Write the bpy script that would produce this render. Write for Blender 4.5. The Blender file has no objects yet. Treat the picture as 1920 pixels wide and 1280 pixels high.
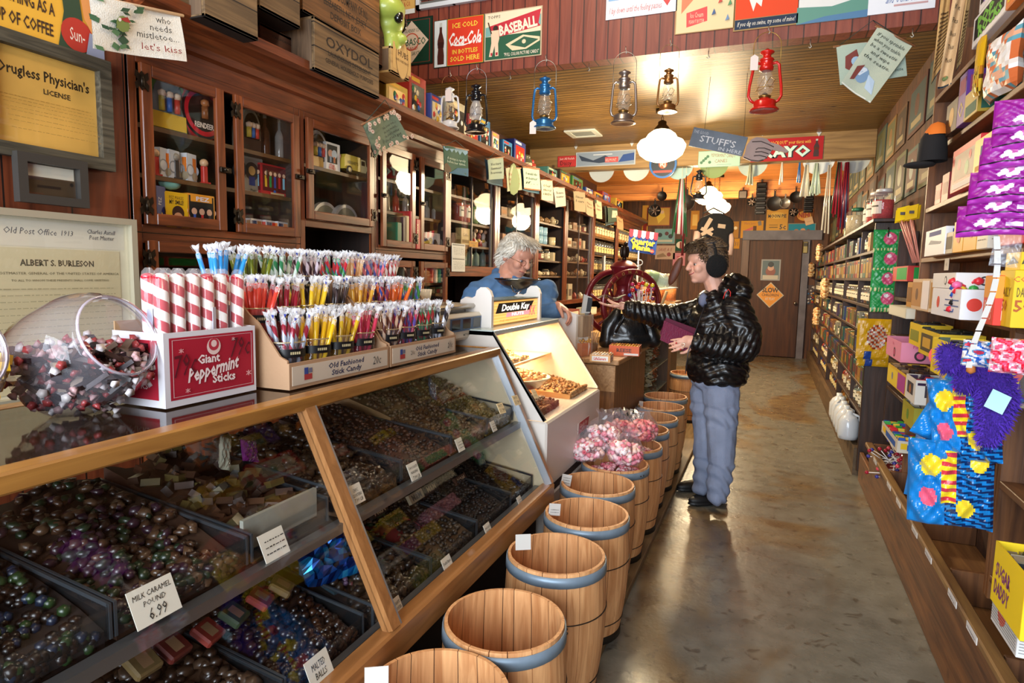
import bpy, math, random
from mathutils import Vector, Matrix
PI=math.pi
S=bpy.context.scene; COL=S.collection
# ---------------- camera ----------------
CY,SY=math.cos(.3868),math.sin(.3868); PT=.10728; RL=-.02016; FPX=1183.33; CH=1.40
fw=Vector((-SY*math.cos(PT),CY*math.cos(PT),-math.sin(PT)))
r0=Vector((CY,SY,0)); d0=fw.cross(r0)
rt=r0*math.cos(RL)+d0*math.sin(RL); dn=-r0*math.sin(RL)+d0*math.cos(RL)
CAMP=Vector((0,0,CH))
cd=bpy.data.cameras.new('camera'); cam=bpy.data.objects.new('camera',cd); COL.objects.link(cam)
cd.sensor_width=36; cd.lens=FPX/1920*36; cd.clip_start=.02
mm=Matrix((rt,-dn,-fw)).transposed().to_4x4(); mm.translation=CAMP; cam.matrix_world=mm
S.camera=cam
def at(px,py,ax,val):
    "point on the plane axis=val seen at a place of the photograph"
    v=rt*((px-960)/FPX)+dn*((py-640)/FPX)+fw
    i='xyz'.index(ax); t=(val-CAMP[i])/v[i]; return CAMP+v*t
# ---------------- light ----------------
S.view_settings.view_transform='Standard'; S.view_settings.look='None'; S.view_settings.gamma=1; S.view_settings.use_curve_mapping=False
S.view_settings.exposure=0.0
w=bpy.data.worlds.new('world'); S.world=w; w.use_nodes=True
w.node_tree.nodes['Background'].inputs[0].default_value=(.75,.87,1,1); w.node_tree.nodes['Background'].inputs[1].default_value=1.0
def area(name,loc,rot,sx,sy,power,col):
    l=bpy.data.lights.new(name,'AREA'); l.shape='RECTANGLE'; l.size=sx; l.size_y=sy; l.energy=power; l.color=col
    o=bpy.data.objects.new(name,l); COL.objects.link(o); o.location=loc; o.rotation_euler=rot; return o
def point(name,loc,power,col,r=.1):
    l=bpy.data.lights.new(name,'POINT'); l.energy=power; l.color=col; l.shadow_soft_size=r
    o=bpy.data.objects.new(name,l); COL.objects.link(o); o.location=loc; return o
# daylight through the shop window behind the camera
area('window_daylight',(-.75,-1.9,1.75),(PI/2,0,0),3.6,2.3,380,(.80,.90,1))
# ---------------- materials ----------------
MC={}
def srgb(h):
    c=[int(h[i:i+2],16)/255 for i in (0,2,4)]
    return tuple((x/12.92 if x<=.04045 else ((x+.055)/1.055)**2.4) for x in c)+(1,)
def M(col,r=.6,metal=0,spec=.5,tr=0,emit=0,bump=0,bs=60,alpha=1,var=0,coat=0,vs=12):
    k=(col,r,metal,spec,tr,emit,bump,bs,alpha,var,coat,vs)
    if k in MC: return MC[k]
    m=bpy.data.materials.new('m_'+col); m.use_nodes=True; nt=m.node_tree; b=nt.nodes['Principled BSDF']
    b.inputs['Base Color'].default_value=srgb(col); b.inputs['Roughness'].default_value=r; b.inputs['Metallic'].default_value=metal
    b.inputs['Specular IOR Level'].default_value=spec
    if tr: b.inputs['Transmission Weight'].default_value=tr
    if coat: b.inputs['Coat Weight'].default_value=coat
    if emit: b.inputs['Emission Color'].default_value=srgb(col); b.inputs['Emission Strength'].default_value=emit
    if alpha<1: b.inputs['Alpha'].default_value=alpha
    if bump or var:
        tc=nt.nodes.new('ShaderNodeTexCoord'); n=nt.nodes.new('ShaderNodeTexNoise'); n.inputs['Scale'].default_value=bs; n.inputs['Detail'].default_value=4
        nt.links.new(tc.outputs['Object'],n.inputs['Vector'])
        if bump:
            bp=nt.nodes.new('ShaderNodeBump'); bp.inputs['Strength'].default_value=bump; bp.inputs['Distance'].default_value=.01
            nt.links.new(n.outputs['Fac'],bp.inputs['Height']); nt.links.new(bp.outputs['Normal'],b.inputs['Normal'])
        if var:
            n2=nt.nodes.new('ShaderNodeTexNoise'); n2.inputs['Scale'].default_value=vs; n2.inputs['Detail'].default_value=5
            nt.links.new(tc.outputs['Object'],n2.inputs['Vector'])
            h=nt.nodes.new('ShaderNodeHueSaturation'); h.inputs['Color'].default_value=srgb(col)
            mr=nt.nodes.new('ShaderNodeMapRange'); mr.inputs['From Min'].default_value=.3; mr.inputs['From Max'].default_value=.7
            mr.inputs['To Min'].default_value=1-var; mr.inputs['To Max'].default_value=1+var
            nt.links.new(n2.outputs['Fac'],mr.inputs['Value']); nt.links.new(mr.outputs['Result'],h.inputs['Value']); nt.links.new(h.outputs['Color'],b.inputs['Base Color'])
    MC[k]=m; return m
def wood(c1,c2,ax='z',sc=6,r=.45,plank=0,pax='y',gap='1a0c06',coat=0,bump=.15,knots=False,stretch=.08,pv=.35,gapw=.006):
    "wood grain running along ax; plank = board width along pax"
    k=('wood',c1,c2,ax,sc,r,plank,pax,gap,coat,bump,knots,stretch,pv,gapw)
    if k in MC: return MC[k]
    m=bpy.data.materials.new('wood_'+c1); m.use_nodes=True; nt=m.node_tree; N=nt.nodes; L=nt.links; b=N['Principled BSDF']
    b.inputs['Roughness'].default_value=r
    if coat: b.inputs['Coat Weight'].default_value=coat; b.inputs['Coat Roughness'].default_value=.15
    tc=N.new('ShaderNodeTexCoord'); src=tc.outputs['Object']
    def math_(op,a,bv=None):
        n=N.new('ShaderNodeMath'); n.operation=op
        for i,v in enumerate((a,bv)):
            if v is None: continue
            if isinstance(v,(int,float)): n.inputs[i].default_value=v
            else: L.new(v,n.inputs[i])
        return n.outputs[0]
    if plank:
        sx=N.new('ShaderNodeSeparateXYZ'); L.new(src,sx.inputs[0]); q=math_('DIVIDE',sx.outputs['XYZ'.index(pax.upper())],plank)
        fl=math_('FLOOR',q); fr=math_('FRACT',q)
        wn=N.new('ShaderNodeTexWhiteNoise'); wn.noise_dimensions='1D'; L.new(fl,wn.inputs['W'])
        cb=N.new('ShaderNodeVectorMath'); cb.operation='SCALE'; cb.inputs['Scale'].default_value=7; L.new(wn.outputs['Color'],cb.inputs[0])
        ad=N.new('ShaderNodeVectorMath'); ad.operation='ADD'; L.new(src,ad.inputs[0]); L.new(cb.outputs[0],ad.inputs[1]); src=ad.outputs[0]
    mp=N.new('ShaderNodeMapping'); s=[sc*6]*3; s['xyz'.index(ax)]=sc*6*stretch; mp.inputs['Scale'].default_value=s; L.new(src,mp.inputs[0])
    n=N.new('ShaderNodeTexNoise'); n.inputs['Scale'].default_value=1; n.inputs['Detail'].default_value=6; n.inputs['Distortion'].default_value=1.2; L.new(mp.outputs[0],n.inputs['Vector'])
    cr=N.new('ShaderNodeValToRGB'); cr.color_ramp.elements[0].position=.32; cr.color_ramp.elements[1].position=.68
    cr.color_ramp.elements[0].color=srgb(c1); cr.color_ramp.elements[1].color=srgb(c2); L.new(n.outputs['Fac'],cr.inputs[0]); out=cr.outputs[0]
    if plank:
        h=N.new('ShaderNodeHueSaturation'); L.new(out,h.inputs['Color'])
        v=math_('ADD',math_('MULTIPLY',wn.outputs['Value'],pv),1-pv/2); L.new(v,h.inputs['Value']); out=h.outputs[0]
        g=math_('LESS_THAN',fr,min(.5,gapw/plank)); mx=N.new('ShaderNodeMix'); mx.data_type='RGBA'
        L.new(g,mx.inputs[0]); L.new(out,mx.inputs[6]); mx.inputs[7].default_value=srgb(gap); out=mx.outputs[2]
    if knots:
        vo=N.new('ShaderNodeTexVoronoi'); vo.inputs['Scale'].default_value=3.2; L.new(src,vo.inputs['Vector'])
        k1=N.new('ShaderNodeMapRange'); k1.inputs['From Min'].default_value=.03; k1.inputs['From Max'].default_value=.10; L.new(vo.outputs['Distance'],k1.inputs['Value'])
        mx=N.new('ShaderNodeMix'); mx.data_type='RGBA'; L.new(k1.outputs[0],mx.inputs[0]); mx.inputs[6].default_value=srgb('2a1206'); L.new(out,mx.inputs[7]); out=mx.outputs[2]
    L.new(out,b.inputs['Base Color'])
    bp=N.new('ShaderNodeBump'); bp.inputs['Strength'].default_value=bump; bp.inputs['Distance'].default_value=.01; L.new(n.outputs['Fac'],bp.inputs['Height']); L.new(bp.outputs[0],b.inputs['Normal'])
    MC[k]=m; return m
def glassm(col='ffffff',op=.12,r=.03,refl=1):
    "thin clear pane: a transparent surface with fresnel gloss"
    k=('glass',col,op,r,refl)
    if k in MC: return MC[k]
    m=bpy.data.materials.new('glass_'+col); m.use_nodes=True; nt=m.node_tree; N=nt.nodes; L=nt.links; N.clear()
    o=N.new('ShaderNodeOutputMaterial'); t=N.new('ShaderNodeBsdfTransparent'); t.inputs[0].default_value=tuple(1-(1-c)*op*1.0 for c in srgb(col)[:3])+(1,)
    g=N.new('ShaderNodeBsdfPrincipled'); g.inputs['Base Color'].default_value=srgb(col); g.inputs['Roughness'].default_value=r
    f=N.new('ShaderNodeLayerWeight'); f.inputs[0].default_value=.5
    p=N.new('ShaderNodeMath'); p.operation='POWER'; L.new(f.outputs['Facing'],p.inputs[0]); p.inputs[1].default_value=3.2
    a=N.new('ShaderNodeMath'); a.operation='MULTIPLY_ADD'; L.new(p.outputs[0],a.inputs[0]); a.inputs[1].default_value=.45*refl; a.inputs[2].default_value=op
    gl=N.new('ShaderNodeBsdfGlossy'); gl.inputs['Roughness'].default_value=r; gl.inputs[0].default_value=(1,1,1,1)
    y=N.new('ShaderNodeMixShader'); y.inputs[0].default_value=max(0,op-.03); L.new(t.outputs[0],y.inputs[1]); L.new(g.outputs[0],y.inputs[2])
    x=N.new('ShaderNodeMixShader'); a.inputs[2].default_value=.02; L.new(a.outputs[0],x.inputs[0]); L.new(y.outputs[0],x.inputs[1]); L.new(gl.outputs[0],x.inputs[2]); L.new(x.outputs[0],o.inputs[0])
    MC[k]=m; return m
def stripe(c1,c2,ang=35,freq=60,r=.3,c3=None):
    "spiral stripes round a stick along its local z"
    k=('stripe',c1,c2,ang,freq,c3)
    if k in MC: return MC[k]
    m=bpy.data.materials.new('stripe_'+c1); m.use_nodes=True; nt=m.node_tree; N=nt.nodes; L=nt.links; b=N['Principled BSDF']; b.inputs['Roughness'].default_value=r
    b.inputs['Coat Weight'].default_value=.6
    tc=N.new('ShaderNodeTexCoord'); sx=N.new('ShaderNodeSeparateXYZ'); L.new(tc.outputs['Object'],sx.inputs[0])
    a=N.new('ShaderNodeMath'); a.operation='ARCTAN2'; L.new(sx.outputs[1],a.inputs[0]); L.new(sx.outputs[0],a.inputs[1])
    z=N.new('ShaderNodeMath'); z.operation='MULTIPLY_ADD'; L.new(sx.outputs[2],z.inputs[0]); z.inputs[1].default_value=freq; L.new(a.outputs[0],z.inputs[2])
    s=N.new('ShaderNodeMath'); s.operation='SINE'; L.new(z.outputs[0],s.inputs[0])
    cr=N.new('ShaderNodeValToRGB'); cr.color_ramp.interpolation='CONSTANT'; mp=N.new('ShaderNodeMapRange'); mp.inputs['From Min'].default_value=-1
    L.new(s.outputs[0],mp.inputs[0]); L.new(mp.outputs[0],cr.inputs[0])
    e=cr.color_ramp.elements; e[0].color=srgb(c1); e[1].position=.5; e[1].color=srgb(c2)
    if c3: q=e.new(.8); q.color=srgb(c3)
    L.new(cr.outputs[0],b.inputs['Base Color']); MC[k]=m; return m
# ---------------- mesh builder ----------------
TXT={}
def text_geo(s,bold=0,shear=0,res=2):
    k=(s,bold,shear,res)
    if k in TXT: return TXT[k]
    c=bpy.data.curves.new('t','FONT'); c.body=s; c.size=1; c.resolution_u=res; c.offset=bold; c.shear=shear; c.fill_mode='FRONT'
    o=bpy.data.objects.new('t',c); me=o.to_mesh()
    vs=[(v.co.x,v.co.y) for v in me.vertices]; fs=[tuple(p.vertices) for p in me.polygons]
    o.to_mesh_clear(); bpy.data.objects.remove(o); bpy.data.curves.remove(c)
    if vs:
        x0=min(v[0] for v in vs); x1=max(v[0] for v in vs); y0=min(v[1] for v in vs); y1=max(v[1] for v in vs)
    else: x0=y0=0; x1=y1=1
    TXT[k]=(vs,fs,x0,x1,y0,y1); return TXT[k]
_ico={}
def ico(n):
    if n not in _ico:
        import bmesh
        bm=bmesh.new(); bmesh.ops.create_icosphere(bm,subdivisions=n,radius=1); bm.verts.ensure_lookup_table()
        _ico[n]=([v.co.copy() for v in bm.verts],[tuple(x.index for x in f.verts) for f in bm.faces]); bm.free()
    return _ico[n]
class B:
    def __init__(s): s.v=[]; s.f=[]; s.m=[]; s.sm=[]; s.ms=[]
    def mi(s,m):
        if m not in s.ms: s.ms.append(m)
        return s.ms.index(m)
    def add(s,vs,fs,m,smooth=False):
        b=len(s.v); s.v+= [tuple(x) for x in vs]; i=s.mi(m)
        for f in fs: s.f.append(tuple(b+j for j in f)); s.m.append(i); s.sm.append(smooth)
        return s
    def box(s,x0,x1,y0,y1,z0,z1,m,bev=0):
        if x0>x1:x0,x1=x1,x0
        if y0>y1:y0,y1=y1,y0
        if z0>z1:z0,z1=z1,z0
        if bev:
            b=min(bev,(x1-x0)*.45,(y1-y0)*.45,(z1-z0)*.45)
            vs=[];idx={}
            for i,x in enumerate((x0,x1)):
                for j,y in enumerate((y0,y1)):
                    for k,z in enumerate((z0,z1)):
                        sx=b if i==0 else -b; sy=b if j==0 else -b; sz=b if k==0 else -b
                        idx[i,j,k,0]=len(vs); vs.append((x,y+sy,z+sz))
                        idx[i,j,k,1]=len(vs); vs.append((x+sx,y,z+sz))
                        idx[i,j,k,2]=len(vs); vs.append((x+sx,y+sy,z))
            g=idx; fs=[]
            for i in (0,1): fs.append((g[i,0,0,0],g[i,1,0,0],g[i,1,1,0],g[i,0,1,0]))
            for j in (0,1): fs.append((g[0,j,0,1],g[1,j,0,1],g[1,j,1,1],g[0,j,1,1]))
            for k in (0,1): fs.append((g[0,0,k,2],g[1,0,k,2],g[1,1,k,2],g[0,1,k,2]))
            for j in (0,1):
                for k in (0,1): fs.append((g[0,j,k,1],g[1,j,k,1],g[1,j,k,2],g[0,j,k,2]))
            for i in (0,1):
                for k in (0,1): fs.append((g[i,0,k,0],g[i,1,k,0],g[i,1,k,2],g[i,0,k,2]))
            for i in (0,1):
                for j in (0,1): fs.append((g[i,j,0,0],g[i,j,1,0],g[i,j,1,1],g[i,j,0,1]))
            for i in (0,1):
                for j in (0,1):
                    for k in (0,1): fs.append((g[i,j,k,0],g[i,j,k,1],g[i,j,k,2]))
            return s.add(vs,fs,m)
        vs=[(x,y,z) for x in (x0,x1) for y in (y0,y1) for z in (z0,z1)]
        return s.add(vs,[(0,1,3,2),(4,6,7,5),(0,4,5,1),(2,3,7,6),(0,2,6,4),(1,5,7,3)],m)
    def quad(s,a,b,c,d,m): return s.add([a,b,c,d],[(0,1,2,3)],m)
    def obox(s,c,sz,mat,m):
        "box of size sz centred at c turned by 3x3 mat"
        vs=[Vector(c)+mat@Vector((sx*sz[0]/2,sy*sz[1]/2,sz_*sz[2]/2)) for sx in(-1,1) for sy in(-1,1) for sz_ in(-1,1)]
        return s.add(vs,[(0,1,3,2),(4,6,7,5),(0,4,5,1),(2,3,7,6),(0,2,6,4),(1,5,7,3)],m)
    def rings(s,rs,m,cap=True,smooth=True,closed=True):
        n=len(rs[0]); vs=[p for r in rs for p in r]; fs=[]
        for i in range(len(rs)-1):
            for j in range(n if closed else n-1):
                a=i*n+j; b=i*n+(j+1)%n; fs.append((a,b,b+n,a+n))
        if cap and closed: fs.append(tuple(range(n-1,-1,-1))); fs.append(tuple(range((len(rs)-1)*n,len(rs)*n)))
        return s.add(vs,fs,m,smooth)
    def lathe(s,prof,m,c=(0,0,0),n=20,axis=(0,0,1),smooth=True,cap=False,a0=0,a1=2*PI):
        ax=Vector(axis).normalized(); u=ax.orthogonal().normalized(); v=ax.cross(u); c=Vector(c)
        if a1-a0>6.28: return s.rings([[c+ax*z+(u*math.cos(2*PI*j/n)+v*math.sin(2*PI*j/n))*r for j in range(n)] for r,z in prof],m,cap,smooth)
        return s.rings([[c+ax*z+(u*math.cos(a0+(a1-a0)*j/n)+v*math.sin(a0+(a1-a0)*j/n))*r for j in range(n+1)] for r,z in prof],m,False,smooth,False)
    def cyl(s,p0,p1,r,m,r1=None,n=10,smooth=True,cap=True):
        p0=Vector(p0);p1=Vector(p1); d=p1-p0; L=d.length
        if L<1e-6: return s
        return s.lathe([(r,0),(r if r1 is None else r1,L)],m,p0,n,d,smooth,cap)
    def tube(s,pts,r,m,n=6,closed=False,cap=True):
        pts=[Vector(p) for p in pts]; N=len(pts); rr=[]
        up=None
        for i,p in enumerate(pts):
            if closed: d=pts[(i+1)%N]-pts[i-1]
            else: d=pts[min(i+1,N-1)]-pts[max(i-1,0)]
            d.normalize()
            if up is None: up=d.orthogonal().normalized()
            else: up=(up-d*up.dot(d)).normalized()
            v=d.cross(up); q=r[i] if isinstance(r,(list,tuple)) else r
            rr.append([p+(up*math.cos(2*PI*j/n)+v*math.sin(2*PI*j/n))*q for j in range(n)])
        if closed: rr.append(rr[0])
        return s.rings(rr,m,cap and not closed,True)
    def ball(s,c,r,m,sc=(1,1,1),n=1,rot=None,jit=0,rnd=random):
        V,F=ico(n); c=Vector(c); out=[]
        for v in V:
            k=1+(rnd.uniform(-jit,jit) if jit else 0)
            q=Vector((v.x*sc[0],v.y*sc[1],v.z*sc[2]))*r*k
            if rot: q=rot@q
            out.append(c+q)
        return s.add(out,F,m,True)
    def prism(s,poly,O,U,V,d,m,smooth=False):
        "2-D outline on the plane O+x*U+y*V, thickened by the vector d"
        O=Vector(O);U=Vector(U);V=Vector(V);d=Vector(d); n=len(poly)
        a=[O+U*p[0]+V*p[1] for p in poly]; b=[p+d for p in a]
        return s.add(a+b,[tuple(range(n-1,-1,-1)),tuple(range(n,2*n))]+[(j,(j+1)%n,n+(j+1)%n,n+j) for j in range(n)],m,smooth)
    def text(s,t,O,U,V,h,m,bold=0,shear=0,w=None,align='c',lift=None,res=2):
        "letters of height h (width w) on a plane; O is centre / left of the baseline"
        vs,fs,x0,x1,y0,y1=text_geo(t,bold,shear,res)
        if not vs: return s
        O=Vector(O);U=Vector(U);V=Vector(V); ky=h/.70; kx=ky if w is None else w/(x1-x0)
        off={'c':-(x0+x1)/2,'l':-x0,'r':-x1}[align]
        if lift is not None: O=O+Vector(lift)
        return s.add([O+U*((x+off)*kx)+V*(y*ky) for x,y in vs],fs,m)
    def mesh(s,name):
        me=bpy.data.meshes.new(name); me.from_pydata(s.v,[],s.f)
        for m in s.ms: me.materials.append(m)
        me.polygons.foreach_set('material_index',s.m); me.polygons.foreach_set('use_smooth',s.sm); me.update(); return me
    def build(s,name,parent=None,label=None,cat=None,group=None,kind=None,loc=None,rz=0,fix=False):
        me=s.mesh(name)
        if fix:
            import bmesh
            bm=bmesh.new(); bm.from_mesh(me); bmesh.ops.recalc_face_normals(bm,faces=bm.faces); bm.to_mesh(me); bm.free()
        o=bpy.data.objects.new(name,me); COL.objects.link(o)
        if parent: o.parent=parent
        if loc is not None: o.location=loc
        if rz: o.rotation_euler.z=rz
        return tag(o,label,cat,group,kind)
def tag(o,label=None,cat=None,group=None,kind=None):
    if label: o['label']=' '.join(label.split()[:16]).rstrip(',')
    if cat: o['category']=cat
    if group: o['group']=group
    if kind: o['kind']=kind
    return o
def root(name,label,cat,loc=(0,0,0),rz=0,group=None):
    o=bpy.data.objects.new(name,None); COL.objects.link(o); o.empty_display_size=.05; o.location=loc; o.rotation_euler.z=rz
    return tag(o,label,cat,group)
def dup(src,loc=None,rz=None,label=None,group=None):
    kids=[(c,[g for g in c.children]) for c in src.children]
    r=src.copy(); COL.objects.link(r)
    if loc is not None: r.location=loc
    if rz is not None: r.rotation_euler.z=rz
    if label: r['label']=label
    if group: r['group']=group
    for c,gs in kids:
        k=c.copy(); COL.objects.link(k); k.parent=r
        for g in gs: q=g.copy(); COL.objects.link(q); q.parent=k
    return r
X,Y,Z=Vector((1,0,0)),Vector((0,1,0)),Vector((0,0,1))
def circ(cx,cy,r,n=24,ry=None,a0=0,a1=2*PI):
    ry=r if ry is None else ry
    return [(cx+r*math.cos(a0+(a1-a0)*i/n),cy+ry*math.sin(a0+(a1-a0)*i/n)) for i in range(n if a1-a0>6.28 else n+1)]
def plate(b,w,h,els,O,U,V,base,t=.004,edge=None):
    """flat printed board: w x h, corner O (lower left), right U, up V; els in units of w,h.
    ('r',x0,y0,x1,y1,col) ('t',text,cx,cy,h,col,{opts}) ('c',cx,cy,r,col) ('p',pts,col)"""
    O=Vector(O);U=Vector(U).normalized();V=Vector(V).normalized(); N=U.cross(V)
    b.prism([(0,0),(w,0),(w,h),(0,h)],O-N*t,U,V,N*t,M(base,.7,spec=.3) if isinstance(base,str) else base)
    l=.0006
    for e in els:
        k=e[0]; o=O+N*l; l+=.00035
        if k=='r': 
            _,x0,y0,x1,y1,c=e; b.quad(o+U*x0*w+V*y0*h,o+U*x1*w+V*y0*h,o+U*x1*w+V*y1*h,o+U*x0*w+V*y1*h,M(c,.65,spec=.3))
        elif k=='c':
            _,cx,cy,r,c=e[:5]; ry=e[5] if len(e)>5 else r
            b.add([o+U*x+V*y for x,y in circ(cx*w,cy*h,r*h,22,ry*h)],[tuple(range(22))],M(c,.5))
        elif k=='p':
            b.add([o+U*x*w+V*y*h for x,y in e[1]],[tuple(range(len(e[1])))],M(e[2],.5))
        elif k=='t':
            op=e[6] if len(e)>6 else {}
            al=op.get('al','c'); ww=op.get('w'); a=op.get('rot',0)
            U2=U*math.cos(a)+V*math.sin(a); V2=V*math.cos(a)-U*math.sin(a)
            b.text(e[1],o+U*e[2]*w+V*(e[3]*h-e[4]*h/2),U2,V2,e[4]*h,M(e[5],.5),op.get('b',0),op.get('s',0),ww*w if ww else None,al,res=op.get('res',1))
    return N
def scribble(els,x0,x1,ys,col,h=.02,seed=1,dash=.06):
    "rows of small pen strokes, like handwriting too small to read"
    R=random.Random(seed)
    for y in ys:
        x=x0
        while x<x1:
            d=R.uniform(.4,1.3)*dash; els.append(('r',x,y,min(x+d,x1),y+h*R.uniform(.6,1),col)); x+=d+dash*.25
    return els
# ================= the setting =================
def floor_mat():
    m=bpy.data.materials.new('stained_concrete'); m.use_nodes=True; nt=m.node_tree; N=nt.nodes; L=nt.links; b=N['Principled BSDF']
    tc=N.new('ShaderNodeTexCoord')
    def noise(sc,det,dis=0,mp=None):
        n=N.new('ShaderNodeTexNoise'); n.inputs['Scale'].default_value=sc; n.inputs['Detail'].default_value=det; n.inputs['Distortion'].default_value=dis
        if mp:
            q=N.new('ShaderNodeMapping'); q.inputs['Scale'].default_value=mp; L.new(tc.outputs['Object'],q.inputs[0]); L.new(q.outputs[0],n.inputs['Vector'])
        else: L.new(tc.outputs['Object'],n.inputs['Vector'])
        return n
    def ramp(n,p0,p1,c0,c1):
        r=N.new('ShaderNodeValToRGB'); r.color_ramp.elements[0].position=p0; r.color_ramp.elements[1].position=p1
        r.color_ramp.elements[0].color=srgb(c0); r.color_ramp.elements[1].color=srgb(c1); L.new(n.outputs['Fac'],r.inputs[0]); return r
    def mix(f,a,c):
        x=N.new('ShaderNodeMix'); x.data_type='RGBA'; L.new(f,x.inputs[0]); L.new(a,x.inputs[6]); L.new(c,x.inputs[7]); return x.outputs[2]
    brown=ramp(noise(5,8,.6),.3,.72,'594430','86704c'); grey=ramp(noise(9,6),.3,.7,'686459','807c70')
    big=ramp(noise(1.1,10,1.0,(1,.55,1)),.50,.56,'000000','ffffff')
    c=mix(big.outputs[0],grey.outputs[0],brown.outputs[0])
    sp=ramp(noise(16,12,.5),.60,.66,'000000','ffffff'); dk=ramp(noise(30,4),.4,.6,'2c2016','4a3622')
    m2=N.new('ShaderNodeMath'); m2.operation='MULTIPLY'; L.new(sp.outputs[0],m2.inputs[0]); m2.inputs[1].default_value=.55
    c=mix(m2.outputs[0],c,dk.outputs[0]); L.new(c,b.inputs['Base Color'])
    rr=N.new('ShaderNodeMapRange'); rr.inputs['To Min'].default_value=.16; rr.inputs['To Max'].default_value=.42; L.new(noise(7,6).outputs['Fac'],rr.inputs[0]); L.new(rr.outputs[0],b.inputs['Roughness'])
    bp=N.new('ShaderNodeBump'); bp.inputs['Strength'].default_value=.12; bp.inputs['Distance'].default_value=.01; L.new(noise(40,5).outputs['Fac'],bp.inputs['Height']); L.new(bp.outputs[0],b.inputs['Normal'])
    return m
HDR=4.28; CZ=2.85; XW=.86; XL=-2.72; YB=12.3; FR=-2.25
def struct(b,name,kind='structure'): return b.build(name,kind=kind)
b=B(); b.box(-3.2,1.3,-2.2,YB+.2,-.1,0,floor_mat()); struct(b,'floor')
rust=wood('38200f','5e381c','z',3,.85,.14,'y',pv=.5)
b=B(); b.box(XW,XW+.12,-2.2,YB,0,4.2,rust); struct(b,'wall_right')
b=B(); b.box(XL-.12,XL,-2.2,YB,0,4.2,wood('2c150b','4a2412','z',3,.6,.16,'y')); struct(b,'wall_left')
backw=wood('3a1f10','6b3f20','z',3,.6,.18,'x',pv=.5)
b=B(); b.box(XL-.12,XW+.12,YB,YB+.12,0,4.2,backw); struct(b,'wall_back')
# shop front behind the camera: a wide window lets the daylight in
b=B(); fm=wood('4a2614','7d4a28','z',3,.6)
b.box(XL-.12,-2.6,-2.3,-2.2,0,4.2,fm); b.box(1.1,XW+.2,-2.3,-2.2,0,4.2,fm); b.box(-2.6,1.1,-2.3,-2.2,0,.55,fm); b.box(-2.6,1.1,-2.3,-2.2,2.95,4.2,fm); struct(b,'wall_front')
bead=wood('60441e','8d6a34','x',4,.42,.062,'y',gap='1a1006',pv=.22,knots=True,gapw=.011)
b=B(); b.box(XL-.12,XW+.12,HDR+.12,7.12,CZ,CZ+.1,bead); b.box(XL-.12,XW+.12,7.24,YB+.12,CZ,CZ+.1,wood('a05c26','c47c38','x',4,.45,.09,'y',gap='4a2410',pv=.2)); 
b.box(XL-.12,XW+.12,-2.3,HDR,4.1,4.2,bead); struct(b,'ceiling')
hdrm=wood('6e2e20','8e4632','z',4,.5,.085,'x',gap='36140c',pv=.12,gapw=.008)
b=B(); b.box(XL,XW,HDR,HDR+.12,CZ-.02,4.12,hdrm); struct(b,'wall_header')
b=B(); b.box(XL,XW,7.1,7.25,2.585,CZ+.02,wood('7a5c34','a58452','x',3,.55,knots=True),.006); struct(b,'trim_1')
b=B(); b.box(XL,XW,10.2,10.35,2.60,CZ+.02,wood('a8642a','c98440','x',3,.5,.135,'z',pv=.2)); struct(b,'trim_5')
# white louvred vent high on the header
b=B(); p=at(782,20,'y',HDR-.01); q=at(870,0,'y',HDR-.01)
b.box(p.x,p.x+.62,HDR-.03,HDR,p.z,p.z+.03,M('d8dce0',.5)); b.box(p.x,p.x+.03,HDR-.03,HDR,p.z,p.z+.5,M('d8dce0',.5)); b.box(p.x+.59,p.x+.62,HDR-.03,HDR,p.z,p.z+.5,M('d8dce0',.5)); b.box(p.x+.3,p.x+.32,HDR-.028,HDR,p.z,p.z+.5,M('d8dce0',.5))
b.box(p.x,p.x+.62,HDR-.03,HDR,p.z+.47,p.z+.5,M('d8dce0',.5))
for i in range(14): b.box(p.x+.03,p.x+.59,HDR-.015,HDR-.004,p.z+.035+i*.031,p.z+.052+i*.031,M('6a6a66',.5))
b.build('wall_vent',label='white framed louvred vent high on the red plank header',cat='vent')
# raised kerb under the barrels and the counter
kerb=wood('6b5436','8d7350','y',4,.6)
b=B(); b.box(-2.2,-.5,-1.5,6.9,0,.035,kerb,.004); struct(b,'trim_2')
# back door
DX0,DX1=-.40,.46
b=B(); b.box(DX0,DX1,YB-.05,YB-.005,.01,2.07,wood('3c1e0e','5a3216','z',2,.6,bump=.05),.004)
dr=b.build('door_1',kind='structure')
b=B(); b.cyl((DX1-.06,YB-.05,.98),(DX1-.06,YB-.10,.98),.012,M('b8b0a0',.3,1)); b.ball((DX1-.06,YB-.115,.98),.03,M('c8c0b0',.25,1),n=2); b.build('door_knob',dr)
b=B(); gm=M('6f6a72',.6,var=.25,vs=5)
b.box(DX0-.13,DX0-.01,YB-.07,YB-.001,0,2.08,wood('4a2c1c','6b4428','z',3,.5)); b.box(DX1+.01,DX1+.12,YB-.07,YB-.001,0,2.08,gm); b.box(DX0-.13,DX1+.3,YB-.08,YB-.001,2.085,2.25,gm); struct(b,'trim_3')
# air vent in the lower ceiling
p=at(1068,240,'z',CZ-.01); b=B()
x0,y0=-2.25,6.55; x0=at(1094,249,'z',CZ).x-.16; y0=at(1094,249,'z',CZ).y-.16
wm=M('cfd2c8',.5)
for a in ((x0,x0+.32,y0,y0+.05),(x0,x0+.32,y0+.27,y0+.32),(x0,x0+.05,y0+.05,y0+.27),(x0+.27,x0+.32,y0+.05,y0+.27)): b.box(a[0],a[1],a[2],a[3],CZ-.015,CZ-.001,wm)
for i in range(7): b.box(x0+.05,x0+.27,y0+.06+i*.03,y0+.075+i*.03,CZ-.01,CZ-.001,M('8c8f88',.5))
b.build('ceiling_vent',label='small square white metal vent in the beadboard ceiling',cat='vent')
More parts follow.
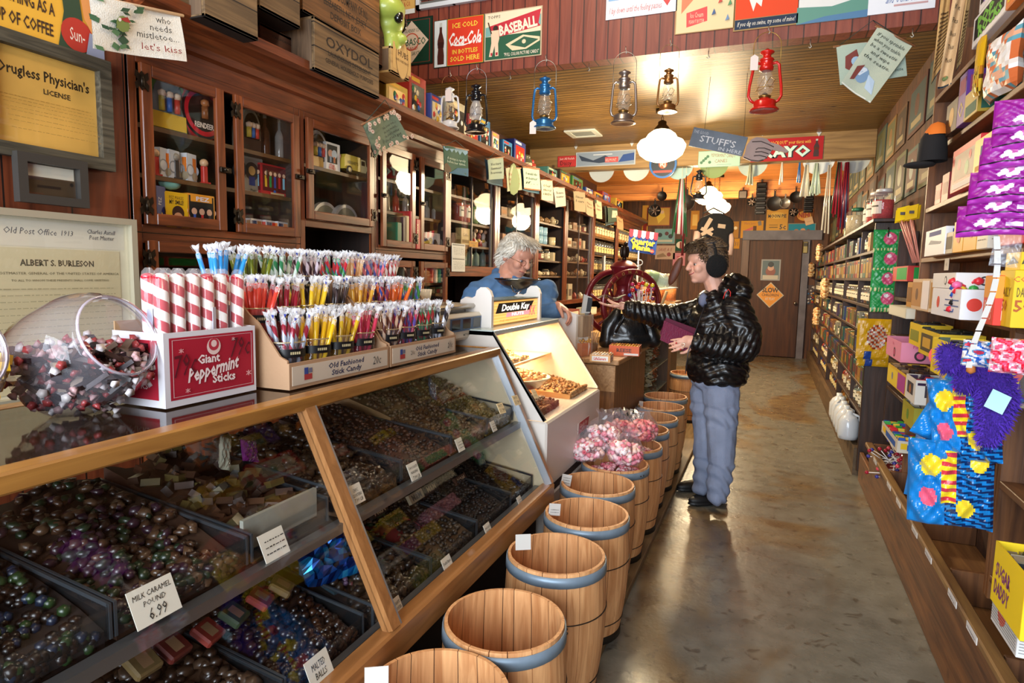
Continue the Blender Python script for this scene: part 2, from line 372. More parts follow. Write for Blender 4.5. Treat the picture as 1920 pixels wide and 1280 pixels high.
# ================= left wall panel and cabinets =================
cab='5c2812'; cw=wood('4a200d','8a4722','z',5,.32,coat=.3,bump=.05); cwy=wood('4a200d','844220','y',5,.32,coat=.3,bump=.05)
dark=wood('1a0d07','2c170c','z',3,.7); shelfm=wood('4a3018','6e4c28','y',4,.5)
b=B(); b.box(XL+.001,FR,-1.8,1.69,.04,4.05,wood('52220f','7a3a1e','z',3,.5,.21,'y',pv=.3,coat=.1)); struct(b,'wall_panel_left')
brz=M('2e241a',.4,.8)
def hinge(b,y,z,s=.82,x=FR+.022):
    b.prism([(-.03*s,-.035),(-.012*s,-.022),(0,-.035),(.012*s,-.022),(.03*s,-.035),(.034*s,-.012),(.02*s,0),(.034*s,.012),(.03*s,.035),(.012*s,.022),(0,.035),(-.012*s,.022),(-.03*s,.035),(-.034*s,.012),(-.02*s,0),(-.034*s,-.012)],(x,y,z),Y,Z,(.004,0,0),brz)
    b.cyl((x+.004,y,z-.02),(x+.004,y,z+.02),.006,brz,n=8)
def door(par,y0,y1,z0,z1,hs,latch=None,fw_=.045,m=None,mull=False,chain=None):
    m=m or cw; my=cwy if m is cw else m; x0,x1=FR+.002,FR+.022
    b=B(); b.box(x0,x1,y0,y0+fw_,z0,z1,m,.003); b.box(x0,x1,y1-fw_,y1,z0,z1,m,.003); b.box(x0,x1,y0+fw_,y1-fw_,z0,z0+fw_,my,.003); b.box(x0,x1,y0+fw_,y1-fw_,z1-fw_,z1,my,.003)
    d=b.build('door',par)
    b=B(); g=x0+.008; b.box(g,g+.003,y0+fw_,y1-fw_,z0+fw_,z1-fw_,glassm('ffffff',.03,.02)); b.build('glass_pane',d)
    hy=y0 if hs<0 else y1
    for z in ((z0+.07,z1-.07)):
        b=B(); hinge(b,hy,z); b.build('hinge',d)
    if latch is not None:
        ly=y1-.01 if hs<0 else y0+.01
        b=B(); b.box(x1,x1+.012,ly-.03,ly+.03,latch-.012,latch+.012,brz,.003); b.cyl((x1+.012,ly-.015,latch),(x1+.03,ly-.015,latch),.008,brz,n=8); b.build('latch',d)
    return d
def cabinet(name,label,y0,y1,z0,z1,shelves,doors=(),m=None,depth=.40,sill=0,rails=(),group=None,stile=.035,backm=None):
    m=m or cw; my=cwy if m is cw else m
    r=root(name,label,'cabinet',(0,0,0),group=group)
    xb=FR-depth
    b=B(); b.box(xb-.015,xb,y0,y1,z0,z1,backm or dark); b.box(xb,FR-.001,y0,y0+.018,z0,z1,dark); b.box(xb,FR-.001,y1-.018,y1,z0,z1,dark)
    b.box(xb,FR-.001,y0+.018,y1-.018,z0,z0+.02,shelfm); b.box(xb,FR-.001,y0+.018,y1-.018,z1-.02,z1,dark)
    b.build('carcass',r)
    b=B(); b.box(FR-.02,FR,y0,y0+stile,z0,z1,m,.002); b.box(FR-.02,FR,y1-stile,y1,z0,z1,m,.002); b.box(FR-.02,FR,y0+stile,y1-stile,z1-.04,z1,my,.002)
    b.box(FR-.02,FR+(.02 if sill else 0),y0+stile*(0 if sill else 1),y1-stile*(0 if sill else 1),z0,z0+(sill or .03),my,.002)
    for z in rails: b.box(FR-.02,FR,y0+stile,y1-stile,z-.02,z+.02,my,.002)
    b.build('face_frame',r)
    for s in shelves:
        b=B(); b.box(xb,FR-.04,y0+.018,y1-.018,s-.018,s,shelfm); b.build('shelf',r)
    for d in doors: door(r,*d)
    return r
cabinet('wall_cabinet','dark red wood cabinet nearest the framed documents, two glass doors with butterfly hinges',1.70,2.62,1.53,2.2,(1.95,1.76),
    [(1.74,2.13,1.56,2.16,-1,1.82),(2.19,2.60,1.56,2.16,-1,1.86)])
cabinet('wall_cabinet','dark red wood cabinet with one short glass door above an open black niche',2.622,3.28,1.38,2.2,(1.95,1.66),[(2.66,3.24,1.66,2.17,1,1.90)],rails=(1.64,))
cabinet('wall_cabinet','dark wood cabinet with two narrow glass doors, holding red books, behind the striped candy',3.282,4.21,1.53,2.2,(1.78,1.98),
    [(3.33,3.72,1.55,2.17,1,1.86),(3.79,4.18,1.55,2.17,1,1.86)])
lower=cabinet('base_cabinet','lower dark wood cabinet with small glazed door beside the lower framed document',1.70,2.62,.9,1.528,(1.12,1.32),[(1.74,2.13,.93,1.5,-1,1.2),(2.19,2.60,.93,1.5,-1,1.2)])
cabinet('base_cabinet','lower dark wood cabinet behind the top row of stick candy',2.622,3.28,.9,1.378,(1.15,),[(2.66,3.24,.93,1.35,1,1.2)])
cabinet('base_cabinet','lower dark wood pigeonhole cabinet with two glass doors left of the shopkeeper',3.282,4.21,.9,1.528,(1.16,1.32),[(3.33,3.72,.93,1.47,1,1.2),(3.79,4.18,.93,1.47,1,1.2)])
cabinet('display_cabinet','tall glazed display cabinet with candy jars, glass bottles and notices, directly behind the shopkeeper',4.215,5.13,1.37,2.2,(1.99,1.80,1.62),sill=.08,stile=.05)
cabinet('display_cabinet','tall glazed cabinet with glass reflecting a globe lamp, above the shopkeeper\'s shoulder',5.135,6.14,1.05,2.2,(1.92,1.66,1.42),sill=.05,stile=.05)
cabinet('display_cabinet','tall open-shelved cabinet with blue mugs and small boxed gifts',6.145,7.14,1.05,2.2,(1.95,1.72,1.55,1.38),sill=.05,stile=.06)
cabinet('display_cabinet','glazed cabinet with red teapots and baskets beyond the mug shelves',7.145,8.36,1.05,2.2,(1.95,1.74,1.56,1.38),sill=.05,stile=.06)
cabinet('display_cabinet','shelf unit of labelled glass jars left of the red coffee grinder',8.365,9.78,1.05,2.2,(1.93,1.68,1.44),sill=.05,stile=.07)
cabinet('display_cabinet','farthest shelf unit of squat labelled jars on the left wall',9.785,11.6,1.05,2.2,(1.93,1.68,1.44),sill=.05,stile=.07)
# sliding glass fronts
for y0,y1,z0,lab in ((4.265,5.08,1.45,'display'),(5.185,6.09,1.10,''),(7.2,8.3,1.1,'')):
    b=B(); b.box(FR-.03,FR-.026,y0,y1,z0,2.16,glassm('ffffff',.03,.02)); ym=(y0+y1)/2
    b.box(FR-.034,FR-.022,y1-.03,y1,z0,2.16,M('6a6258',.4,.5)); b.box(FR-.034,FR-.022,ym-.006,ym+.006,z0,2.16,M('3a241a',.4))
    par=[o for o in COL.objects if o.get('category')=='cabinet' and o.name.startswith('display')][{4.265:0,5.185:1,7.2:3}[y0]]
    b.build('sliding_glass',par)
# back counter below the display cabinets
b=B(); b.box(FR-.4,FR+.12,4.22,11.6,.86,.9,cwy,.004); b.box(FR-.38,FR+.06,4.22,11.6,.04,.86,cw); b.build('back_counter',label='long dark wood back counter under the display cabinets',cat='counter')
b=B(); b.box(FR-.4,FR+.02,1.70,4.21,.04,.895,cw)
b.build('back_counter',label='dark wood base under the near wall cabinets, behind the candy case',cat='counter')
# cornice
b=B()
prof=[(-.40,0),(.0,0),(.0,.06),(.02,.07),(.02,.10),(.06,.13),(.10,.145),(.12,.16),(.12,.20),(-.40,.20)]
b.prism([(p[0],p[1]) for p in prof],(FR,1.70,2.2),X,Z,(0,9.9,0),cwy); struct(b,'trim_4')
# ================= lamps =================
def globe_lamp(px,py,y,label,power,r=.17,col='ffe9b8',strength=9):
    c=at(px,py,'y',y); R=root('pendant_lamp',label,'lamp',(c.x,c.y,c.z),group='milk glass pendant lamps')
    gm=M(col,.4,emit=strength); k=r/.17
    b=B(); b.lathe([(0,-.115),(.06,-.112),(.11,-.095),(.15,-.065),(.168,-.02),(.17,.0),(.15,.03),(.115,.045),(.11,.05),(.095,.075),(.06,.10),(.045,.105)],gm,n=28); 
    b.v=[tuple(q*k for q in v) for v in b.v]; b.build('glass_globe',R)
    met=M('4a3c28',.35,.9)
    b=B(); b.lathe([(.05,.10),(.055,.11),(.045,.125),(.03,.14),(.03,.16),(.012,.17)],met,n=16); b.v=[tuple(q*k for q in v) for v in b.v]; b.build('brass_fitter',R)
    b=B(); n=max(1,int((CZ-c.z-.16*k)/.03))
    for i in range(n):
        z=.168*k+i*.03; a=(i%2)*PI/2
        b.tube([(.009*math.cos(a)*math.cos(t),.009*math.sin(a)*math.cos(t),z+.018+.018*math.sin(t)) for t in [PI/4*j for j in range(8)]],.0028,met,4,closed=True)
    b.build('chain',R); b=B(); b.lathe([(.06,CZ-c.z-.03),(.06,CZ-c.z)],met,n=16,cap=True); b.build('ceiling_canopy',R)
    l=point('warm_light',(c.x,c.y,c.z-.14*k-.02),power,(1,.80,.50),.14); l.parent=R; l.location=(0,0,-.16*k-.02)
    return R
globe_lamp(1240,272,5.75,'large glowing milk glass schoolhouse lamp hanging in front, lowest and nearest of the three',170,.21)
globe_lamp(1328,366,8.2,'glowing glass pendant lamp behind the black hanging lantern',160,.17,strength=6)
globe_lamp(1347,386,9.6,'glowing glass pendant lamp just above the hanging black sweatshirt',160,.17,strength=6)
point('warm_light',(-1.2,2.9,3.9),70,(1,.86,.66),.3)  # added warm fill light high above the case, no lamp fixture
point('warm_light',(-.3,1.2,3.9),70,(1,.86,.66),.3)  # second added fill light, over the near aisle, also without a fixture
# ================= candy case =================
Y0,Y1=-1.2,2.42; TX,TZ=-1.055,1.075; BX,BZ=-.80,.54
oak=wood('8a5a28','b5803e','y',5,.3,coat=.3,bump=.05); oaks=wood('8a5a30','b07a48','z',5,.35,coat=.3,bump=.05)
case=root('candy_case','long slant-front glass candy case with oak trim, full of loose chocolates','display case',(0,0,0))
b=B(); b.box(TX-.03,TX+.018,Y0,Y1,TZ-.02,TZ+.015,oak,.004); b.box(-1.56,-1.52,Y0,Y1,TZ-.02,TZ+.015,oak,.004); b.box(-1.52,TX-.03,Y1-.025,Y1,TZ-.02,TZ+.015,oak,.004); b.build('top_frame',case)
b=B(); b.box(-1.52,TX-.03,Y0,Y1-.025,TZ,TZ+.012,glassm('3a2c20',.45,.06)); b.build('glass_top',case)
def slat(b,y0,y1,m,t=.02,w=None):
    d=Vector((BX-TX,0,BZ-TZ)).normalized(); n=Vector((-d.z,0,d.x)); n=n if n.x>0 else -n
    A=Vector((TX,0,TZ-.01)); Bp=Vector((BX,0,BZ+.0)); 
    vs=[]
    for y in (y0,y1):
        for p in (A,Bp): vs+= [(p+n*t/2)+Y*y,(p-n*t/2)+Y*y]
    b.add(vs,[(0,1,3,2),(4,6,7,5),(0,4,5,1),(2,3,7,6),(0,2,6,4),(1,5,7,3)],m); return n
b=B(); slat(b,1.215,1.25,oaks,.03); slat(b,1.25,1.256,M('b8bcc0',.3,.8),.03); b.build('mullion',case)
b=B(); slat(b,Y1-.022,Y1,oaks,.03); slat(b,Y1-.028,Y1-.022,M('b8bcc0',.3,.8),.03); b.build('end_post',case)
b=B(); slat(b,Y0,1.215,glassm('ffffff',.02,.02,.35),.004); slat(b,1.256,Y1-.028,glassm('ffffff',.02,.02,.35),.004); b.build('front_glass',case)
b=B(); b.box(-.835,-.785,Y0,Y1+.01,BZ-.085,BZ,wood('8a5a30','ab7440','y',5,.35,coat=.3,bump=.05),.006); b.build('bottom_rail',case)
b=B(); b.box(-1.52,-.86,Y0,Y1,.035,BZ-.085,M('1a120c',.8)); b.build('base',case)
b=B(); b.add([(-1.52,Y1-.02,.45),(-1.52,Y1-.02,1.06),(TX,Y1-.02,1.06),(BX-.01,Y1-.02,BZ),(-.82,Y1-.02,.45)],[(0,1,2,3,4)],M('b9a98a',.45)); b.build('end_panel',case)
steel=M('787c80',.35,.85)
b=B(); b.box(-.955,-.928,Y0,Y1-.03,.765,.79,steel); b.box(-1.5,-.95,Y0,Y1-.03,.765,.772,M('2a2018',.6)); b.build('middle_shelf',case)
b=B(); b.box(-1.5,-.84,Y0,Y1-.03,.46,.50,M('20160e',.7)); b.box(-.86,-.84,Y0,Y1-.03,.50,.53,steel); b.build('lower_shelf',case)
b=B()
for y in (.42,.9,1.5,2.05): B().box(-1.5,-1.485,y,y+.015,.78,TZ-.02,steel).build('steel_post',case)
R=random.Random(5)
def dk_(h): return ''.join('%02x'%int(int(h[i:i+2],16)*DKF) for i in (0,2,4))
DKF=.72  # piece colours scaled down to stand for the shade inside the case
def heap(name,label,x0,x1,y0,y1,z0,z1,kind,cols,n,r,cat='candy',seed=1):
    "loose sweets piled from the low front (x1) to the high back (x0)"
    R=random.Random(seed); b=B(); base=M(cols[0],.6)
    N=8
    def hz(u,v): return z0+(z1-z0)*(1-u)**.8+.012*math.sin(v*9+seed)*math.sin(u*5+seed)
    G=[[Vector((x0+(x1-x0)*i/N,y0+(y1-y0)*j/N,hz(i/N,j/N)-r*.5)) for j in range(N+1)] for i in range(N+1)]
    b.add([p for row in G for p in row],[(i*(N+1)+j,i*(N+1)+j+1,(i+1)*(N+1)+j+1,(i+1)*(N+1)+j) for i in range(N) for j in range(N)],base,True)
    fl=z0-.03 
    F=[(x1,y0,fl),(x1,y1,fl)]; b.add([G[N][0],G[N][N],F[1],F[0]],[(0,1,2,3)],base); b.add([g for g in [G[i][0] for i in range(N+1)]]+[(x1,y0,fl),(x0,y0,fl)],[tuple(range(N+3))],base); b.add([G[i][N] for i in range(N+1)]+[(x1,y1,fl),(x0,y1,fl)],[tuple(range(N+3))],base)
    for k in range(int(n*1.9)):
        u,v=R.random()**.8,R.random(); c=M(dk_(R.choice(cols)),.35 if kind!='nut' else .6,coat=.2)
        p=Vector((x0+(x1-x0)*(.03+.94*u),y0+(y1-y0)*(.04+.92*v),hz(u,v)+R.uniform(-.3,.5)*r))
        if k%5==0: p=Vector((x1-r*.3,y0+(y1-y0)*(.05+.9*R.random()),R.uniform(z0-.02,z0+.01)))
        q=Matrix.Rotation(R.uniform(0,6),3,'Z')@Matrix.Rotation(R.uniform(-1,1),3,'X')
        if kind=='ball': b.ball(p,r*R.uniform(.9,1.1),c)
        elif kind=='nut': b.ball(p,r,c,(1,.7,.7),1,q,.1,R)
        elif kind=='lump': b.ball(p,r*R.uniform(.8,1.3),c,(1,.8,.65),1,q,.28,R)
        elif kind=='wrap':
            b.ball(p,r,c,(1.1,.7,.6),1,q,.08,R)
            for s_ in (-1,1): b.cyl(p+q@Vector((s_*r*.9,0,0)),p+q@Vector((s_*r*1.9,0,0)),r*.1,c,r*.55,5)
        elif kind=='bit': b.obox(p,(r*2,r*1.2,r*.8),q,c)
    return b.build(name,label=label,cat=cat,kind='stuff')
acr=glassm('808488',.05,.05,.6); edge=M('34383c',.35)
def bin_(x0,x1,y0,y1,z,h,label):
    r=root('acrylic_bin',label,'bin',(0,0,0)); b=B()
    for y in (y0+.003,y1-.007): 
        b.prism([(x0,z),(x1,z),(x1,z+h*.55),(x0,z+h)],(0,y,0),X,Z,(0,.004,0),acr)
    b.box(x1-.004,x1,y0+.007,y1-.007,z,z+h*.5,acr); b.build('clear_wall',r)
    for y in (y0+.002,y1-.007): B().prism([(x1-.006,z),(x1+.001,z),(x1+.001,z+h*.55),(x0,z+h+.003),(x0,z+h-.003),(x1-.006,z+h*.55-.006)],(0,y,0),X,Z,(0,.005,0),edge).build('polished_edge',r)
    return r
upper=[(.04,.355,'ball',['1c0d07','2a150a','140a06','3a2412'],240,.0105,'dark chocolate balls with green wrappers in the nearest upper bin',''),
(.355,.66,'ball',['1a0d08','2c170c','120805','22304a','2c4a20'],260,.0105,'dark chocolate balls mixed with green wrapped sweets, upper tier near the camera',''),
(.66,.95,'lump',['3a2416','5a3a24','6e4e34','402030','2a3c20'],200,.014,'mixed brown chocolate pieces in the upper bin with the large price card',''),
(1.245,1.53,'lump',['4a3018','3a2410','5c4022','2e1a0c'],190,.017,'brown nut clusters in the upper bin just beyond the oak mullion',''),
(1.53,1.84,'nut',['3a1c0c','5a2c12','2a1408','6e3c1a'],420,.009,'shiny chocolate raisins heaped in the upper tier',''),
(1.84,2.13,'nut',['7a5a34','8c6c42','5c4022','6e4e2a'],380,.010,'roasted tan peanuts in the upper tier near the far end',''),
(2.13,2.39,'ball',['8a7436','9c8444','6e5a28','7e6a30'],330,.0095,'yellow-tan sugar balls in the last upper bin','')]
for i,(a,c,k,cols,n,r,lab,_) in enumerate(upper):
    bin_(-1.42,-.962,a,c,.795,.11,'clear acrylic bin holding '+lab)
    heap('loose_candy',lab,-1.42,-.97,a+.01,c-.01,.812,.925 if a>1.2 else .93,k,cols,n,r,seed=i+3)
    if a>2.1 or 1.8<a<2: heap('loose_candy',lab.split(' in ')[0]+', raised pile at the back of the case',-1.5,-1.2,a,c,.9,.97,k,cols,160,r,seed=i+33)
r=bin_(-1.42,-.962,.955,1.205,.795,.11,'near-empty clear bin lined with a white tray left of the oak mullion')
b=B(); b.box(-1.0,-.99,.965,1.195,.80,.875,M('8c8c80',.5,var=.1,vs=30)); b.box(-1.38,-.99,.965,1.195,.80,.806,M('b8b8a8',.5)); b.build('white_tray',label='white plastic tray inside the near-empty acrylic bin',cat='tray')
heap('loose_candy','few brown chocolate bars behind the white tray',-1.42,-1.02,.97,1.19,.83,.93,'bit',['4a2c18','5e3a22','3a2012','6a5a2a'],60,.02,seed=77)
lowb=[(.33,.64,'lump',['2a1810','3c2616'],150,.015,'dark clusters in the nearest lower bin'),
(.64,.94,'lump',['4a3220','5c4430','3a2416','2a1810'],170,.017,'pale brown nut clusters beside the malted balls in the lower tier'),
(.94,1.215,'ball',['2a1308','3a1c0c','1e0d06','4a2812'],230,.0125,'large dark malted milk balls in the lower bin left of the mullion'),
(1.25,1.54,'lump',['3a2616','4c361f','2a1a0e','54402a'],190,.018,'brown chocolate clusters in the lower bin right of the mullion'),
(1.54,1.85,'nut',['4a341c','5c452a','38240f','2c1c0e'],380,.0105,'double dipped chocolate peanuts in the lower tier'),
(1.85,2.15,'nut',['1e0f08','2c170c','3a2010','140a06'],420,.0085,'dark chocolate raisins in the lower tier'),
(2.15,2.39,'bit',['1c110b','2a1a12','140c08'],420,.0065,'fine dark chocolate sprinkles in the last lower bin')]
for i,(a,c,k,cols,n,r,lab) in enumerate(lowb):
    bin_(-1.30,-.868,a,c,.503,.13,'clear acrylic bin holding '+lab)
    heap('loose_candy',lab,-1.30,-.876,a+.01,c-.01,.535,.645,k,cols,n,r,seed=i+13)
heap('loose_candy','wrapped pastel taffy scattered over the clusters behind the mullion',-1.2,-1.0,1.27,1.52,.575,.635,'wrap',['4a6a78','8a4a4a','5a7a4a','8a6a8a','7a3a3a'],26,.014,seed=91)
heap('loose_candy','red and green wrapped sweets on top of the chocolate peanuts',-1.2,-1.0,1.55,1.72,.58,.63,'wrap',['7a2a24','3a5a2a','8a6a4a'],12,.012,seed=92)
# coloured caramel packets standing in a row
def packet(px,py,x,s,col,lab,grp,i):
    p=at(px,py,'x',x); b=B(); b.box(-s/2,s/2,-s/2,s/2,0,s*.35,M(col,.5,var=.15,vs=60),.004); b.box(-s*.3,s*.3,-s*.2,s*.2,s*.35,s*.352,M('8a6a4a',.6))
    o=b.build('candy_packet',label=lab,cat='candy packet',group=grp); o.location=p; o.rotation_euler=(0,.55,.1*i); return o
for i,(px,py,c,n) in enumerate([(264,1248,'6e5a36','tan'),(321,1219,'5a2018','dark red'),(386,1191,'7a2a20','red'),(435,1158,'32401e','green'),(484,1128,'7e2820','bright red'),(524,1105,'6a5430','tan pictured')]):
    packet(px,py,-1.02,.052,c,'square %s caramel packet, %s from the left in the lower row'%(n,['first','second','third','fourth','fifth','sixth'][i]),'square caramel packets on the lower tier',i)
for i,(px,py,c,n) in enumerate([(378,1090,'3c4426','green'),(427,1067,'6e2c22','red'),(467,1046,'6a5430','tan')]):
    packet(px,py,-1.02,.05,c,'square %s caramel packet at the front of the upper bin'%n,'square caramel packets in the upper bin',i)
for i,(px,py,c,t,tc) in enumerate([(605,1030,'5a4430','M&M','20140c'),(660,1000,'7a1a1a','M&M','c8b8a0'),(715,965,'2a1c14','M&M','b09878'),(785,938,'9c8c70','M&M','2a1a10'),(812,922,'2c2018','M&M','a09070'),(868,905,'4a2c1c','M&M','b89878')]):
    p=at(px,py,'x',-1.06); b=B(); plate(b,.085,.032,[('t',t,.5,.5,.6,tc,{'b':.03})],(0,-.042,0),Y,Vector((-.5,0,.86)),c,.012)
    o=b.build('candy_pack',label='small %s chocolate pack lying on the lower bins, %s from the mullion'%({'5a4430':'tan','7a1a1a':'red','2a1c14':'dark brown','9c8c70':'pale','2c2018':'black','4a2c1c':'chestnut'}[c],['first','second','third','fourth','fifth','sixth'][i]),cat='candy pack',group='small chocolate packs above the lower bins'); o.location=p
# blue foil bag
def crinkle(name,label,cat,w,h,t,m,seed=1,els=None,loc=(0,0,0),rot=(0,0,0),amp=.12,parent=None,group=None,N=14,seal=True,mats=None):
    "puffy sealed bag in the local x-z plane, printed patches follow the film"
    R=random.Random(seed); b=B(); ph=[R.uniform(0,6) for _ in range(6)]
    def P(u,v,s):
        e=max(0,(1-abs(2*u-1)**4)*(1-abs(2*v-1)**6))**.6
        wv=amp*(math.sin(u*17+ph[0]+v*5)*math.sin(v*13+ph[1])+.6*math.sin(u*31+ph[2])*math.sin(v*27+ph[3]))
        yy=s*t/2*e*(1+wv)+.15*t*math.sin(u*6+ph[4])*(.3+abs(2*v-1)); pin=1-.06*e
        return Vector(((u-.5)*w*pin,yy,v*h))
    for s in (-1,1):
        G=[[P(i/N,j/N,s) for i in range(N+1)] for j in range(N+1)]
        for j in range(N):
            for i in range(N):
                mm_=mats((i+.5)/N,(j+.5)/N,s) if mats else m
                b.add([G[j][i],G[j][i+1],G[j+1][i+1],G[j+1][i]],[(0,1,2,3) if s<0 else (3,2,1,0)],mm_,False)
    if els: els(b,P)
    o=b.build(name,parent,label,cat,group); o.location=loc; o.rotation_euler=rot; return o
foil=M('0a4a9c',.18,.7)
crinkle('foil_bag','crumpled blue foil candy bag lying on the malted milk balls','candy bag',.2,.16,.07,foil,4,loc=at(640,1085,'x',-1.0),rot=(-.9,.2,1.3),amp=.5,mats=lambda u,v,s:M(['083a80','0a5aa0','061c50','0a4a98','2a90c8'][int(abs(math.sin(u*23+v*41))*4.3)],.2,.6))
# price cards
def card(px,py,x,wd,ht,lab,rows=3,seed=1,txt=None,plane='slope',rz=PI/2,tilt=-.42,z=None):
    p=at(px,py,'x',x); els=[]
    if txt:
        for i,(t,yy,hh) in enumerate(txt): els.append(('t',t,.5,yy,hh,'2a2622',{'w':min(.85,.09*len(t)+.05),'s':.2}))
    else: scribble(els,.12,.88,[.25+i*.22 for i in range(rows)],'3a3430',.05,seed,.12)
    b=B(); plate(b,wd,ht,els,(-wd/2,0,0),X,Z,'d6d0c0',.0015)
    o=b.build('price_card',label=lab,cat='price card',group='handwritten price cards in the candy case'); o.location=p; o.rotation_euler=(tilt,0,rz); return o
UC=[(302,1160,.085,.065,[('MILK CARAMEL',.78,.14),('POUND',.55,.14),('6.99',.25,.3)],'largest price card, at the front of the upper bin of mixed chocolates'),
(523,1045,.07,.06,None,'blank-looking price card on the white tray bin'),(675,943,.05,.05,[('CHOC',.7,.18),('CLUSTERS',.45,.16),('7.99 LB',.2,.18)],'price card beside the oak mullion, upper tier'),
(783,900,.055,.055,[('CHOCOLATE',.75,.14),('RAISINS',.5,.14),('7.99 LB',.2,.2)],'price card in front of the chocolate raisins'),(867,845,.045,.045,None,'price card in front of the roasted peanuts'),(929,808,.038,.04,None,'price card in front of the yellow-tan sugar balls')]
for i,(px,py,wd,ht,t,l) in enumerate(UC): card(px,py,-.935,wd,ht,l,seed=i,txt=t)
LC=[(607,1275,.07,.055,[('MALTED',.65,.25),('BALLS',.3,.25)],'price card for the malted milk balls at the bottom of the picture'),(750,1160,.052,.052,[('CHOCOLATE',.75,.14),('NUT CLUSTER',.5,.14),('7.99 LB',.2,.2)],'price card at the front of the lower clusters, right of the mullion'),
(846,1075,.052,.052,[('Double Dipped',.7,.18),('Peanuts 7.99',.35,.18)],'price card for the double dipped peanuts'),(920,1005,.045,.045,[('CHOCOLATE',.7,.16),('RAISINS',.45,.16),('7.99',.2,.16)],'price card for the dark raisins, lower tier'),(979,950,.038,.042,None,'smallest price card at the far end of the lower tier')]
for i,(px,py,wd,ht,t,l) in enumerate(LC): card(px,py,-.826,wd,ht,l,seed=i+20,txt=t)
# card packs hanging on strings inside the glass
for i,(px,py,wd,ht,c,lab,tl) in enumerate([(420,880,.03,.075,'7a7a6a','clear wrapped candy stick hanging inside the near glass',.5),(470,865,.05,.05,'4a1048','purple foil packet hanging inside the near glass',.3),(812,745,.06,.07,'36404c','blue-grey packet leaning inside the far upper glass',.6),(905,872,.07,.055,'30343c','dark slate packet leaning above the far lower bins',.2)]):
    crinkle('candy_packet',lab,'candy packet',wd,ht,.012,M(c,.2,coat=.5),i+40,loc=at(px,py,'x',-1.06),rot=(-.4,tl,PI/2),amp=.3)
# ================= barrels =================
bw=wood('bc7e4c','e6ac74','z',7,.55,bump=.08,stretch=.05); bwi=wood('be7c48','e4a86e','z',7,.6,bump=.08); hoopm=M('8496a6',.45,.35,var=.12,vs=20); wire=M('4a4038',.5,.7)
BH=.46
def brad(z): # outer radius up the side
    t=z/BH; return .134+.021*math.sin(PI*min(1,t*.9+.05))+.021*t
def make_barrel(seed):
    r=root('wooden_barrel','x','barrel'); R=random.Random(seed); n=18
    cuts=[2*PI*(i+R.uniform(-.22,.22))/n for i in range(n)]
    b=B()
    for i in range(n):
        a0=cuts[i]+.007; a1=(cuts[(i+1)%n]+(2*PI if i==n-1 else 0))-.007; K=3; rs=[]
        for j in range(9):
            z=BH*j/8; ro=brad(z); ri=ro-.009
            rs.append([(ro*math.cos(a0+(a1-a0)*k/K),ro*math.sin(a0+(a1-a0)*k/K),z) for k in range(K+1)]+[(ri*math.cos(a1-(a1-a0)*k/K),ri*math.sin(a1-(a1-a0)*k/K),z) for k in range(K+1)])
        b.rings(rs,bw,True,False)
    b.lathe([(brad(0)-.01,.002),(0.001,.002)],bw,n=18); b.lathe([(brad(BH*j/8)-.008,BH*j/8) for j in range(9)],M('4a2c18',.8),n=40); b.build('staves',r)
    b=B(); b.lathe([(brad(BH-.042)+.001,BH-.042),(brad(BH-.042)+.004,BH-.042),(brad(BH-.01)+.0045,BH-.010),(brad(BH-.01)+.001,BH-.010)],hoopm,n=44)
    for a in (.5,.62): b.ball((math.cos(a-1.6)*(brad(BH-.03)+.004),math.sin(a-1.6)*(brad(BH-.03)+.004),BH-.028),.004,wire)
    b.build('metal_hoop',r)
    for z in (.30,.075):
        b=B(); b.tube([((brad(z)+.001)*math.cos(2*PI*k/36),(brad(z)+.001)*math.sin(2*PI*k/36),z) for k in range(36)],.0022,wire,5,closed=True); b.build('wire_hoop',r)
    b=B(); b.lathe([(brad(.02)+.001,.0),(brad(.02)+.004,.0),(brad(.02)+.004,.028),(brad(.02)+.001,.028)],M('2c2620',.5,.5),n=40); b.build('bottom_hoop',r)
    return r
protos=[make_barrel(s) for s in (1,2,3)]
BXY=[(-.62,1.13),(-.60,1.46),(-.60,1.895),(-.605,2.28),(-.655,2.635),(-.655,2.975),(-.65,3.345),(-.67,3.725),(-.665,4.07),(-.67,4.45),(-.70,4.85),(-.69,6.15)]
BL=['nearest wooden barrel, cut off by the bottom of the picture','second barrel from the camera, with red and white candy on its floor','third barrel from the camera, empty, with a big blank white tag','fourth barrel from the camera, with a few yellow sweets at the bottom','empty barrel just in front of the barrel with bags of pink taffy','barrel heaped with clear bags of pale pink taffy','barrel heaped with bags of darker pink taffy','half hidden barrel right behind the pink taffy barrels','barrel with a small white tag behind the half hidden one','third barrel from the woman end of the row, with a tag on its rim','barrel standing against the woman\'s jeans','lone barrel behind the woman, beyond the beadboard counter']
for i,(x,y) in enumerate(BXY):
    rz=i*1.37
    if i<3: r=protos[i]; r.location=(x,y,.036); r.rotation_euler.z=rz
    else: r=dup(protos[i%3],(x,y,.036 if i<11 else .036),rz)
    r['label']=BL[i]; r['group']='wooden barrels along the kerb'
def inbarrel(x,y,z,name,label,gen,base,cat='candy'):
    b=B(); b.lathe([(.0,z-.012),(.135,z-.012),(.14,z-.03)],M(base,.7),c=(x,y,.036),n=24); gen(b); b.build(name,label=label,cat=cat,kind='stuff')
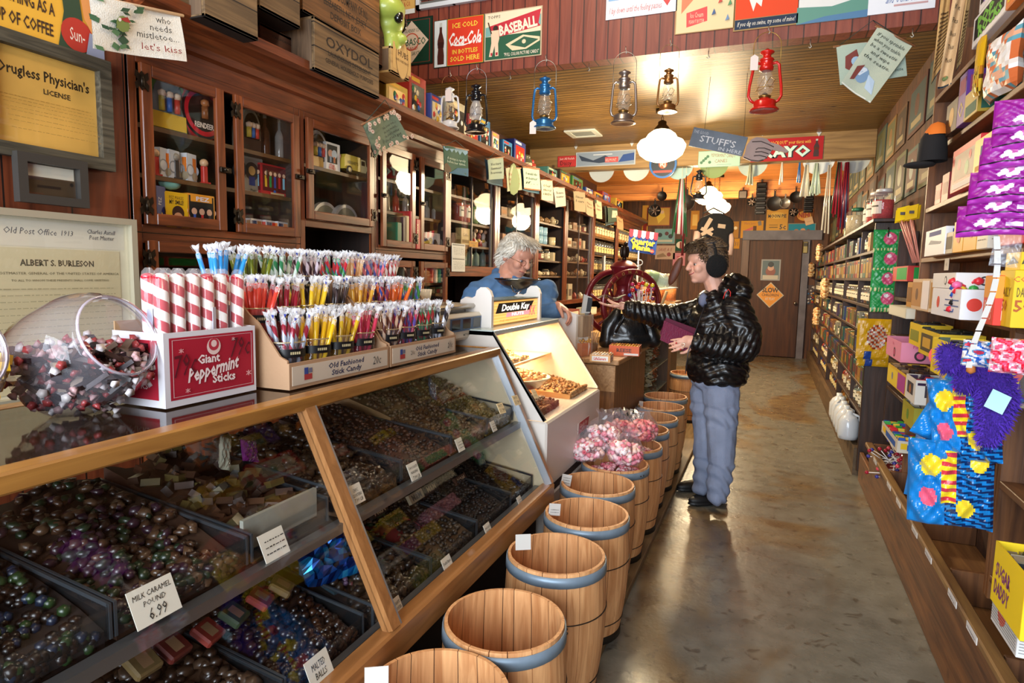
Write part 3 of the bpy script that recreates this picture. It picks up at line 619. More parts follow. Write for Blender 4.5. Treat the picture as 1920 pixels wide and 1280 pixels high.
def g1(b):
    R=random.Random(3)
    for k in range(170):
        a=R.random()*6.28; q=R.random()**.5*.125; c=R.choice(['b01828','8e1220','e8d8c8','e0c8b0','c87868','d8a890'])
        p=Vector((BXY[1][0]+q*math.cos(a),BXY[1][1]+q*math.sin(a),.036+.22+R.uniform(0,.012)))
        m=Matrix.Rotation(R.uniform(0,6),3,'Z')@Matrix.Rotation(R.uniform(-.5,.5),3,'X')
        if k%3: b.ball(p,.008,M(c,.35,coat=.3),(1.3,.8,.7),1,m)
        else: b.ball(p,.010,M(c,.35),(1,.9,.7),1,m); b.cyl(p+m@Vector((.008,0,0)),p+m@Vector((.02,0,0)),.001,M('e8e0d8',.3),.006,5)
inbarrel(*BXY[1],.215,'loose_candy','red and white wrapped candy on the floor of the second barrel',g1,'c8a080')
def g2(b):
    R=random.Random(4)
    for k in range(60):
        a=R.random()*6.28; q=R.random()**.5*.12; b.ball((BXY[3][0]+q*math.cos(a),BXY[3][1]+q*math.sin(a),.036+.235),.010,M(R.choice(['d8a020','e0b840','c03020']),.35),(1.2,.8,.7))
inbarrel(*BXY[3],.225,'loose_candy','yellow wrapped sweets at the bottom of the fourth barrel',g2,'b88a58')
for i in (5,6):
    def g3(b,i=i):
        R=random.Random(i)
        for k in range(150):
            a=R.random()*6.28; q=R.random()**.5*.135; p=Vector((BXY[i][0]+q*math.cos(a),BXY[i][1]+q*math.sin(a),.036+.40+.04*(1-(q/.135)**2)))
            m=Matrix.Rotation(R.uniform(0,6),3,'Z')@Matrix.Rotation(R.uniform(-.6,.6),3,'Y')
            b.cyl(p-m@Vector((.011,0,0)),p+m@Vector((.011,0,0)),.009,M(R.choice(['e88a98','f0b0b4','d86878','f4d8d4']),.35),n=7)
    inbarrel(*BXY[i],.39,'taffy_pieces','pink taffy pieces filling the barrel under the %s bags'%('pale' if i==5 else 'darker'),g3,'c87a80')
film=glassm('f4f4ff',.09,.12)
def taffy_bag(px,py,y,w,h,cols,lab,seed,tilt=0,z=None,n=150):
    p=at(px,py,'y',y); r=root('taffy_bag',lab,'bag of candy',(p.x,p.y,p.z),group='clear bags of pink taffy on the barrels'); r.rotation_euler=(0,tilt,.2*seed); r.scale=(1.15,1.15,1.15)
    R=random.Random(seed); b=B()
    for k in range(n):
        u,v,q=R.uniform(-1,1),R.uniform(-1,1),R.uniform(-1,1)
        if u*u+v*v+q*q>1: 
            L=math.sqrt(u*u+v*v+q*q); u,v,q=u/L,v/L,q/L
        m=Matrix.Rotation(R.uniform(0,6),3,'Z')@Matrix.Rotation(R.uniform(-1,1),3,'Y'); c=Vector((u*w*.46,v*w*.36,h*.38+q*h*.36)); d=m@Vector((.010,0,0))
        b.cyl(c-d,c+d,.0095,M(R.choice(cols),.4),n=7); 
        if k%2: b.cyl(c+d,c+d*1.01,.0045,M('c83850',.4),n=6)
    o=b.build('taffy_pieces',r,kind='stuff')
    b=B(); rs=[]
    for j in range(10):
        t=j/9; rr=[0,.40,.50,.52,.50,.44,.34,.22,.20,.30][j]*w; z=h*(.0+[0,.02,.2,.4,.6,.75,.88,.98,1.1,1.25][j])
        rs.append([(rr*math.cos(2*PI*k/26)*(1+R.uniform(-.09,.09)),rr*.8*math.sin(2*PI*k/26)*(1+R.uniform(-.09,.09)),z+R.uniform(-.05,.05)*h*(j>0)) for k in range(26)])
    b.rings(rs,film,False,False); b.build('clear_film',r)
pale=['f2b8c0','f6d6d6','e88898','f8e6e4','e8707e','f0c8b8']; deep=['e06a72','e88a88','d85868','f0a8a0','e88a78']
taffy_bag(1106,860,2.93,.15,.11,pale,'bag of pale pink taffy leaning over the left rim of its barrel',1,-.2)
taffy_bag(1128,838,3.02,.15,.13,pale,'tallest bag of pale pink taffy, its clear neck pointing up',2,.1)
taffy_bag(1168,868,2.93,.15,.12,pale,'bag of pale pink taffy at the front right of its barrel',3,.2)
taffy_bag(1158,822,3.30,.16,.11,deep,'bag of salmon pink taffy between the pale bags and the deep pink bag',5,0)
taffy_bag(1202,824,3.36,.17,.12,deep,'bag of deep pink taffy at the right, on the second heaped barrel',6,.1)
crinkle('clear_bag','crumpled empty silvery clear bag behind the taffy bags','plastic bag',.16,.10,.08,M('a8a8a8',.15,.4),9,loc=at(1178,800,'y',3.5),rot=(.3,0,.4),amp=.8,mats=lambda u,v,s:M(['3a3a3c','c8c8c8','787878','e8e8e8','8a8078'][int(abs(math.sin(u*29+v*37))*4.9)],.15,.3))
# tags on the barrel rims
for i,(px,py,w_,h_,lab,n) in enumerate([(981,1016,.05,.05,'large blank white tag clipped on the third barrel rim',0),(1040,955,.045,.045,'handwritten tag on the fourth barrel rim',2),(1062,900,.045,.05,'handwritten tag inside the rim of the barrel before the taffy',3),(706,1272,.05,.05,'white tag on the nearest barrel rim, bottom of the picture',0),(1202,757,.03,.04,'small tag inside a barrel rim near the woman',2),(1188,772,.05,.03,'small tag card standing behind the taffy bags',2)]):
    y={981:1.83,1040:2.22,1062:2.6,706:1.06,1202:4.42,1188:3.72}[px]
    p=at(px,py,'y',y); els=scribble([],.15,.85,[.25+.22*k for k in range(n)],'4a4440',.05,i,.12)
    b=B(); plate(b,w_,h_,els,(-w_/2,0,-h_/2),X,Z,'c8c4bc',.0012); o=b.build('barrel_tag',label=lab,cat='tag'); o.location=p; o.rotation_euler=(-.15,.1*(i%3),.55)
# ================= nut case =================
white=M('d8d0c6',.35); cream=M('f0dcc0',.5)
nx0,nz0,nx1,nz1=-1.095,1.15,-.848,.785; ny0,ny1=2.46,3.35
nc=root('nut_warmer_case','white heated nut case with slanted glass front and glowing cream inside','display case',(0,0,0))
b=B(); b.box(-1.5,nx1+.012,ny0,ny1,.48,nz1-.005,white,.008); b.build('front_panel',nc)
b=B(); b.box(-1.5,nx1+.005,ny0,ny1,.445,.48,M('3c3434',.5)); b.build('dark_groove',nc)
b=B(); b.box(-1.5,nx1+.012,ny0,ny1,.036,.445,white,.008); b.build('lower_panel',nc)
b=B()
b.prism([(-1.5,nz1),(nx1,nz1),(nx1,nz1+.01),(nx0,nz0),(-1.5,nz0)],(0,ny0,0),X,Z,(0,.015,0),white); b.build('side_panel',nc)
b=B(); b.prism([(-1.5,nz1),(nx1,nz1),(nx1,nz1+.01),(nx0,nz0),(-1.5,nz0)],(0,ny1-.015,0),X,Z,(0,.015,0),cream); b.build('side_panel',nc)
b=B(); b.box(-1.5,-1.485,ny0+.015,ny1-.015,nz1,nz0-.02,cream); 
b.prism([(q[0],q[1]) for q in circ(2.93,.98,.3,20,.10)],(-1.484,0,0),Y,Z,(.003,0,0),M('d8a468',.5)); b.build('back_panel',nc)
b=B(); b.box(-1.5,nx0+.01,ny0,ny1,nz0-.02,nz0+.006,M('b8c8c4',.2),.003); b.build('top_panel',nc)
def sl(b,y0,y1,m,t):
    A=Vector((nx0,0,nz0)); C=Vector((nx1,0,nz1)); d=(C-A).normalized(); n=Vector((-d.z,0,d.x)); n=n if n.x>0 else -n; vs=[]
    for y in (y0,y1):
        for p in (A,C): vs+=[p+n*t/2+Y*y,p-n*t/2+Y*y]
    b.add(vs,[(0,1,3,2),(4,6,7,5),(0,4,5,1),(2,3,7,6),(0,2,6,4),(1,5,7,3)],m)
b=B(); sl(b,ny0+.012,ny1-.012,glassm('ffffff',.02,.03),.004); b.build('front_glass',nc)
b=B(); sl(b,ny0,ny0+.012,M('2a2624',.4),.012); b.build('glass_trim',nc)
b=B(); sl(b,ny1-.012,ny1,M('6a4a38',.4),.012); b.build('glass_trim',nc)
b=B(); b.box(-1.485,-1.12,ny0+.015,ny1-.015,.955,.965,M('e8c898',.5)); b.build('inner_shelf',nc)
b=B(); plate(b,.20,.055,[('p',[(.0,.0),(.88,.0),(1,1),(.12,1)],'a82c30'),('t','Double Kay',.5,.68,.34,'e8c8c0',{'s':.3,'b':.02}),('t','NUTS',.45,.28,.25,'e8c8c0',{'b':.02}),('p',[(.2,-.35),(.95,-.35),(1.0,-.02),(.24,-.02)],'4a4440'),('t','PALACE',.6,-.18,.2,'b8a8a0')],(nx1+.013,2.93,.62),Y,Z,'d8d0c6',.001); b.build('red_logo',nc)
b=B(); plate(b,.10,.05,[('p',[(.0,.0),(.88,.0),(1,1),(.12,1)],'8c2c28'),('t','NUTS',.5,.5,.4,'5c1c18')],(nx1+.013,2.95,.36),Y,Z,'d8d0c6',.001); b.build('red_logo',nc)
l=area('nut_case_light',(-1.2,(ny0+ny1)/2,nz0-.03),(0,0,0),.1,.7,10,(1,.78,.48)); l.parent=nc
l=area('nut_case_light',(-1.3,(ny0+ny1)/2,.945),(0,0,0),.1,.7,7,(1,.74,.42)); l.parent=nc
nutc=['d8a060','c8884a','e8b878','b87838']
heap('loose_nuts','heap of cashews on the glowing upper shelf',-1.46,-1.14,ny0+.05,ny1-.3,.975,1.03,'nut',nutc,300,.012,cat='nuts',seed=60)
heap('loose_nuts','shelled nuts spread at the front of the heated case',-1.3,-.9,ny0+.04,ny0+.36,.80,.845,'nut',['b87040','a85c30','c88850'],260,.011,cat='nuts',seed=61)
heap('loose_nuts','pale cashews in the right corner of the heated case',-1.3,-.9,ny1-.36,ny1-.03,.80,.845,'nut',nutc,240,.011,cat='nuts',seed=62)
pc=Vector((-1.12,2.80,.86))
b=B(); b.lathe([(0.001,0),(.12,0),(.165,.045),(.172,.045),(.172,.05),(.16,.05),(.115,.008),(0.001,.008)],M('e8d8c0',.3,.4),n=32); o=b.build('nut_pan',label='round shallow pan full of nuts in the middle of the heated case',cat='pan'); o.location=pc
b=B(); Rr=random.Random(8)
b.lathe([(0.001,.035),(.14,.03)],M('c88850',.6),n=24)
for k in range(330):
    a=Rr.random()*6.28; q=Rr.random()**.5*.145; b.ball((q*math.cos(a),q*math.sin(a),.045+.03*(1-(q/.15)**2)+Rr.uniform(-.004,.006)),.011,M(Rr.choice(nutc+['f0d0a0']),.5),(1.3,.7,.6),1,Matrix.Rotation(Rr.uniform(0,6),3,'Z')@Matrix.Rotation(Rr.uniform(-.6,.6),3,'X'))
o=b.build('loose_nuts',label='mixed nuts heaped in the round pan',cat='nuts',kind='stuff'); o.location=pc
b=B(); b.lathe([(.0,0),(.05,.0),(.05,.07),(.046,.07),(.046,.004)],M('c8c0b0',.3,.6),n=16); o=b.build('pan_stand',label='small metal cup under the nut pan',cat='stand'); o.location=(pc.x,pc.y,.787)
for i,(px,py,w_,t) in enumerate([(940,765,.055,'Mixed'),(968,750,.06,'11.99'),(1003,738,.05,''),(1050,752,.0,'')]):
    if not w_: continue
    p=at(px,py,'x',-.885); b=B(); plate(b,w_,.04,[('t','NUTS',.5,.75,.25,'3a3028',{'s':.2}),('t','11.99',.5,.3,.4,'3a3028',{'s':.2})] if t else scribble([],.1,.9,[.3,.6],'a89070',.06,4,.1),(-w_/2,0,-.02),X,Z,'e8d4a8',.001)
    o=b.build('price_card',label=['price card at the near corner of the heated nut case','price card left of the pan in the heated nut case','white card leaning among the nuts right of the pan'][i],cat='price card'); o.location=(p.x,p.y,p.z); o.rotation_euler=(-.5,.1,PI/2)
# illuminated nut sign with rounded ends
c=at(977,600,'x',-1.16); sgn=root('light_box_sign','illuminated orange and black nut sign with white rounded ends on the heated case','sign',(-1.25,at(972,590,'x',-1.16).y-.02,nz0+.006))
L_=.60
L_=at(1018,590,'x',-1.16).y-at(935,590,'x',-1.16).y
endp=[(-.10,0),(.10,0),(.10,.13),(.085,.165),(.06,.175),(.03,.16),(.02,.125),(-.02,.115),(-.06,.12),(-.09,.10),(-.10,.07)]
endp=[(.10,0),(.10,.14),(.09,.165),(.07,.18),(.045,.18),(.025,.165),(.018,.14),(.0,.13),(-.03,.135),(-.055,.12),(-.06,.09),(-.06,0)]
for s in (-1,1):
    b=B(); b.prism(endp,(0,s*(L_/2+.012)-.012,0),X,Z,(0,.024,0),M('ece4dc',.35)); b.build('rounded_end',sgn)
b=B(); b.box(-.05,.085,-L_/2,L_/2,0,.118,M('d8b070',.4)); b.box(-.05,.09,-L_/2,L_/2,.118,.122,M('8aa098',.2)); b.build('box_body',sgn)
em=lambda c,e: M(c,.4,emit=e)
b=B(); x=.0865
b.quad(Vector((x,-L_/2+.005,.008)),Vector((x,L_/2-.005,.008)),Vector((x,L_/2-.005,.112)),Vector((x,-L_/2+.005,.112)),em('f0b45c',1.1))
for k in range(7): b.quad(*[Vector((x+.0006,yy,zz+.012+k*.014)) for yy,zz in ((-L_/2+.01,0),(L_/2-.01,0),(L_/2-.01,.004),(-L_/2+.01,.004))],em('f8c878',1.1))
b.add([(x+.001,-L_*.42,.058),(x+.001,L_*.30,.058),(x+.001,L_*.40,.105),(x+.001,-L_*.36,.105)],[(0,1,2,3)],M('0c0a0a',.4))
b.text('Double Kay',(x+.0016,-.005,.068),Y,Z,.030,em('fff8ec',1.2),.03,.25,L_*.60)
b.add([(x+.001,-L_*.22,.036),(x+.001,L_*.28,.036),(x+.001,L_*.30,.057),(x+.001,-L_*.20,.057)],[(0,1,2,3)],em('e0a0a8',.9))
b.text('NUTS',(x+.0016,.02,.040),Y,Z,.014,em('fff0e8',1.2),.03,0,L_*.26)
b.text('KK',(x+.002,L_*.36,.03),Y,Z,.05,em('d86878',.9),.01,.3,L_*.16)
b.text('THE FRESHWAY FAMOUS',(x+.0016,-.02,.016),Y,Z,.010,em('c87840',1),0,.2,L_*.62)
b.build('lit_panel',sgn)
# steel pan balance
bs=root('pan_scale','old balance scale with a wide shallow steel bowl behind the nut sign','scale',at(978,600,'x',-1.36)); 
sc=bs.location.copy(); bs.location=(-1.40,sc.y+.02,1.156)
b=B(); b.lathe([(.001,.145),(.03,.146),(.075,.162),(.115,.19),(.13,.208),(.135,.208),(.135,.212),(.128,.212),(.11,.195),(.07,.168),(.03,.152),(.001,.151)],M('8c8a84',.25,.95),n=40); b.lathe([(.134,.207),(.140,.213),(.134,.215)],M('9a9890',.2,1),n=40); b.build('steel_bowl',bs)
b=B(); b.box(-.06,.06,-.10,.10,0,.03,M('c8c4bc',.4),.01); b.box(-.02,.02,-.03,.03,.03,.09,M('b8b4ac',.3,.6),.004); b.build('scale_base',bs)
b=B(); b.tube([(0,-.095,.175),(0,-.06,.14),(0,0,.125),(0,.06,.14),(0,.095,.175)],.004,M('c0c0c0',.2,1)); b.cyl((0,0,.09),(0,0,.126),.006,M('c0c0c0',.2,1)); b.build('bowl_cradle',bs)
for i,(dy,c) in enumerate(((-.05,'e8e4d8'),(.0,'a8bcd0'),(.045,'c8a888'))):
    b=B(); b.box(-.012,.012,dy-.014,dy+.014,.03,.058,M(c,.4),.003); b.build('weight',bs)
# digital scale
ds=root('digital_scale','cream digital scale with three dark display windows and steel platter','scale',(-1.35,2.43,1.091)); 
b=B(); dm=M('dcd4c0',.4)
b.prism([(-.15,.0),(.135,.0),(.145,.012),(.15,.10),(.14,.112),(-.14,.112),(-.15,.09)],(0,-.17,.022),X,Z,(0,.34,0),dm); b.build('scale_body',ds)
b=B(); b.box(-.17,.12,-.19,.17,.150,.172,M('a8a298',.25,.9),.008); b.box(-.10,.08,-.12,.12,.132,.150,M('6c6860',.4,.5)); b.build('steel_platter',ds)
b=B(); b.add([(.1492,-.155,.062),(.1492,.16,.062),(.1508,.16,.118),(.1508,-.155,.118)],[(0,1,2,3)],M('4a6488',.4))
for k in range(3):
    y0=-.14+k*.10; b.add([(.1500,y0,.070),(.1500,y0+.075,.070),(.1515,y0+.075,.112),(.1515,y0,.112)],[(0,1,2,3)],M('20201c',.15))
b.text('METTLER TOLEDO',(.149,.03,.040),Y,Z,.009,M('3a3834',.4),.01,0,.12); b.build('display_panel',ds)
for dx,dy in ((.12,-.14),(.12,.14),(-.12,-.14),(-.12,.14)):
    b=B(); b.lathe([(.001,0),(.018,.0),(.022,.006),(.018,.012),(.006,.013),(.006,.024)],M('1a1a1a',.4),c=(dx,dy,0),n=12); b.build('foot',ds)
# paper cones holder by the scale
b=B()
for k in range(16):
    a=2*PI*k/16; b.cyl((.012*math.cos(a),.012*math.sin(a),0),(.026*math.cos(a),.026*math.sin(a),.06),.004,M('f0e4cc',.5),n=5)
b.lathe([(.001,0),(.02,0),(.028,.05),(.026,.05),(.018,.004)],M('e8dcc0',.5),n=16)
o=b.build('stick_cup',label='small cup of white paper sticks on the digital scale',cat='cup'); o.location=(-1.40,2.42,1.264)
# ================= signs on the header =================
def rect(ax,val,tl,br):
    a=at(*tl,ax,val); c=at(*br,ax,val); i=1 if ax=='x' else 0
    return min(a[i],c[i]),max(a[i],c[i]),min(a.z,c.z),max(a.z,c.z)
def ysign(tl,br,y,base,els,name,label,cat='sign',t=.006,frame=None,group=None,h=None,extra=None):
    a=at(*tl,'y',y); c=at(*br,'y',y); w_=c.x-a.x; hh=h or a.z-c.z
    if frame:
        r=root(name,label,cat,(a.x,y,c.z),group=group); b=B(); plate(b,w_,hh,els,(0,0,0),X,Z,base,t); b.build('picture',r)
        f=B(); q=.012
        for q0,q1,q2,q3 in ((-q,0,-q,hh+q),(w_,w_+q,-q,hh+q),(0,w_,-q,0),(0,w_,hh,hh+q)): f.box(q0,q1,-.012,t,q2,q3,M(frame,.5))
        f.build('frame',r); return r
    b=B(); plate(b,w_,hh,els,(0,0,0),X,Z,base,t)
    if extra: extra(b,w_,hh)
    o=b.build(name,label=label,cat=cat,group=group); o.location=(a.x,y,c.z); return o
SYH=HDR-.007
def bottle(x0,x1,y0,y1,c,c2='e8e0d0'):
    w=x1-x0;h=y1-y0;m=(x0+x1)/2
    return [('p',[(m-w*.14,y1),(m+w*.14,y1),(m+w*.14,y0+h*.78),(m+w*.36,y0+h*.58),(m+w*.38,y0+h*.5),(m+w*.30,y0+h*.38),(m+w*.38,y0+h*.2),(m+w*.36,y0),(m-w*.36,y0),(m-w*.38,y0+h*.2),(m-w*.30,y0+h*.38),(m-w*.38,y0+h*.5),(m-w*.36,y0+h*.58),(m-w*.14,y0+h*.78)],c),
    ('r',m-w*.34,y0+h*.40,m+w*.34,y0+h*.54,c2),('p',[(m-w*.14,y1),(m+w*.14,y1),(m+w*.14,y1-h*.1),(m-w*.14,y1-h*.1)],'c8c8c0')]
def bolts(t,y,n,c): return []
els=[('r',.0,.0,1,.12,'e8e8e0'),('t','MAGNESIA',.55,.6,.18,'6a4a20',{'w':.5}),('t','PREPARED & SOLD BY',.5,.4,.1,'8a3018',{'w':.6}),('t','GODFREY & CO.',.5,.26,.12,'b02818',{'w':.7}),('c',.5,1.0,.3,'5a3a20')]
ysign((727,-40),(778,24),SYH,'e0b060',els,'tin_sign','yellow printed tin sign with white lower border, above the green pepper sauce sign')
els=[('r',.03,.03,.97,.97,'0e3a28'),('r',.07,.05,.93,.055,'b02828'),('r',.92,.05,.93,.95,'b02828'),('r',.07,.945,.93,.95,'b02828'),('p',[(.47,.05),(.90,.5),(.47,.95),(.04,.5)],'e8d0b8'),('c',.47,.5,.19,'d05030'),('c',.47,.5,.165,'e8d0b8'),
 ('t','McILHENNY CO.',.47,.74,.075,'1a4a30',{'w':.42}),('t','TABASCO',.47,.5,.15,'1a5a38',{'w':.72,'b':.01}),('t','BRAND',.47,.36,.07,'c04028'),('t','PEPPER SAUCE',.47,.25,.085,'1a4a30',{'w':.42})]
ysign((738,40),(811,118),SYH,'0a2418',els,'tin_sign','dark green tin sign with a white diamond, beside the alien mask')
els=[('r',0,0,.27,1,'20402c'),('r',.012,.01,.26,.99,'dce0e0')]+bottle(.05,.23,.06,.94,'4a1c10','3a140c')+[('r',.275,.01,.99,.99,'d09a28'),('r',.285,.022,.98,.978,'d83a20'),('t','ICE COLD',.63,.84,.10,'f0c840',{'w':.5,'b':.02}),('t','Coca-Cola',.63,.56,.26,'f4f0e8',{'w':.64,'b':.025,'s':.35}),('p',[(.34,.46),(.60,.43),(.86,.47),(.60,.40),(.44,.41)],'f4f0e8'),('t','IN BOTTLES',.63,.29,.09,'f0c840',{'w':.5,'b':.02}),('t','SOLD HERE',.63,.14,.10,'f0c840',{'w':.58,'b':.02})]
ysign((814,40),(907,117),SYH,'20402c',els,'tin_sign','red tin sign reading ICE COLD IN BOTTLES SOLD HERE beside a tall bottle')
els=[('r',.02,.02,.98,.98,'f0d8b8'),('p',[(.02,.70),(.98,.84),(.98,.62),(.02,.50)],'7aa8a0'),('r',.02,.02,.98,.5,'2c5a40'),('p',[(.1,.72),(.98,.94),(.94,.66),(.98,.60),(.28,.48),(.2,.55),(.12,.5)],'c02838'),('t','BASEBALL',.60,.66,.20,'f0e0c8',{'w':.66,'b':.04,'rot':.13}),('t','TOPPS',.17,.90,.06,'2a3a2c',{'w':.22}),
('p',[(.38,.30),(.68,.46),(.97,.38),(.97,.30),(.74,.16),(.50,.16)],'e8d0a8'),('p',[(.46,.28),(.70,.42),(.95,.33),(.72,.19)],'2c5a40'),('c',.70,.32,.045,'e8d0a8'),('c',.2,.66,.06,'3a2018'),('p',[(.12,.62),(.26,.62),(.27,.44),(.25,.34),(.26,.08),(.20,.08),(.19,.3),(.14,.08),(.09,.08),(.13,.36)],'e8c8a8'),('r',.12,.1,.15,.16,'b02838'),('r',.21,.1,.245,.16,'b02838'),('p',[(.06,.80),(.08,.80),(.14,.56),(.12,.55)],'4a2a18'),
('t','"FULL COLOR PICTURE CARDS"',.66,.09,.07,'f0e0c8',{'w':.60,'b':.01})]
ysign((909,26),(1015,103),SYH,'c8b090',els,'tin_sign','tin sign with the word BASEBALL on a red pennant, batter and green field')
els=[('r',.03,.35,.92,1,'8ab0d8'),('r',.2,.4,.5,1,'3a5a9a'),('r',.55,.4,.85,1,'5a7ab8'),('t','I lay down until the feeling passes.',.42,.16,.12,'c05050',{'w':.74,'s':.3}),('p',[(.86,.12),(.95,.33),(.90,.42),(.86,.38),(.80,.40),(.78,.28)],'c83030')]
ysign((1139,-60),(1270,20),SYH,'e8ecf0',els,'tin_sign','white and blue sign captioned I lay down until the feeling passes')
R=random.Random(2); els=[('r',.02,.01,.98,.99,'e8cfa0'),('p',[(.1,.28),(.35,.5),(.7,1),(.45,1),(.1,.5)],'d87850'),('p',[(.2,.08),(.55,.14),(.54,.34),(.19,.28)],'d84040'),('t','Ice Cream',.37,.24,.07,'f0c8a8',{'w':.22}),('t','PEANUT BUTTER',.37,.15,.05,'f0c8a8',{'w':.26})]+[('c',R.uniform(.1,.7),R.uniform(.4,.98),.035,R.choice(['c86040','e09a60','b84838'])) for _ in range(26)]+[('p',[(x,y),(x+.07,y+.02),(x+.04,y+.09)],c) for x,y,c in ((.62,.2,'3a5a8a'),(.72,.35,'c04030'),(.85,.1,'6a8ab0'),(.88,.3,'4a8a5a'),(.66,.45,'c04030'),(.8,.5,'2a3a5a'))]
ysign((1271,-70),(1376,52),SYH,'b89868',els,'tin_sign','cream coloured vintage candy sign with a pink caption box, left of the ham sign')
els=[('r',.02,.18,.98,.99,'e04a24'),('r',.02,.02,.98,.17,'26344a'),('p',[(.1,1),(.55,1),(.42,.45),(.3,.4),(.22,.5)],'d8dce0'),('p',[(.22,.5),(.3,.28),(.34,.42),(.42,.34),(.45,.6)],'e8e0d8'),('p',[(.60,1),(.95,1),(.95,.45),(.6,.45)],'26344a'),('t','HAM',.78,.62,.16,'e8dcd0',{'w':.24,'b':.03}),('t','OF',.78,.85,.1,'e8dcd0'),('t','If you dig on swine, try some of mine!',.5,.10,.075,'e8e0d0',{'w':.88,'s':.3})]
ysign((1381,-60),(1498,45),SYH,'a88858',els,'tin_sign','orange-red tin sign with a pig and HAM above a dark blue motto strip')
els=[('r',.01,.01,.99,.99,'e0e0dc'),('p',[(0,.0),(1,.0),(1,.42),(.5,.28),(0,.33)],'5a9080'),('p',[(0,.0),(1,.0),(1,.14),(.4,.10)],'4a78a0'),('t',"HERSHEY'S",.3,.88,.16,'6a5a4a',{'w':.46,'b':.02}),('t','SYRUP',.3,.58,.15,'8a6a50',{'w':.32,'b':.02}),('r',.64,.45,.84,1,'2a2c34'),('t','TITLE',.74,.85,.1,'c8c8c8'),('r',.92,.6,.94,.95,'7080a0')]
ysign((1499,-50),(1626,31),SYH,'b0b8b0',els,'tin_sign',"pale tin sign reading SYRUP over a green and blue grass strip")
els=[('p',[(.1,.75),(.5,.55),(.7,.8),(.8,.95),(.1,1)],'2a2a30'),('t','and Other Flavors',.60,.28,.16,'3a5a9a',{'w':.6,'s':.5}),('r',.42,.12,.9,.16,'c8a0a0')]
ysign((1627,-60),(1753,14),SYH,'e8eaf0',els,'tin_sign','white tin sign with black lettering and blue script, at the right end of the header')
# hooks under the header
grey=M('b0aca4',.35,.9)
for px,py in ((957,112),(1105,100),(1330,70),(1522,45),(1714,25)):
    p=at(px,py,'y',HDR+.04); b=B(); b.tube([(0,0,.03),(0,0,0),(.008,0,-.012),(.0,0,-.02),(-.010,0,-.010)],.003,grey); o=b.build('ceiling_hook',label='small screw hook in the header edge, '+{957:'below the baseball sign',1105:'below the bare planks left of the silver lantern',1330:'between brass and red lanterns',1522:'right of the red lantern',1714:'nearest the right wall'}[px],cat='hook'); o.location=(p.x,HDR+.04,CZ-.052)
# ================= lanterns =================
def lantern(px,ptop,pbot,phandle,y,col,lab,metal=.3,rough=.3,handle='b0a080',soot='e8e4d8',tagc=None,wd=.46,op=.14):
    p=at(px,pbot,'y',y); H=at(px,ptop,'y',y).z-p.z; r=root('hurricane_lantern',lab,'lantern',(p.x,y,p.z),rz=.2,group='hurricane lanterns hanging from the header')
    m=M(col,rough,metal,coat=.3); h=H
    b=B(); b.lathe([(.001,.02*h),(.20*h,.0),(.235*h,.0),(.235*h,.018*h),(.20*h,.045*h),(.185*h,.06*h),(.185*h,.13*h),(.17*h,.16*h),(.10*h,.18*h),(.085*h,.20*h)],m,n=32); b.build('fuel_tank',r)
    b=B(); b.lathe([(.085*h,.20*h),(.10*h,.215*h),(.10*h,.24*h),(.06*h,.25*h),(.03*h,.29*h),(.001,.30*h)],M('8a6a38' if col!='c8c8c8' else 'a8a8a8',.3,.8),n=20); b.build('burner',r)
    b=B(); b.lathe([(.085*h,.25*h),(.125*h,.34*h),(.135*h,.43*h),(.12*h,.53*h),(.085*h,.62*h),(.075*h,.66*h)],glassm(soot,op,.03),n=28); b.build('glass_chimney',r)
    b=B(); b.lathe([(.078*h,.64*h),(.11*h,.65*h),(.115*h,.70*h),(.10*h,.72*h),(.10*h,.80*h),(.12*h,.815*h),(.10*h,.84*h),(.065*h,.85*h),(.065*h,.90*h),(.115*h,.93*h),(.11*h,.95*h),(.05*h,.975*h),(.02*h,1.0*h),(.001,1.0*h)],m,n=28); b.build('crown',r)
    for s in (-1,1):
        b=B(); b.tube([(s*.09*h,0,.76*h),(s*.16*h,0,.775*h),(s*.20*h,0,.74*h),(s*.215*h,0,.62*h),(s*wd*.5*h,0,.40*h),(s*(wd*.5+.01)*h,0,.24*h),(s*.22*h,0,.17*h),(s*.16*h,0,.13*h)],.024*h,m,10); b.build('air_tube',r)
    b=B()
    for a in (.5,-.5):
        b.tube([(-.15*h,-.0,.30*h),(-.05*h,-.135*h,(.42+a*.18)*h),(.05*h,-.135*h,(.42-a*.18)*h),(.15*h,0,.50*h)],.005*h,M(handle,.4,.8),4)
    b.tube([(.14*h*math.cos(t),.14*h*math.sin(t),.36*h) for t in [2*PI*k/20 for k in range(20)]],.005*h,M(handle,.4,.8),4,closed=True)
    b.build('wire_guard',r)
    hz=at(px,phandle,'y',y).z-p.z; wv=.215*h
    b=B(); pts=[(-wv,0,.64*h),(-wv,0,hz-.22*h)]+[(wv*math.cos(t),0,hz-.22*h+.22*h*math.sin(t)) for t in [PI-PI*k/12 for k in range(13)]]+[(wv,0,.64*h)]
    b.tube(pts,.006*h,M(handle,.35,.9),5); b.build('bail_handle',r)
    b=B(); b.tube([(0,0,hz-.012),(.01,0,hz),(0,0,hz+.012),(0,0,hz+.035)],.003,grey,5); b.build('hook',r)
    if tagc:
        b=B(); b.prism([(-.022,0),(.022,0),(.022,.075),(0,.09),(-.022,.075)],(tagc[0]*h,-.15*h,tagc[1]*h),X,Z,(0,.002,0),M('e8d8d0',.6)); b.build('paper_tag',r)
    return r
LY=HDR-.06
lantern(843,163,241,141,LY,'dcdce0','white hurricane lantern, leftmost in the row',0,.35,'a87848',tagc=(0,.62),soot='a89888')
lantern(892,157,249,129,LY,'18181c','glossy black hurricane lantern with a frosted chimney',.2,.15,'a8a8b0',soot='d8d0c8',op=.5)
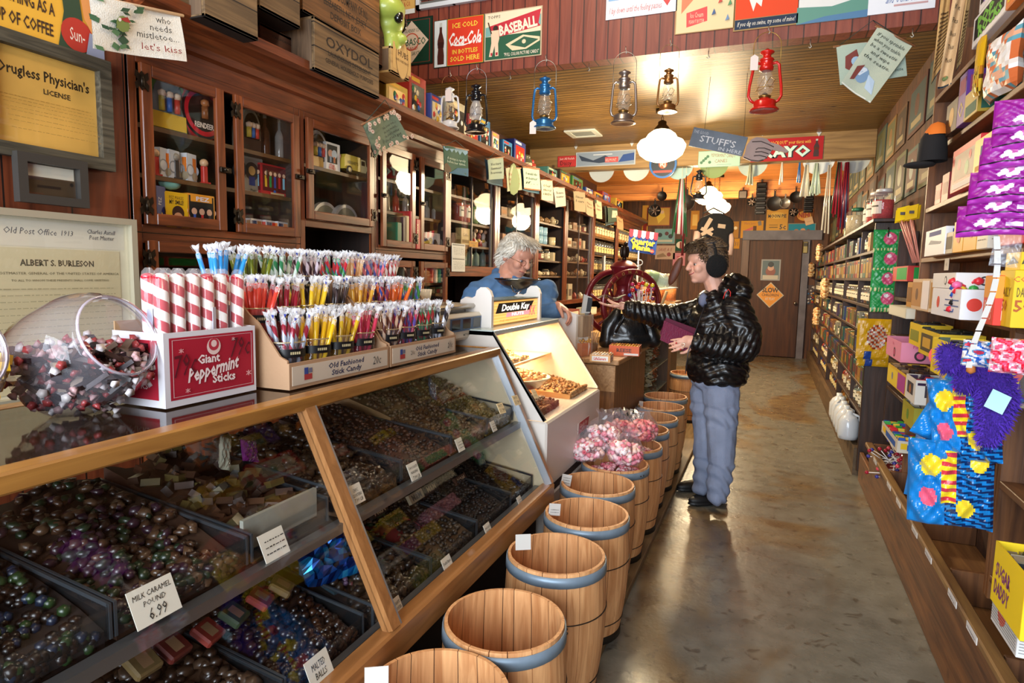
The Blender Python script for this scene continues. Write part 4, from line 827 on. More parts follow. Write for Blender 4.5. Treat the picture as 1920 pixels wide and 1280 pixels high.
lantern(1020,143,241,113,LY,'2a6ea8','blue hurricane lantern below the baseball sign',.5,.3,'a8a498',tagc=(-.2,-.13))
lantern(1168,131,232,98,LY,'a89c94','dull silver hurricane lantern',.9,.35,'a8a090')
lantern(1251,128,210,84,LY,'9c6c3c','antique brass hurricane lantern hanging over the globe lamp',.8,.35,'907850')
lantern(1432,92,208,61,LY,'cc1c14','bright red hurricane lantern, largest in the row',.1,.25,'b8944c',tagc=(-.22,.62),wd=.5)
# glow sign boards hung on wires
def hangwire(b,a,c,m=M('3a3a38',.5)): b.cyl(a,c,.0018,m,n=4)
A=at(1290,240,'y',4.95); 
r=root('hanging_sign','grey-blue wooden sign reading THE GOOD STUFF\'S IN HERE with a pointing hand','sign',(0,0,0))
tl=at(1301,238,'y',4.95); bl=at(1291,273,'y',4.95); tr=at(1402,257,'y',4.95); br=at(1393,293,'y',4.95)
U=(tr-tl); W_=U.length; U.normalize(); V=(tl-bl); V=(V-U*V.dot(U)); H_=V.length; V.normalize()
b=B(); gb=M('66707c',.6,var=.2,vs=8)
plate(b,W_,H_,[('t','THE GOOD',.16,.80,.16,'b8bcc0',{'w':.28}),('t',"STUFF'S",.50,.50,.34,'d0d0d0',{'w':.66,'b':.01}),('t','IN HERE',.76,.16,.19,'c8ccd0',{'w':.42})],bl,U,V,gb,.02); b.build('board',r)
b=B(); hc=[(0,.0),(.02,.25),(.0,.6),(.06,.95),(.16,1.12),(.30,1.15),(.42,1.12),(.50,1.0),(.70,.96),(.92,.80),(.98,.72),(.93,.64),(.76,.66),(.60,.66),(.58,.44),(.54,.28),(.48,.06),(.38,-.06),(.2,-.1),(.08,-.05)]
b.prism([(x*W_*.75,y*H_) for x,y in hc],br+U*.003-V*.01,U,V,U.cross(V)*.02,M('a08880',.6,var=.1,vs=20)); n_=U.cross(V)*.0215
for pts in ([(.1,.85),(.3,.95),(.48,.88),(.62,.8)],[(.58,.6),(.42,.66),(.28,.6),(.24,.5)],[(.55,.42),(.38,.46),(.24,.38)],[(.52,.24),(.36,.26),(.24,.18)],[(.02,.02),(.2,-.06),(.38,-.02),(.48,.08)]):
    b.tube([br+U*.003-V*.01+U*(x*W_*.75)+V*(y*H_)+n_ for x,y in pts],.004,M('4a3c38',.6),4)
b.build('pointing_hand',r)
b=B(); hangwire(b,tl+U*.08,at(1317,125,'y',4.95).copy().to_3d()*0+Vector((tl.x+.1,4.95,CZ))); b.build('hanging_wire',r)
b=B(); q=tl+U*W_*.93; hangwire(b,q,Vector((q.x,4.95,CZ))); b.build('hanging_wire',r)
# beam signs
BYF=7.092
els=[('r',.0,.0,1,1,'a81c24'),('t','"KNOCKOUT" your thirst with',.52,.80,.15,'e8c040',{'w':.62}),('t','KAYO',.52,.38,.44,'141418',{'w':.66,'b':.06}),('t','KAYO',.50,.40,.44,'c8e8e0',{'w':.66,'b':.045})]+bottle(.86,.96,.12,.88,'3a1c14','5a2c1c')
ysign((1409,262),(1542,298),BYF,'a81c24',els,'tin_sign','red tin sign with mint letters and a brown bottle on the ceiling beam',h=None)
els=[('r',.01,.03,.99,.97,'a8ccb8'),('t','PEPPERMINT CANDY',.60,.68,.2,'8a4838',{'w':.58,'rot':-.08}),('t','CANES',.55,.36,.2,'8a4838',{'w':.3}),('r',.45,.12,.8,.14,'6a8a90')]+[('c',.08+.05*k,.3+.12*(k%4),.09,'3a6a50') for k in range(5)]
ysign((1310,284),(1387,311),BYF,'8ab0a0',els,'tin_sign','pale mint sign reading PEPPERMINT CANDY CANES on the beam')
els=[('c',.5,.5,.5,'2a68b0'),('c',.5,.5,.43,'26303c'),('t','Hires',.5,.74,.24,'8ac8d8',{'w':.72,'b':.03}),('c',.5,.5,.15,'d85838'),('t','RJ',.5,.5,.14,'f0e0d0',{'b':.03}),('r',.16,.2,.84,.28,'b84840')]
p=at(1243,308,'y',BYF-.02); q=at(1243,334,'y',BYF-.02); rr=p.z-q.z; b=B()
b.add([Vector((rr*math.cos(t),0,rr*math.sin(t))) for t in [2*PI*k/32 for k in range(32)]]+[Vector((rr*math.cos(t),.01,rr*math.sin(t))) for t in [2*PI*k/32 for k in range(32)]],[tuple(range(31,-1,-1)),tuple(range(32,64))]+[(k,(k+1)%32,32+(k+1)%32,32+k) for k in range(32)],M('2a68b0',.4))
plate(b,2*rr,2*rr,els,(-rr,-.002,-rr),X,Z,M('2a68b0',.4),.0001) if False else None
N_=0
for k,e in enumerate(els[1:]):
    o=Vector((-rr,-.001-.0006*k,-rr))
    if e[0]=='c': b.add([o+X*(e[1]*2*rr+e[3]*2*rr*math.cos(t))+Z*(e[2]*2*rr+e[3]*2*rr*math.sin(t)) for t in [2*PI*j/28 for j in range(28)]],[tuple(range(28))],M(e[4],.5))
    elif e[0]=='t': b.text(e[1],o+X*e[2]*2*rr+Z*(e[3]-e[4]/2)*2*rr,X,Z,e[4]*2*rr,M(e[5],.5),.03,0,(e[6].get('w') or .2)*2*rr)
    else: b.box(o.x+e[1]*2*rr,o.x+e[3]*2*rr,o.y,o.y+.0005,o.z+e[2]*2*rr,o.z+e[4]*2*rr,M(e[5],.5))
o=b.build('round_sign',label='round blue-rimmed black soda sign below the front globe lamp',cat='sign'); o.location=(p.x,BYF-.02,p.z)
els=[('r',0,.05,1,.95,'c03838'),('t','Just All Relish',.5,.75,.2,'f0d8d0',{'w':.8}),('t','Daisy',.45,.35,.4,'241414',{'w':.6})]
ysign((1046,293),(1080,312),BYF,'a82c2c',els,'tin_sign','small red sign with black lettering at the left end of the beam')
els=[('r',.02,.06,.98,.94,'8a98a8'),('p',[(.05,.8),(.3,.4),(.5,.7),(.7,.3),(.4,.2),(.1,.4)],'303c50'),('r',.50,.22,.72,.58,'c05050'),('t','BELMONT',.6,.38,.2,'e0c8c0',{'w':.18}),('p',[(.72,.2),(.98,.3),(.98,.8),(.8,.7)],'2a4a8a'),('r',.3,.74,.62,.80,'d0d4d8')]
ysign((1080,286),(1191,308),BYF,'b0b8c0',els,'tin_sign','long blue and white sign with a red patch, left half of the beam')
b=B(); 
for i,(px,py) in enumerate(((1080,272),(1185,266),(1536,246),(1430,246))):
    p=at(px,py,'y',BYF); b=B(); b.prism([(-.05,.04),(.05,.04),(0,-.05)],(0,-.002,0),X,Z,(0,.004,0),M('c8ccd0',.5)); b.prism([(-.02,.03),(.02,.03),(0,-.02)],(0,-.004,0),X,Z,(0,.002,0),M('4a90c0',.5))
    o=b.build('paper_pennant',label=['small triangular paper pennant at the left end of the beam','triangular pennant left of the globe lamp on the beam','triangular pennant above the brown bottle of the red beam sign','triangular pennant above the mint lettering of the red beam sign'][i],cat='pennant'); o.location=(p.x,BYF,p.z)
# hanging toilet motto banners
def cloth(name,label,px,py,ax,val,corners,base,els,cord=None,group=None,rodc='8a5a38',wave=.012,cat='banner',rod=True,sx=1):
    "hanging cloth; corners tl,tr,br,bl as pixels on a plane"
    T=[at(*c,ax,val) for c in corners]; r=root(name,label,cat,T[0],group=group); O=T[0]; Nn=(T[1]-T[0]).cross(T[3]-T[0]).normalized()
    if Nn.dot(CAMP-T[0])<0: Nn=-Nn
    def P(u,v): return T[0].lerp(T[1],u).lerp(T[3].lerp(T[2],u),v)-O+Nn*(wave*math.sin(u*6+v*2))
    b=B(); n=10; G=[[P(i/n,j/n) for i in range(n+1)] for j in range(n+1)]; m=M(base,.8,bump=.3,bs=200)
    for s in (0,-.004):
        b.add([g+Nn*s for row in G for g in row],[(j*(n+1)+i,j*(n+1)+i+1,(j+1)*(n+1)+i+1,(j+1)*(n+1)+i) for j in range(n) for i in range(n)],m,True)
    Uv=(T[1]-T[0]); wl=Uv.length; Uv.normalize(); Vv=(T[0]-T[3]); hl=Vv.length; Vv.normalize(); Nq=Uv.cross(Vv).normalized(); 
    l=.0012
    def put(x,y,l): return P(x,1-y)+Nn*l
    for e in els:
        l+=.0005; mm=M(e[-1] if e[0]!='t' else e[5],.8)
        if e[0]=='r': 
            K=4; b.add([put(e[1]+(e[3]-e[1])*i/K,y,l) for y in (e[2],e[4]) for i in range(K+1)],[(i,i+1,K+2+i,K+1+i) for i in range(K)],mm)
        elif e[0]=='c': b.add([put(e[1]+e[3]*math.cos(t),e[2]+e[3]*(wl/hl)*math.sin(t),l) for t in [2*PI*k/12 for k in range(12)]],[tuple(range(12))],mm)
        elif e[0]=='p': b.add([put(x,y,l) for x,y in e[1]],[tuple(range(len(e[1])))],mm)
        else:
            vs,fs,x0,x1,y0,y1=text_geo(e[1],(e[6] if len(e)>6 else {}).get('b',0),(e[6] if len(e)>6 else {}).get('s',0),1); ww=(e[6] if len(e)>6 else {}).get('w',.6); hh=e[4]; al=(e[6] if len(e)>6 else {}).get('al','c')
            off={'c':-(x0+x1)/2,'l':-x0,'r':-x1}[al]; kx=ww/(x1-x0)
            b.add([put(e[2]+(x+off)*kx,e[3]+(y-.35)*hh/.7,l) for x,y in vs],fs,mm)
    b.build('printed_cloth',r)
    if rod:
        b=B(); b.cyl(P(0,0)-Uv*.015,P(1,0)+Uv*.015,.006,M(rodc,.5),n=8); b.build('wooden_rod',r)
    if cord:
        b=B(); c_=cord-O; b.tube([P(.03,0),c_,P(.97,0)],.002,M('1c3a34',.7),4); b.build('cord',r)
    return r
hk=at(1637,38,'y',4.24)
tt=[('p',[(.05,.9),(.16,.85),(.18,.5),(.1,.42),(.04,.5)],'8a3a30'),('c',.2,.68,.10,'9cb8d0'),('c',.2,.68,.05,'d8e0e8'),('p',[(.24,.58),(.40,.5),(.42,.3),(.27,.36)],'c0d0e0')]
tw=[(['If you','sprinkle','when you','tinkle,','be a sweetie','and wipe','the seatie.'][i],.86-i*.12) for i in range(7)]
cloth('motto_banner','sage toilet motto banner hanging in front, reading If you sprinkle when you tinkle',0,0,'y',4.22,[(1646,50),(1712,84),(1631,194),(1577,156)],'b4bca8',
  [('r',0,.0,1,.02,'d8d8cc'),('c',.36,.28,.19,'7a98b8'),('c',.36,.30,.15,'d0dae4'),('c',.36,.30,.06,'7a98b8'),('p',[(.12,.34),(.28,.42),(.24,.16),(.14,.12)],'7a3830'),('p',[(.5,.34),(.74,.30),(.9,.10),(.62,.14)],'b0c4d8')]+[('t',t,.5,y,.055,'243028',{'w':min(.8,.072*len(t)),'s':.2}) for t,y in zip(['If you sprinkle','when you tinkle,','be a sweetie','and wipe','the seatie.'],(.9,.81,.72,.63,.54))],cord=hk,group='toilet motto banners')
cloth('motto_banner','second toilet motto banner behind, turned the other way',0,0,'y',4.27,[(1568,87),(1694,71),(1700,143),(1575,160)],'a8b8a8',[('p',[(.12,.7),(.3,.85),(.36,.4),(.2,.3),(.1,.4)],'7a3830'),('c',.28,.55,.08,'9cb8d0'),('t','wipe the seatie',.8,.2,.09,'243028',{'w':.3})],cord=hk,group='toilet motto banners')
# ================= cornice banners =================
cx=-2.105
fl=[]; R=random.Random(4)
for k in range(46):
    a=R.random()*6.28; x,y=(R.uniform(.04,.96),R.choice([R.uniform(.02,.16),R.uniform(.84,.98)])) if k%2 else (R.choice([R.uniform(.02,.14),R.uniform(.86,.98)]),R.uniform(.05,.95)); fl.append(('c',x,y,.035,'d8c0b0')); fl.append(('c',x,y,.012,'a86850'))
cloth('motto_banner','green floral banner reading he loves me, tied with black cord, nearest on the cornice',0,0,'x',cx,[(680,233),(737,205),(763,260),(700,294)],'6a7c68',fl+[('t',t,.5,.72-.13*i,.08,'182018',{'w':.5,'b':.02}) for i,t in enumerate(['He loves me...','He loves me not...','He doesn\'t matter','I\'m all he\'s got'])],cord=at(722,187,'x',cx),group='motto banners along the cornice')
BN=[((831,272),(877,281),(876,331),(831,322),'2c5a48','forest green banner with icicles and a lake',['A woman is rarely','before her time.'],'c8dcd0'),
((914,298),(944,294),(943,335),(915,337),'98a898','pale grey-green banner reading You there, beware',['You Start','Summer','Be nervous'],'28302c'),
((948,314),(976,315),(977,356),(950,359),'b0ac90','cream banner with a wreath of vines round red words',['If it is to be','it is up','to me'],'8a3a30'),
((980,312),(1011,316),(1012,358),(981,354),'9cb0a4','pale blue-grey banner with autumn leaf border',['I would do','it better','if...'],'3a4a3c'),
((1014,337),(1036,338),(1036,377),(1014,374),'a8b4a0','narrow pale banner with holly at the foot',['O Pour','thou','a little'],'5a3a30'),
((1037,351),(1059,351),(1060,386),(1041,389),'b8b8b0','small white banner with black words, hanging loose',['The more','the merrier'],'202020'),
((1075,358),(1097,360),(1097,398),(1076,394),'a89878','tan banner with a few dark lines of writing',['I know','I can'],'302018'),
((1097,370),(1112,376),(1112,407),(1098,400),'b09c7c','tan banner with small brown writing',['Home','Sweet'],'5a3020'),
((1115,374),(1128,378),(1128,411),(1116,408),'b8a888','narrow cream banner with a dark green edge',['Give','thanks'],'5a2020'),
((1139,388),(1158,390),(1158,415),(1139,417),'2a4030','dark green banner with a small white square',['Joy'],'c8c8b8'),
((1156,405),(1168,410),(1168,431),(1156,428),'a08058','farthest small tan banner on the cornice',['Peace'],'4a2c18')]
for i,(tl,tr,br,bl,c,lab,tx,tc) in enumerate(BN):
    e=[('t',t,.5,.72-.2*k,.12,tc,{'w':.74,'s':.1}) for k,t in enumerate(tx)]
    if i==0: e=[('p',[(.0,1),(1,1),(1,.88),(.9,.78),(.8,.9),(.7,.76),(.6,.9),(.5,.8),(.4,.92),(.3,.78),(.2,.9),(.1,.8),(0,.9)],'8ab0c8'),('p',[(.2,.0),(1,.0),(1,.3),(.6,.26),(.4,.1)],'3a6a88'),('p',[(0,0),(.35,0),(.3,.2),(.1,.36),(0,.3)],'5a4028')]+[('t',t,.5,.56-.13*k,.10,tc,{'w':.8}) for k,t in enumerate(tx)]
    if i==2: e=[('c',.5,.5,.40,'7a8a60'),('c',.5,.5,.35,c)]+e
    if i==3: e=[('r',0,0,1,.06,'8a5a38'),('r',0,.94,1,1,'8a5a38')]+e
    if i==8: e=[('r',0,0,.18,1,'24382c')]+e
    if i==9: e=[('r',.45,.3,.95,.8,'b8b098')]+[('t','JOY',.7,.55,.15,'303020',{'w':.3})]
    m=((tl[0]+tr[0])/2,min(tl[1],tr[1])-9)
    cloth('motto_banner',lab+', on the cornice',0,0,'x',cx-.005*(i%2),[tl,tr,br,bl],c,e,cord=at(*m,'x',cx),group='motto banners along the cornice',wave=.008)
# backs of folded banners behind banners 3 and 5
for i,(tl,tr,br,bl,c,l) in enumerate([((909,298),(940,296),(940,350),(911,342),'2a4450','dark blue banner hanging behind the You Start banner'),((975,314),(1008,318),(1010,364),(977,356),'2c4c60','dark blue banner hanging behind the leaf-bordered banner'),((1133,386),(1150,388),(1150,420),(1134,424),'18241c','black-green banner folded behind the white square banner')]):
    cloth('motto_banner',l,0,0,'x',cx-.03,[tl,tr,br,bl],c,[('r',.02,.02,.98,.05,'4a6a7a')],group='motto banners along the cornice',rod=False)
lv=[]
for k in range(26):
    x,y=R.uniform(.0,.36),R.uniform(.02,.98)
    if k>19: x=R.uniform(.36,.55);y=R.uniform(.8,1)
    a=R.uniform(0,6.28); s=R.uniform(.09,.16); dx,dy=math.cos(a)*s,math.sin(a)*s*1.4
    lv.append(('p',[(x,y),(x+dx*.5-dy*.3,y+dy*.5+dx*.3),(x+dx,y+dy),(x+dx*.5+dy*.3,y+dy*.5-dx*.3)],R.choice(['3a6040','527a52','2e5038'])))
lv+=[('c',.28,.55,.075,'7a8a48'),('p',[(.2,.45),(.34,.42),(.36,.55),(.24,.62)],'7a8a48'),('p',[(.24,.64),(.33,.70),(.37,.60),(.30,.60)],'a83028'),('c',.24,.62,.018,'e8e0d8')]
cloth('flag_banner','white flag with frog and mistletoe reading who needs mistletoe... let\'s kiss',0,0,'x',-2.10,[(168,-8),(338,28),(347,116),(172,91)],'e4ded2',lv+[('t','who',.76,.80,.14,'2c2c2a',{'w':.17}),('t','needs',.72,.62,.14,'2c2c2a',{'w':.24}),('t','mistletoe...',.67,.44,.14,'2c2c2a',{'w':.46}),('t',"let's kiss",.70,.20,.14,'8a2c28',{'w':.42})],group=None,rodc='c8a888',wave=.01)
# ================= documents on the left panel =================
def frame_doc(tl,br_y,px_r,x,label,zt,zb,y0,y1,wood_m,fwid,paper,els,t=.03,mat=None):
    r=root('framed_document',label,'framed document',(x,y0,zb)); w_=y1-y0; h=zt-zb
    b=B()
    b.prism([(0,0),(w_,0),(w_-fwid,fwid),(fwid,fwid)],(-t*.2,0,0),Y,Z,(t,0,0),wood_m); b.prism([(0,h),(w_,h),(w_-fwid,h-fwid),(fwid,h-fwid)],(-t*.2,0,0),Y,Z,(t,0,0),wood_m)
    b.prism([(0,0),(fwid,fwid),(fwid,h-fwid),(0,h)],(-t*.2,0,0),Y,Z,(t,0,0),wood_m); b.prism([(w_,0),(w_-fwid,fwid),(w_-fwid,h-fwid),(w_,h)],(-t*.2,0,0),Y,Z,(t,0,0),wood_m)
    b.build('frame',r)
    b=B(); plate(b,w_-2*fwid,h-2*fwid,els,(-.004,fwid,fwid),Y,Z,paper,.004); b.build('document',r)
    b=B(); b.box(.004,.006,fwid,w_-fwid,fwid,h-fwid,glassm('ffffff',.02,.02)); b.build('glass',r); return r
fx=-2.235
ya=at(209,323,'x',fx).y; zt=at(207,120,'x',fx).z; zb=at(209,323,'x',fx).z; y0=.72
els=[('t',"Drugless Physician's",.53,.80,.13,'2c2214',{'w':.84,'b':.02}),('t','LICENSE',.60,.62,.055,'3a2e1c',{'w':.26,'b':.02})]+scribble([],.1,.9,[.50,.44,.38,.32,.26,.14],'8a6428',.012,3,.1)
gw=wood('2e2a20','5a5242','y',8,.6)
els=[('t',"Drugless Physician's",.50,.78,.11,'2c2214',{'w':.86,'b':.02}),('t','LICENSE',.60,.62,.055,'3a2e1c',{'w':.26,'b':.02})]+scribble([],.08,.92,[.50,.46,.42,.37,.33,.27,.22,.14],'9a7434',.006,3,.04)
frame_doc(0,0,0,fx,"large yellow physician's license in a weathered grey frame",zt,zb,at(-45,200,'x',fx).y,ya,gw,.042,M('d8a850',.6,var=.12,vs=6),els)
fx=-2.21
ya=at(160,392,'x',fx).y; yb=at(29,380,'x',fx).y; zt=at(163,306,'x',fx).z; zb=at(160,391,'x',fx).z
els=[('r',.02,.60,.98,.98,'d8d0bc'),('r',.02,.02,.98,.56,'4a3a28'),('c',.08,.46,.06,'241c14'),('c',.92,.46,.06,'241c14'),('r',.25,.26,.7,.34,'2c2018')]
frame_doc(0,0,0,fx,'small dark grey frame with a white slip above a brown strip',zt,zb,yb,ya,M('3a3632',.4),.028,M('5a4632',.7),els)
fx=-2.215
ya=at(248,412,'x',fx).y; zt=at(248,412,'x',fx).z
els=[('r',.02,.84,.98,.985,'d8d0bc'),('t','Old Post Office',.42,.925,.035,'5a5a60',{'w':.28,'s':.2}),('t','1913',.62,.925,.03,'5a5a60',{'w':.07,'s':.2}),('t','Charles Axtell',.83,.945,.026,'5a5a60',{'w':.18,'s':.2}),('t','Post Master',.83,.91,.026,'5a5a60',{'w':.16,'s':.2}),('r',.02,.02,.94,.83,'d0c29c'),('t','ALBERT S. BURLESON',.56,.75,.034,'5a5240',{'w':.42,'b':.03}),('t','POSTMASTER GENERAL OF THE UNITED STATES OF AMERICA',.58,.69,.014,'6a6248',{'w':.7}),('t','TO ALL TO WHOM THESE PRESENTS SHALL COME GREETING',.58,.65,.012,'6a6248',{'w':.56})]+scribble([],.12,.88,[.60-.035*k for k in range(14)],'9a9070',.005,5,.03)
frame_doc(0,0,0,fx,'large pale 1913 post office certificate in a silver frame, lowest on the panel',zt,zt-.62,at(-120,500,'x',fx).y,ya,M('c8c0a8',.3,.5),.022,M('d8cfb4',.6,var=.06,vs=8),els)
# yellow cola poster, top left
fx=-2.24
A=at(195,118,'x',fx); y1=A.y; zb=A.z; zt=zb+.42; y0=at(-60,60,'x',fx).y; w_=y1-y0
els=[('t','Sun-rise',.30,.88,.14,'c05020',{'w':.36,'s':.3,'b':.03}),('t','COLA',.36,.55,.20,'c04820',{'w':.34,'b':.04}),('t','REFRESHING AS A',.36,.28,.09,'3a2418',{'w':.50,'b':.02}),('t','CUP OF COFFEE',.36,.12,.09,'3a2418',{'w':.46,'b':.02}),('p',[(.62,0),(.68,.3),(.62,1),(.75,1),(.82,.35),(.86,.0)],'26402c'),('c',.78,.15,.13,'b02c20'),('t','Sun-',.78,.15,.1,'e8d8c8',{'w':.12}),('p',[(.80,.6),(.92,.8),(.98,.5),(.9,.2),(.84,.3)],'d89050'),('c',.93,.85,.12,'d8a878'),('c',.92,.93,.10,'b8b8b8'),('p',[(.84,.0),(1,.0),(1,.18),(.88,.2)],'8a90a8')]
b=B(); plate(b,w_,.42,els,(0,0,0),Y,Z,'e0a838',.004); o=b.build('cola_poster',label='yellow cola poster with green bottle and a woman, top left corner',cat='poster'); o.location=(fx,y0,zb)
# ================= crates on the cabinets =================
cwd=wood('4c3a26','8a6c48','y',4,.7,.11,'z',gap='1c120a',pv=.25); cend=wood('4a3a2c','7a6048','z',5,.7)
def crate(tl,bl,br,lab,texts,x=-2.10,depth=.30,m=cwd,ht=None):
    a=at(*bl,'x',x); c=at(*br,'x',x); h=ht or at(*tl,'x',x).z-a.z; y0,y1=a.y,c.y; z0=min(a.z,c.z)
    r=root('wooden_crate',lab,'crate',(x,y0,z0)); w_=y1-y0
    b=B(); b.box(-.018,0,0,w_,0,h,m,.002); b.box(-depth,-depth+.018,0,w_,0,h,m); b.box(-depth,0,.0,w_,-.0,.012,m); b.box(-depth,0,.0,w_,h-.012,h,m); b.build('boards',r)
    b=B(); b.box(-depth+.018,-.018,0,.02,.012,h-.012,cend); b.build('end_board',r); b=B(); b.box(-depth+.018,-.018,w_-.02,w_,.012,h-.012,cend); b.build('end_board',r)
    b=B()
    for t,yy,hh,ww in texts: b.text(t,(.0008,w_*.52,h*yy),Y,Z,h*hh,M('2a2018',.8),.01,0,w_*ww)
    if texts: b.build('stencilled_lettering',r)
    return r
crate((585,27),(590,130),(711,173),'weathered wooden crate with faded stencilling, lowest in front on the cornice',[('OXYDOL',.56,.20,.72),('LAUNDERING DETERGENT',.40,.09,.66),('GENERAL HOUSEHOLD PURPOSES',.24,.09,.74)])
crate((0,0),(568,21),(712,88),'brown stencilled crate stacked right above the weathered crate',[('BOTTLING COMPANY OF N.J.',.42,.12,.6),('ELIZABETH, NEW JERSEY',.27,.09,.56),('DEPOSIT BOX',.12,.09,.4)],x=-2.16,ht=.36,m=wood('4a3018','8a5c30','y',4,.7,.11,'z',gap='1c120a'))
crate((0,0),(487,14),(563,49),'crate at the top edge of the picture, left of the stacked brown crate',[('COLA',.3,.3,.4)],x=-2.12,ht=.34)
crate((485,32),(488,76),(566,120),'dark reddish crate tucked behind the weathered crate',[('CALIFORNIA',.6,.1,.5)],x=-2.24,m=wood('3a2012','6a3c20','y',4,.7,.11,'z',gap='140a05'),depth=.2)
crate((0,0),(384,30),(484,66),'long crate standing over the first glass door',[],x=-2.06,ht=.34)
crate((0,0),(275,-6),(376,31),'crate at the top of the picture beside the mistletoe flag',[],x=-2.14,ht=.34)
crate((0,0),(700,118),(733,132),'small dark crate between the weathered crate and the pale nut box',[('NO.1',.4,.2,.4)],x=-2.2,ht=.30,depth=.2,m=wood('3a2214','5e3a22','y',4,.7,.11,'z'))
r=crate((731,84),(733,134),(767,147),'small pale wooden nut box under the alien mask',[],x=-2.14,m=wood('a88450','c8a468','y',4,.6),depth=.18)
b=B(); plate(b,.20,.15,[('c',.5,.5,.46,'6a4a28',.8),('c',.5,.5,.43,'c8a468',.75),('t','HUBS',.55,.68,.22,'4a3018',{'b':.02}),('t','HOME COOKED PEANUTS',.5,.4,.1,'4a3018',{'w':.7})],(.001,.02,.03),Y,Z,'c8a468',.0005); b.build('printed_label',r)
nbt=at(733,84,'x',-2.14)
# alien mask
def blob(parts,vox=.006,sm=6,m=None,name='body',parent=None,label=None,cat=None):
    "fuse tapered limbs and ellipsoids into one skin"
    b=B()
    for p in parts:
        if p[0]=='e': b.ball(p[1],1,m,p[2],3,p[3] if len(p)>3 else None)
        elif p[0]=='p': b.prism(*p[1])
        else:
            pts,rs=p[1],p[2]; 
            for i in range(len(pts)-1): b.cyl(pts[i],pts[i+1],rs[i],m,rs[i+1],12)
            for q,rr_ in zip(pts,rs): b.ball(q,rr_,m,n=2)
    me=b.mesh('tmp'); o=bpy.data.objects.new('tmp',me); COL.objects.link(o)
    md=o.modifiers.new('r','REMESH'); md.mode='VOXEL'; md.voxel_size=vox; md.use_smooth_shade=True
    s=o.modifiers.new('s','SMOOTH'); s.iterations=sm; s.factor=.5
    bpy.context.view_layer.update(); dg=bpy.context.evaluated_depsgraph_get(); me2=bpy.data.meshes.new_from_object(o.evaluated_get(dg)); bpy.data.objects.remove(o)
    me2.materials.clear(); me2.materials.append(m)
    for p in me2.polygons: p.use_smooth=True
    return me2
def obj_from(me,name,parent=None,label=None,cat=None,loc=None,group=None):
    o=bpy.data.objects.new(name,me); COL.objects.link(o); me.name=name
    if parent: o.parent=parent
    if loc is not None: o.location=loc
    return tag(o,label,cat,group)
am=M('a4b44c',.4,coat=.4,var=.1,vs=6)
r=root('alien_mask','lime green rubber alien mask with big eyes sitting on the small pale box','mask',(nbt.x-.06,nbt.y+.06,nbt.z+.002)); r.rotation_euler.z=.35
me=blob([('e',(0,0,.16),(.10,.085,.10)),('e',(0,-.03,.21),(.11,.11,.08)),('c',[(0,.0,.12),(.03,.02,.03)],[.07,.05]),('e',(.07,.01,.06),(.045,.035,.035)),('c',[(.02,0,.06),(.02,0,.012)],[.055,.05])],.007,6,am); obj_from(me,'mask_skin',r)
for s in (-1,1):
    b=B(); b.ball((.075,s*.055,.165),1,M('101410',.15,coat=.6),(.03,.032,.045),2,Matrix.Rotation(s*.4,3,'X')); b.build('eye',r)
# boxed toys along the cornice top
CT=2.402
toys=[((757,145),(800,178),.2,'c8a838','cream box with gumball pictures, first of the boxed toys beyond the crates','GUM'),((800,160),(832,190),.32,'a83028','tall box with red 10 cent gumball badges','10'),((838,180),(862,226),.26,'3a4a90','blue toy box behind the white lantern',''),((866,190),(905,240),.3,'c8c0a8','pale window box behind the black lantern',''),
((905,225),(925,268),.26,'8a2a38','dark box with a red edge right of the black lantern','TOY'),((926,228),(946,288),.28,'2a70a8','blue box with red beads behind a window',''),((948,240),(962,292),.22,'b88a80','tall pinkish box beside the blue bead box',''),((968,245),(986,290),.2,'2a78b0','blue house-shaped tin on the cornice',''),((988,250),(1010,310),.26,'28347a','dark blue starry box on the cornice',''),((1015,265),(1034,300),.2,'5a5a48','tin lidded glass jar behind the starry box',''),
((1020,295),(1042,325),.17,'b83830','glass jar with red lid on the cornice',''),((1048,325),(1066,350),.16,'48807a','teal toy tin near the sixth banner',''),((1070,335),(1090,352),.2,'3a2c24','dark framed picture box',''),((1092,335),(1112,362),.2,'3a7a3a','green box of crayons look',''),((1116,352),(1130,372),.14,'2a4a98','blue box with yellow stripe',''),((1132,355),(1150,380),.14,'b87830','orange box far along the cornice',''),((1146,350),(1166,385),.2,'8a2c20','dark red box nearest the beam end',''),((1170,360),(1186,392),.2,'b89838','yellow striped boxes at the far end of the cornice','')]
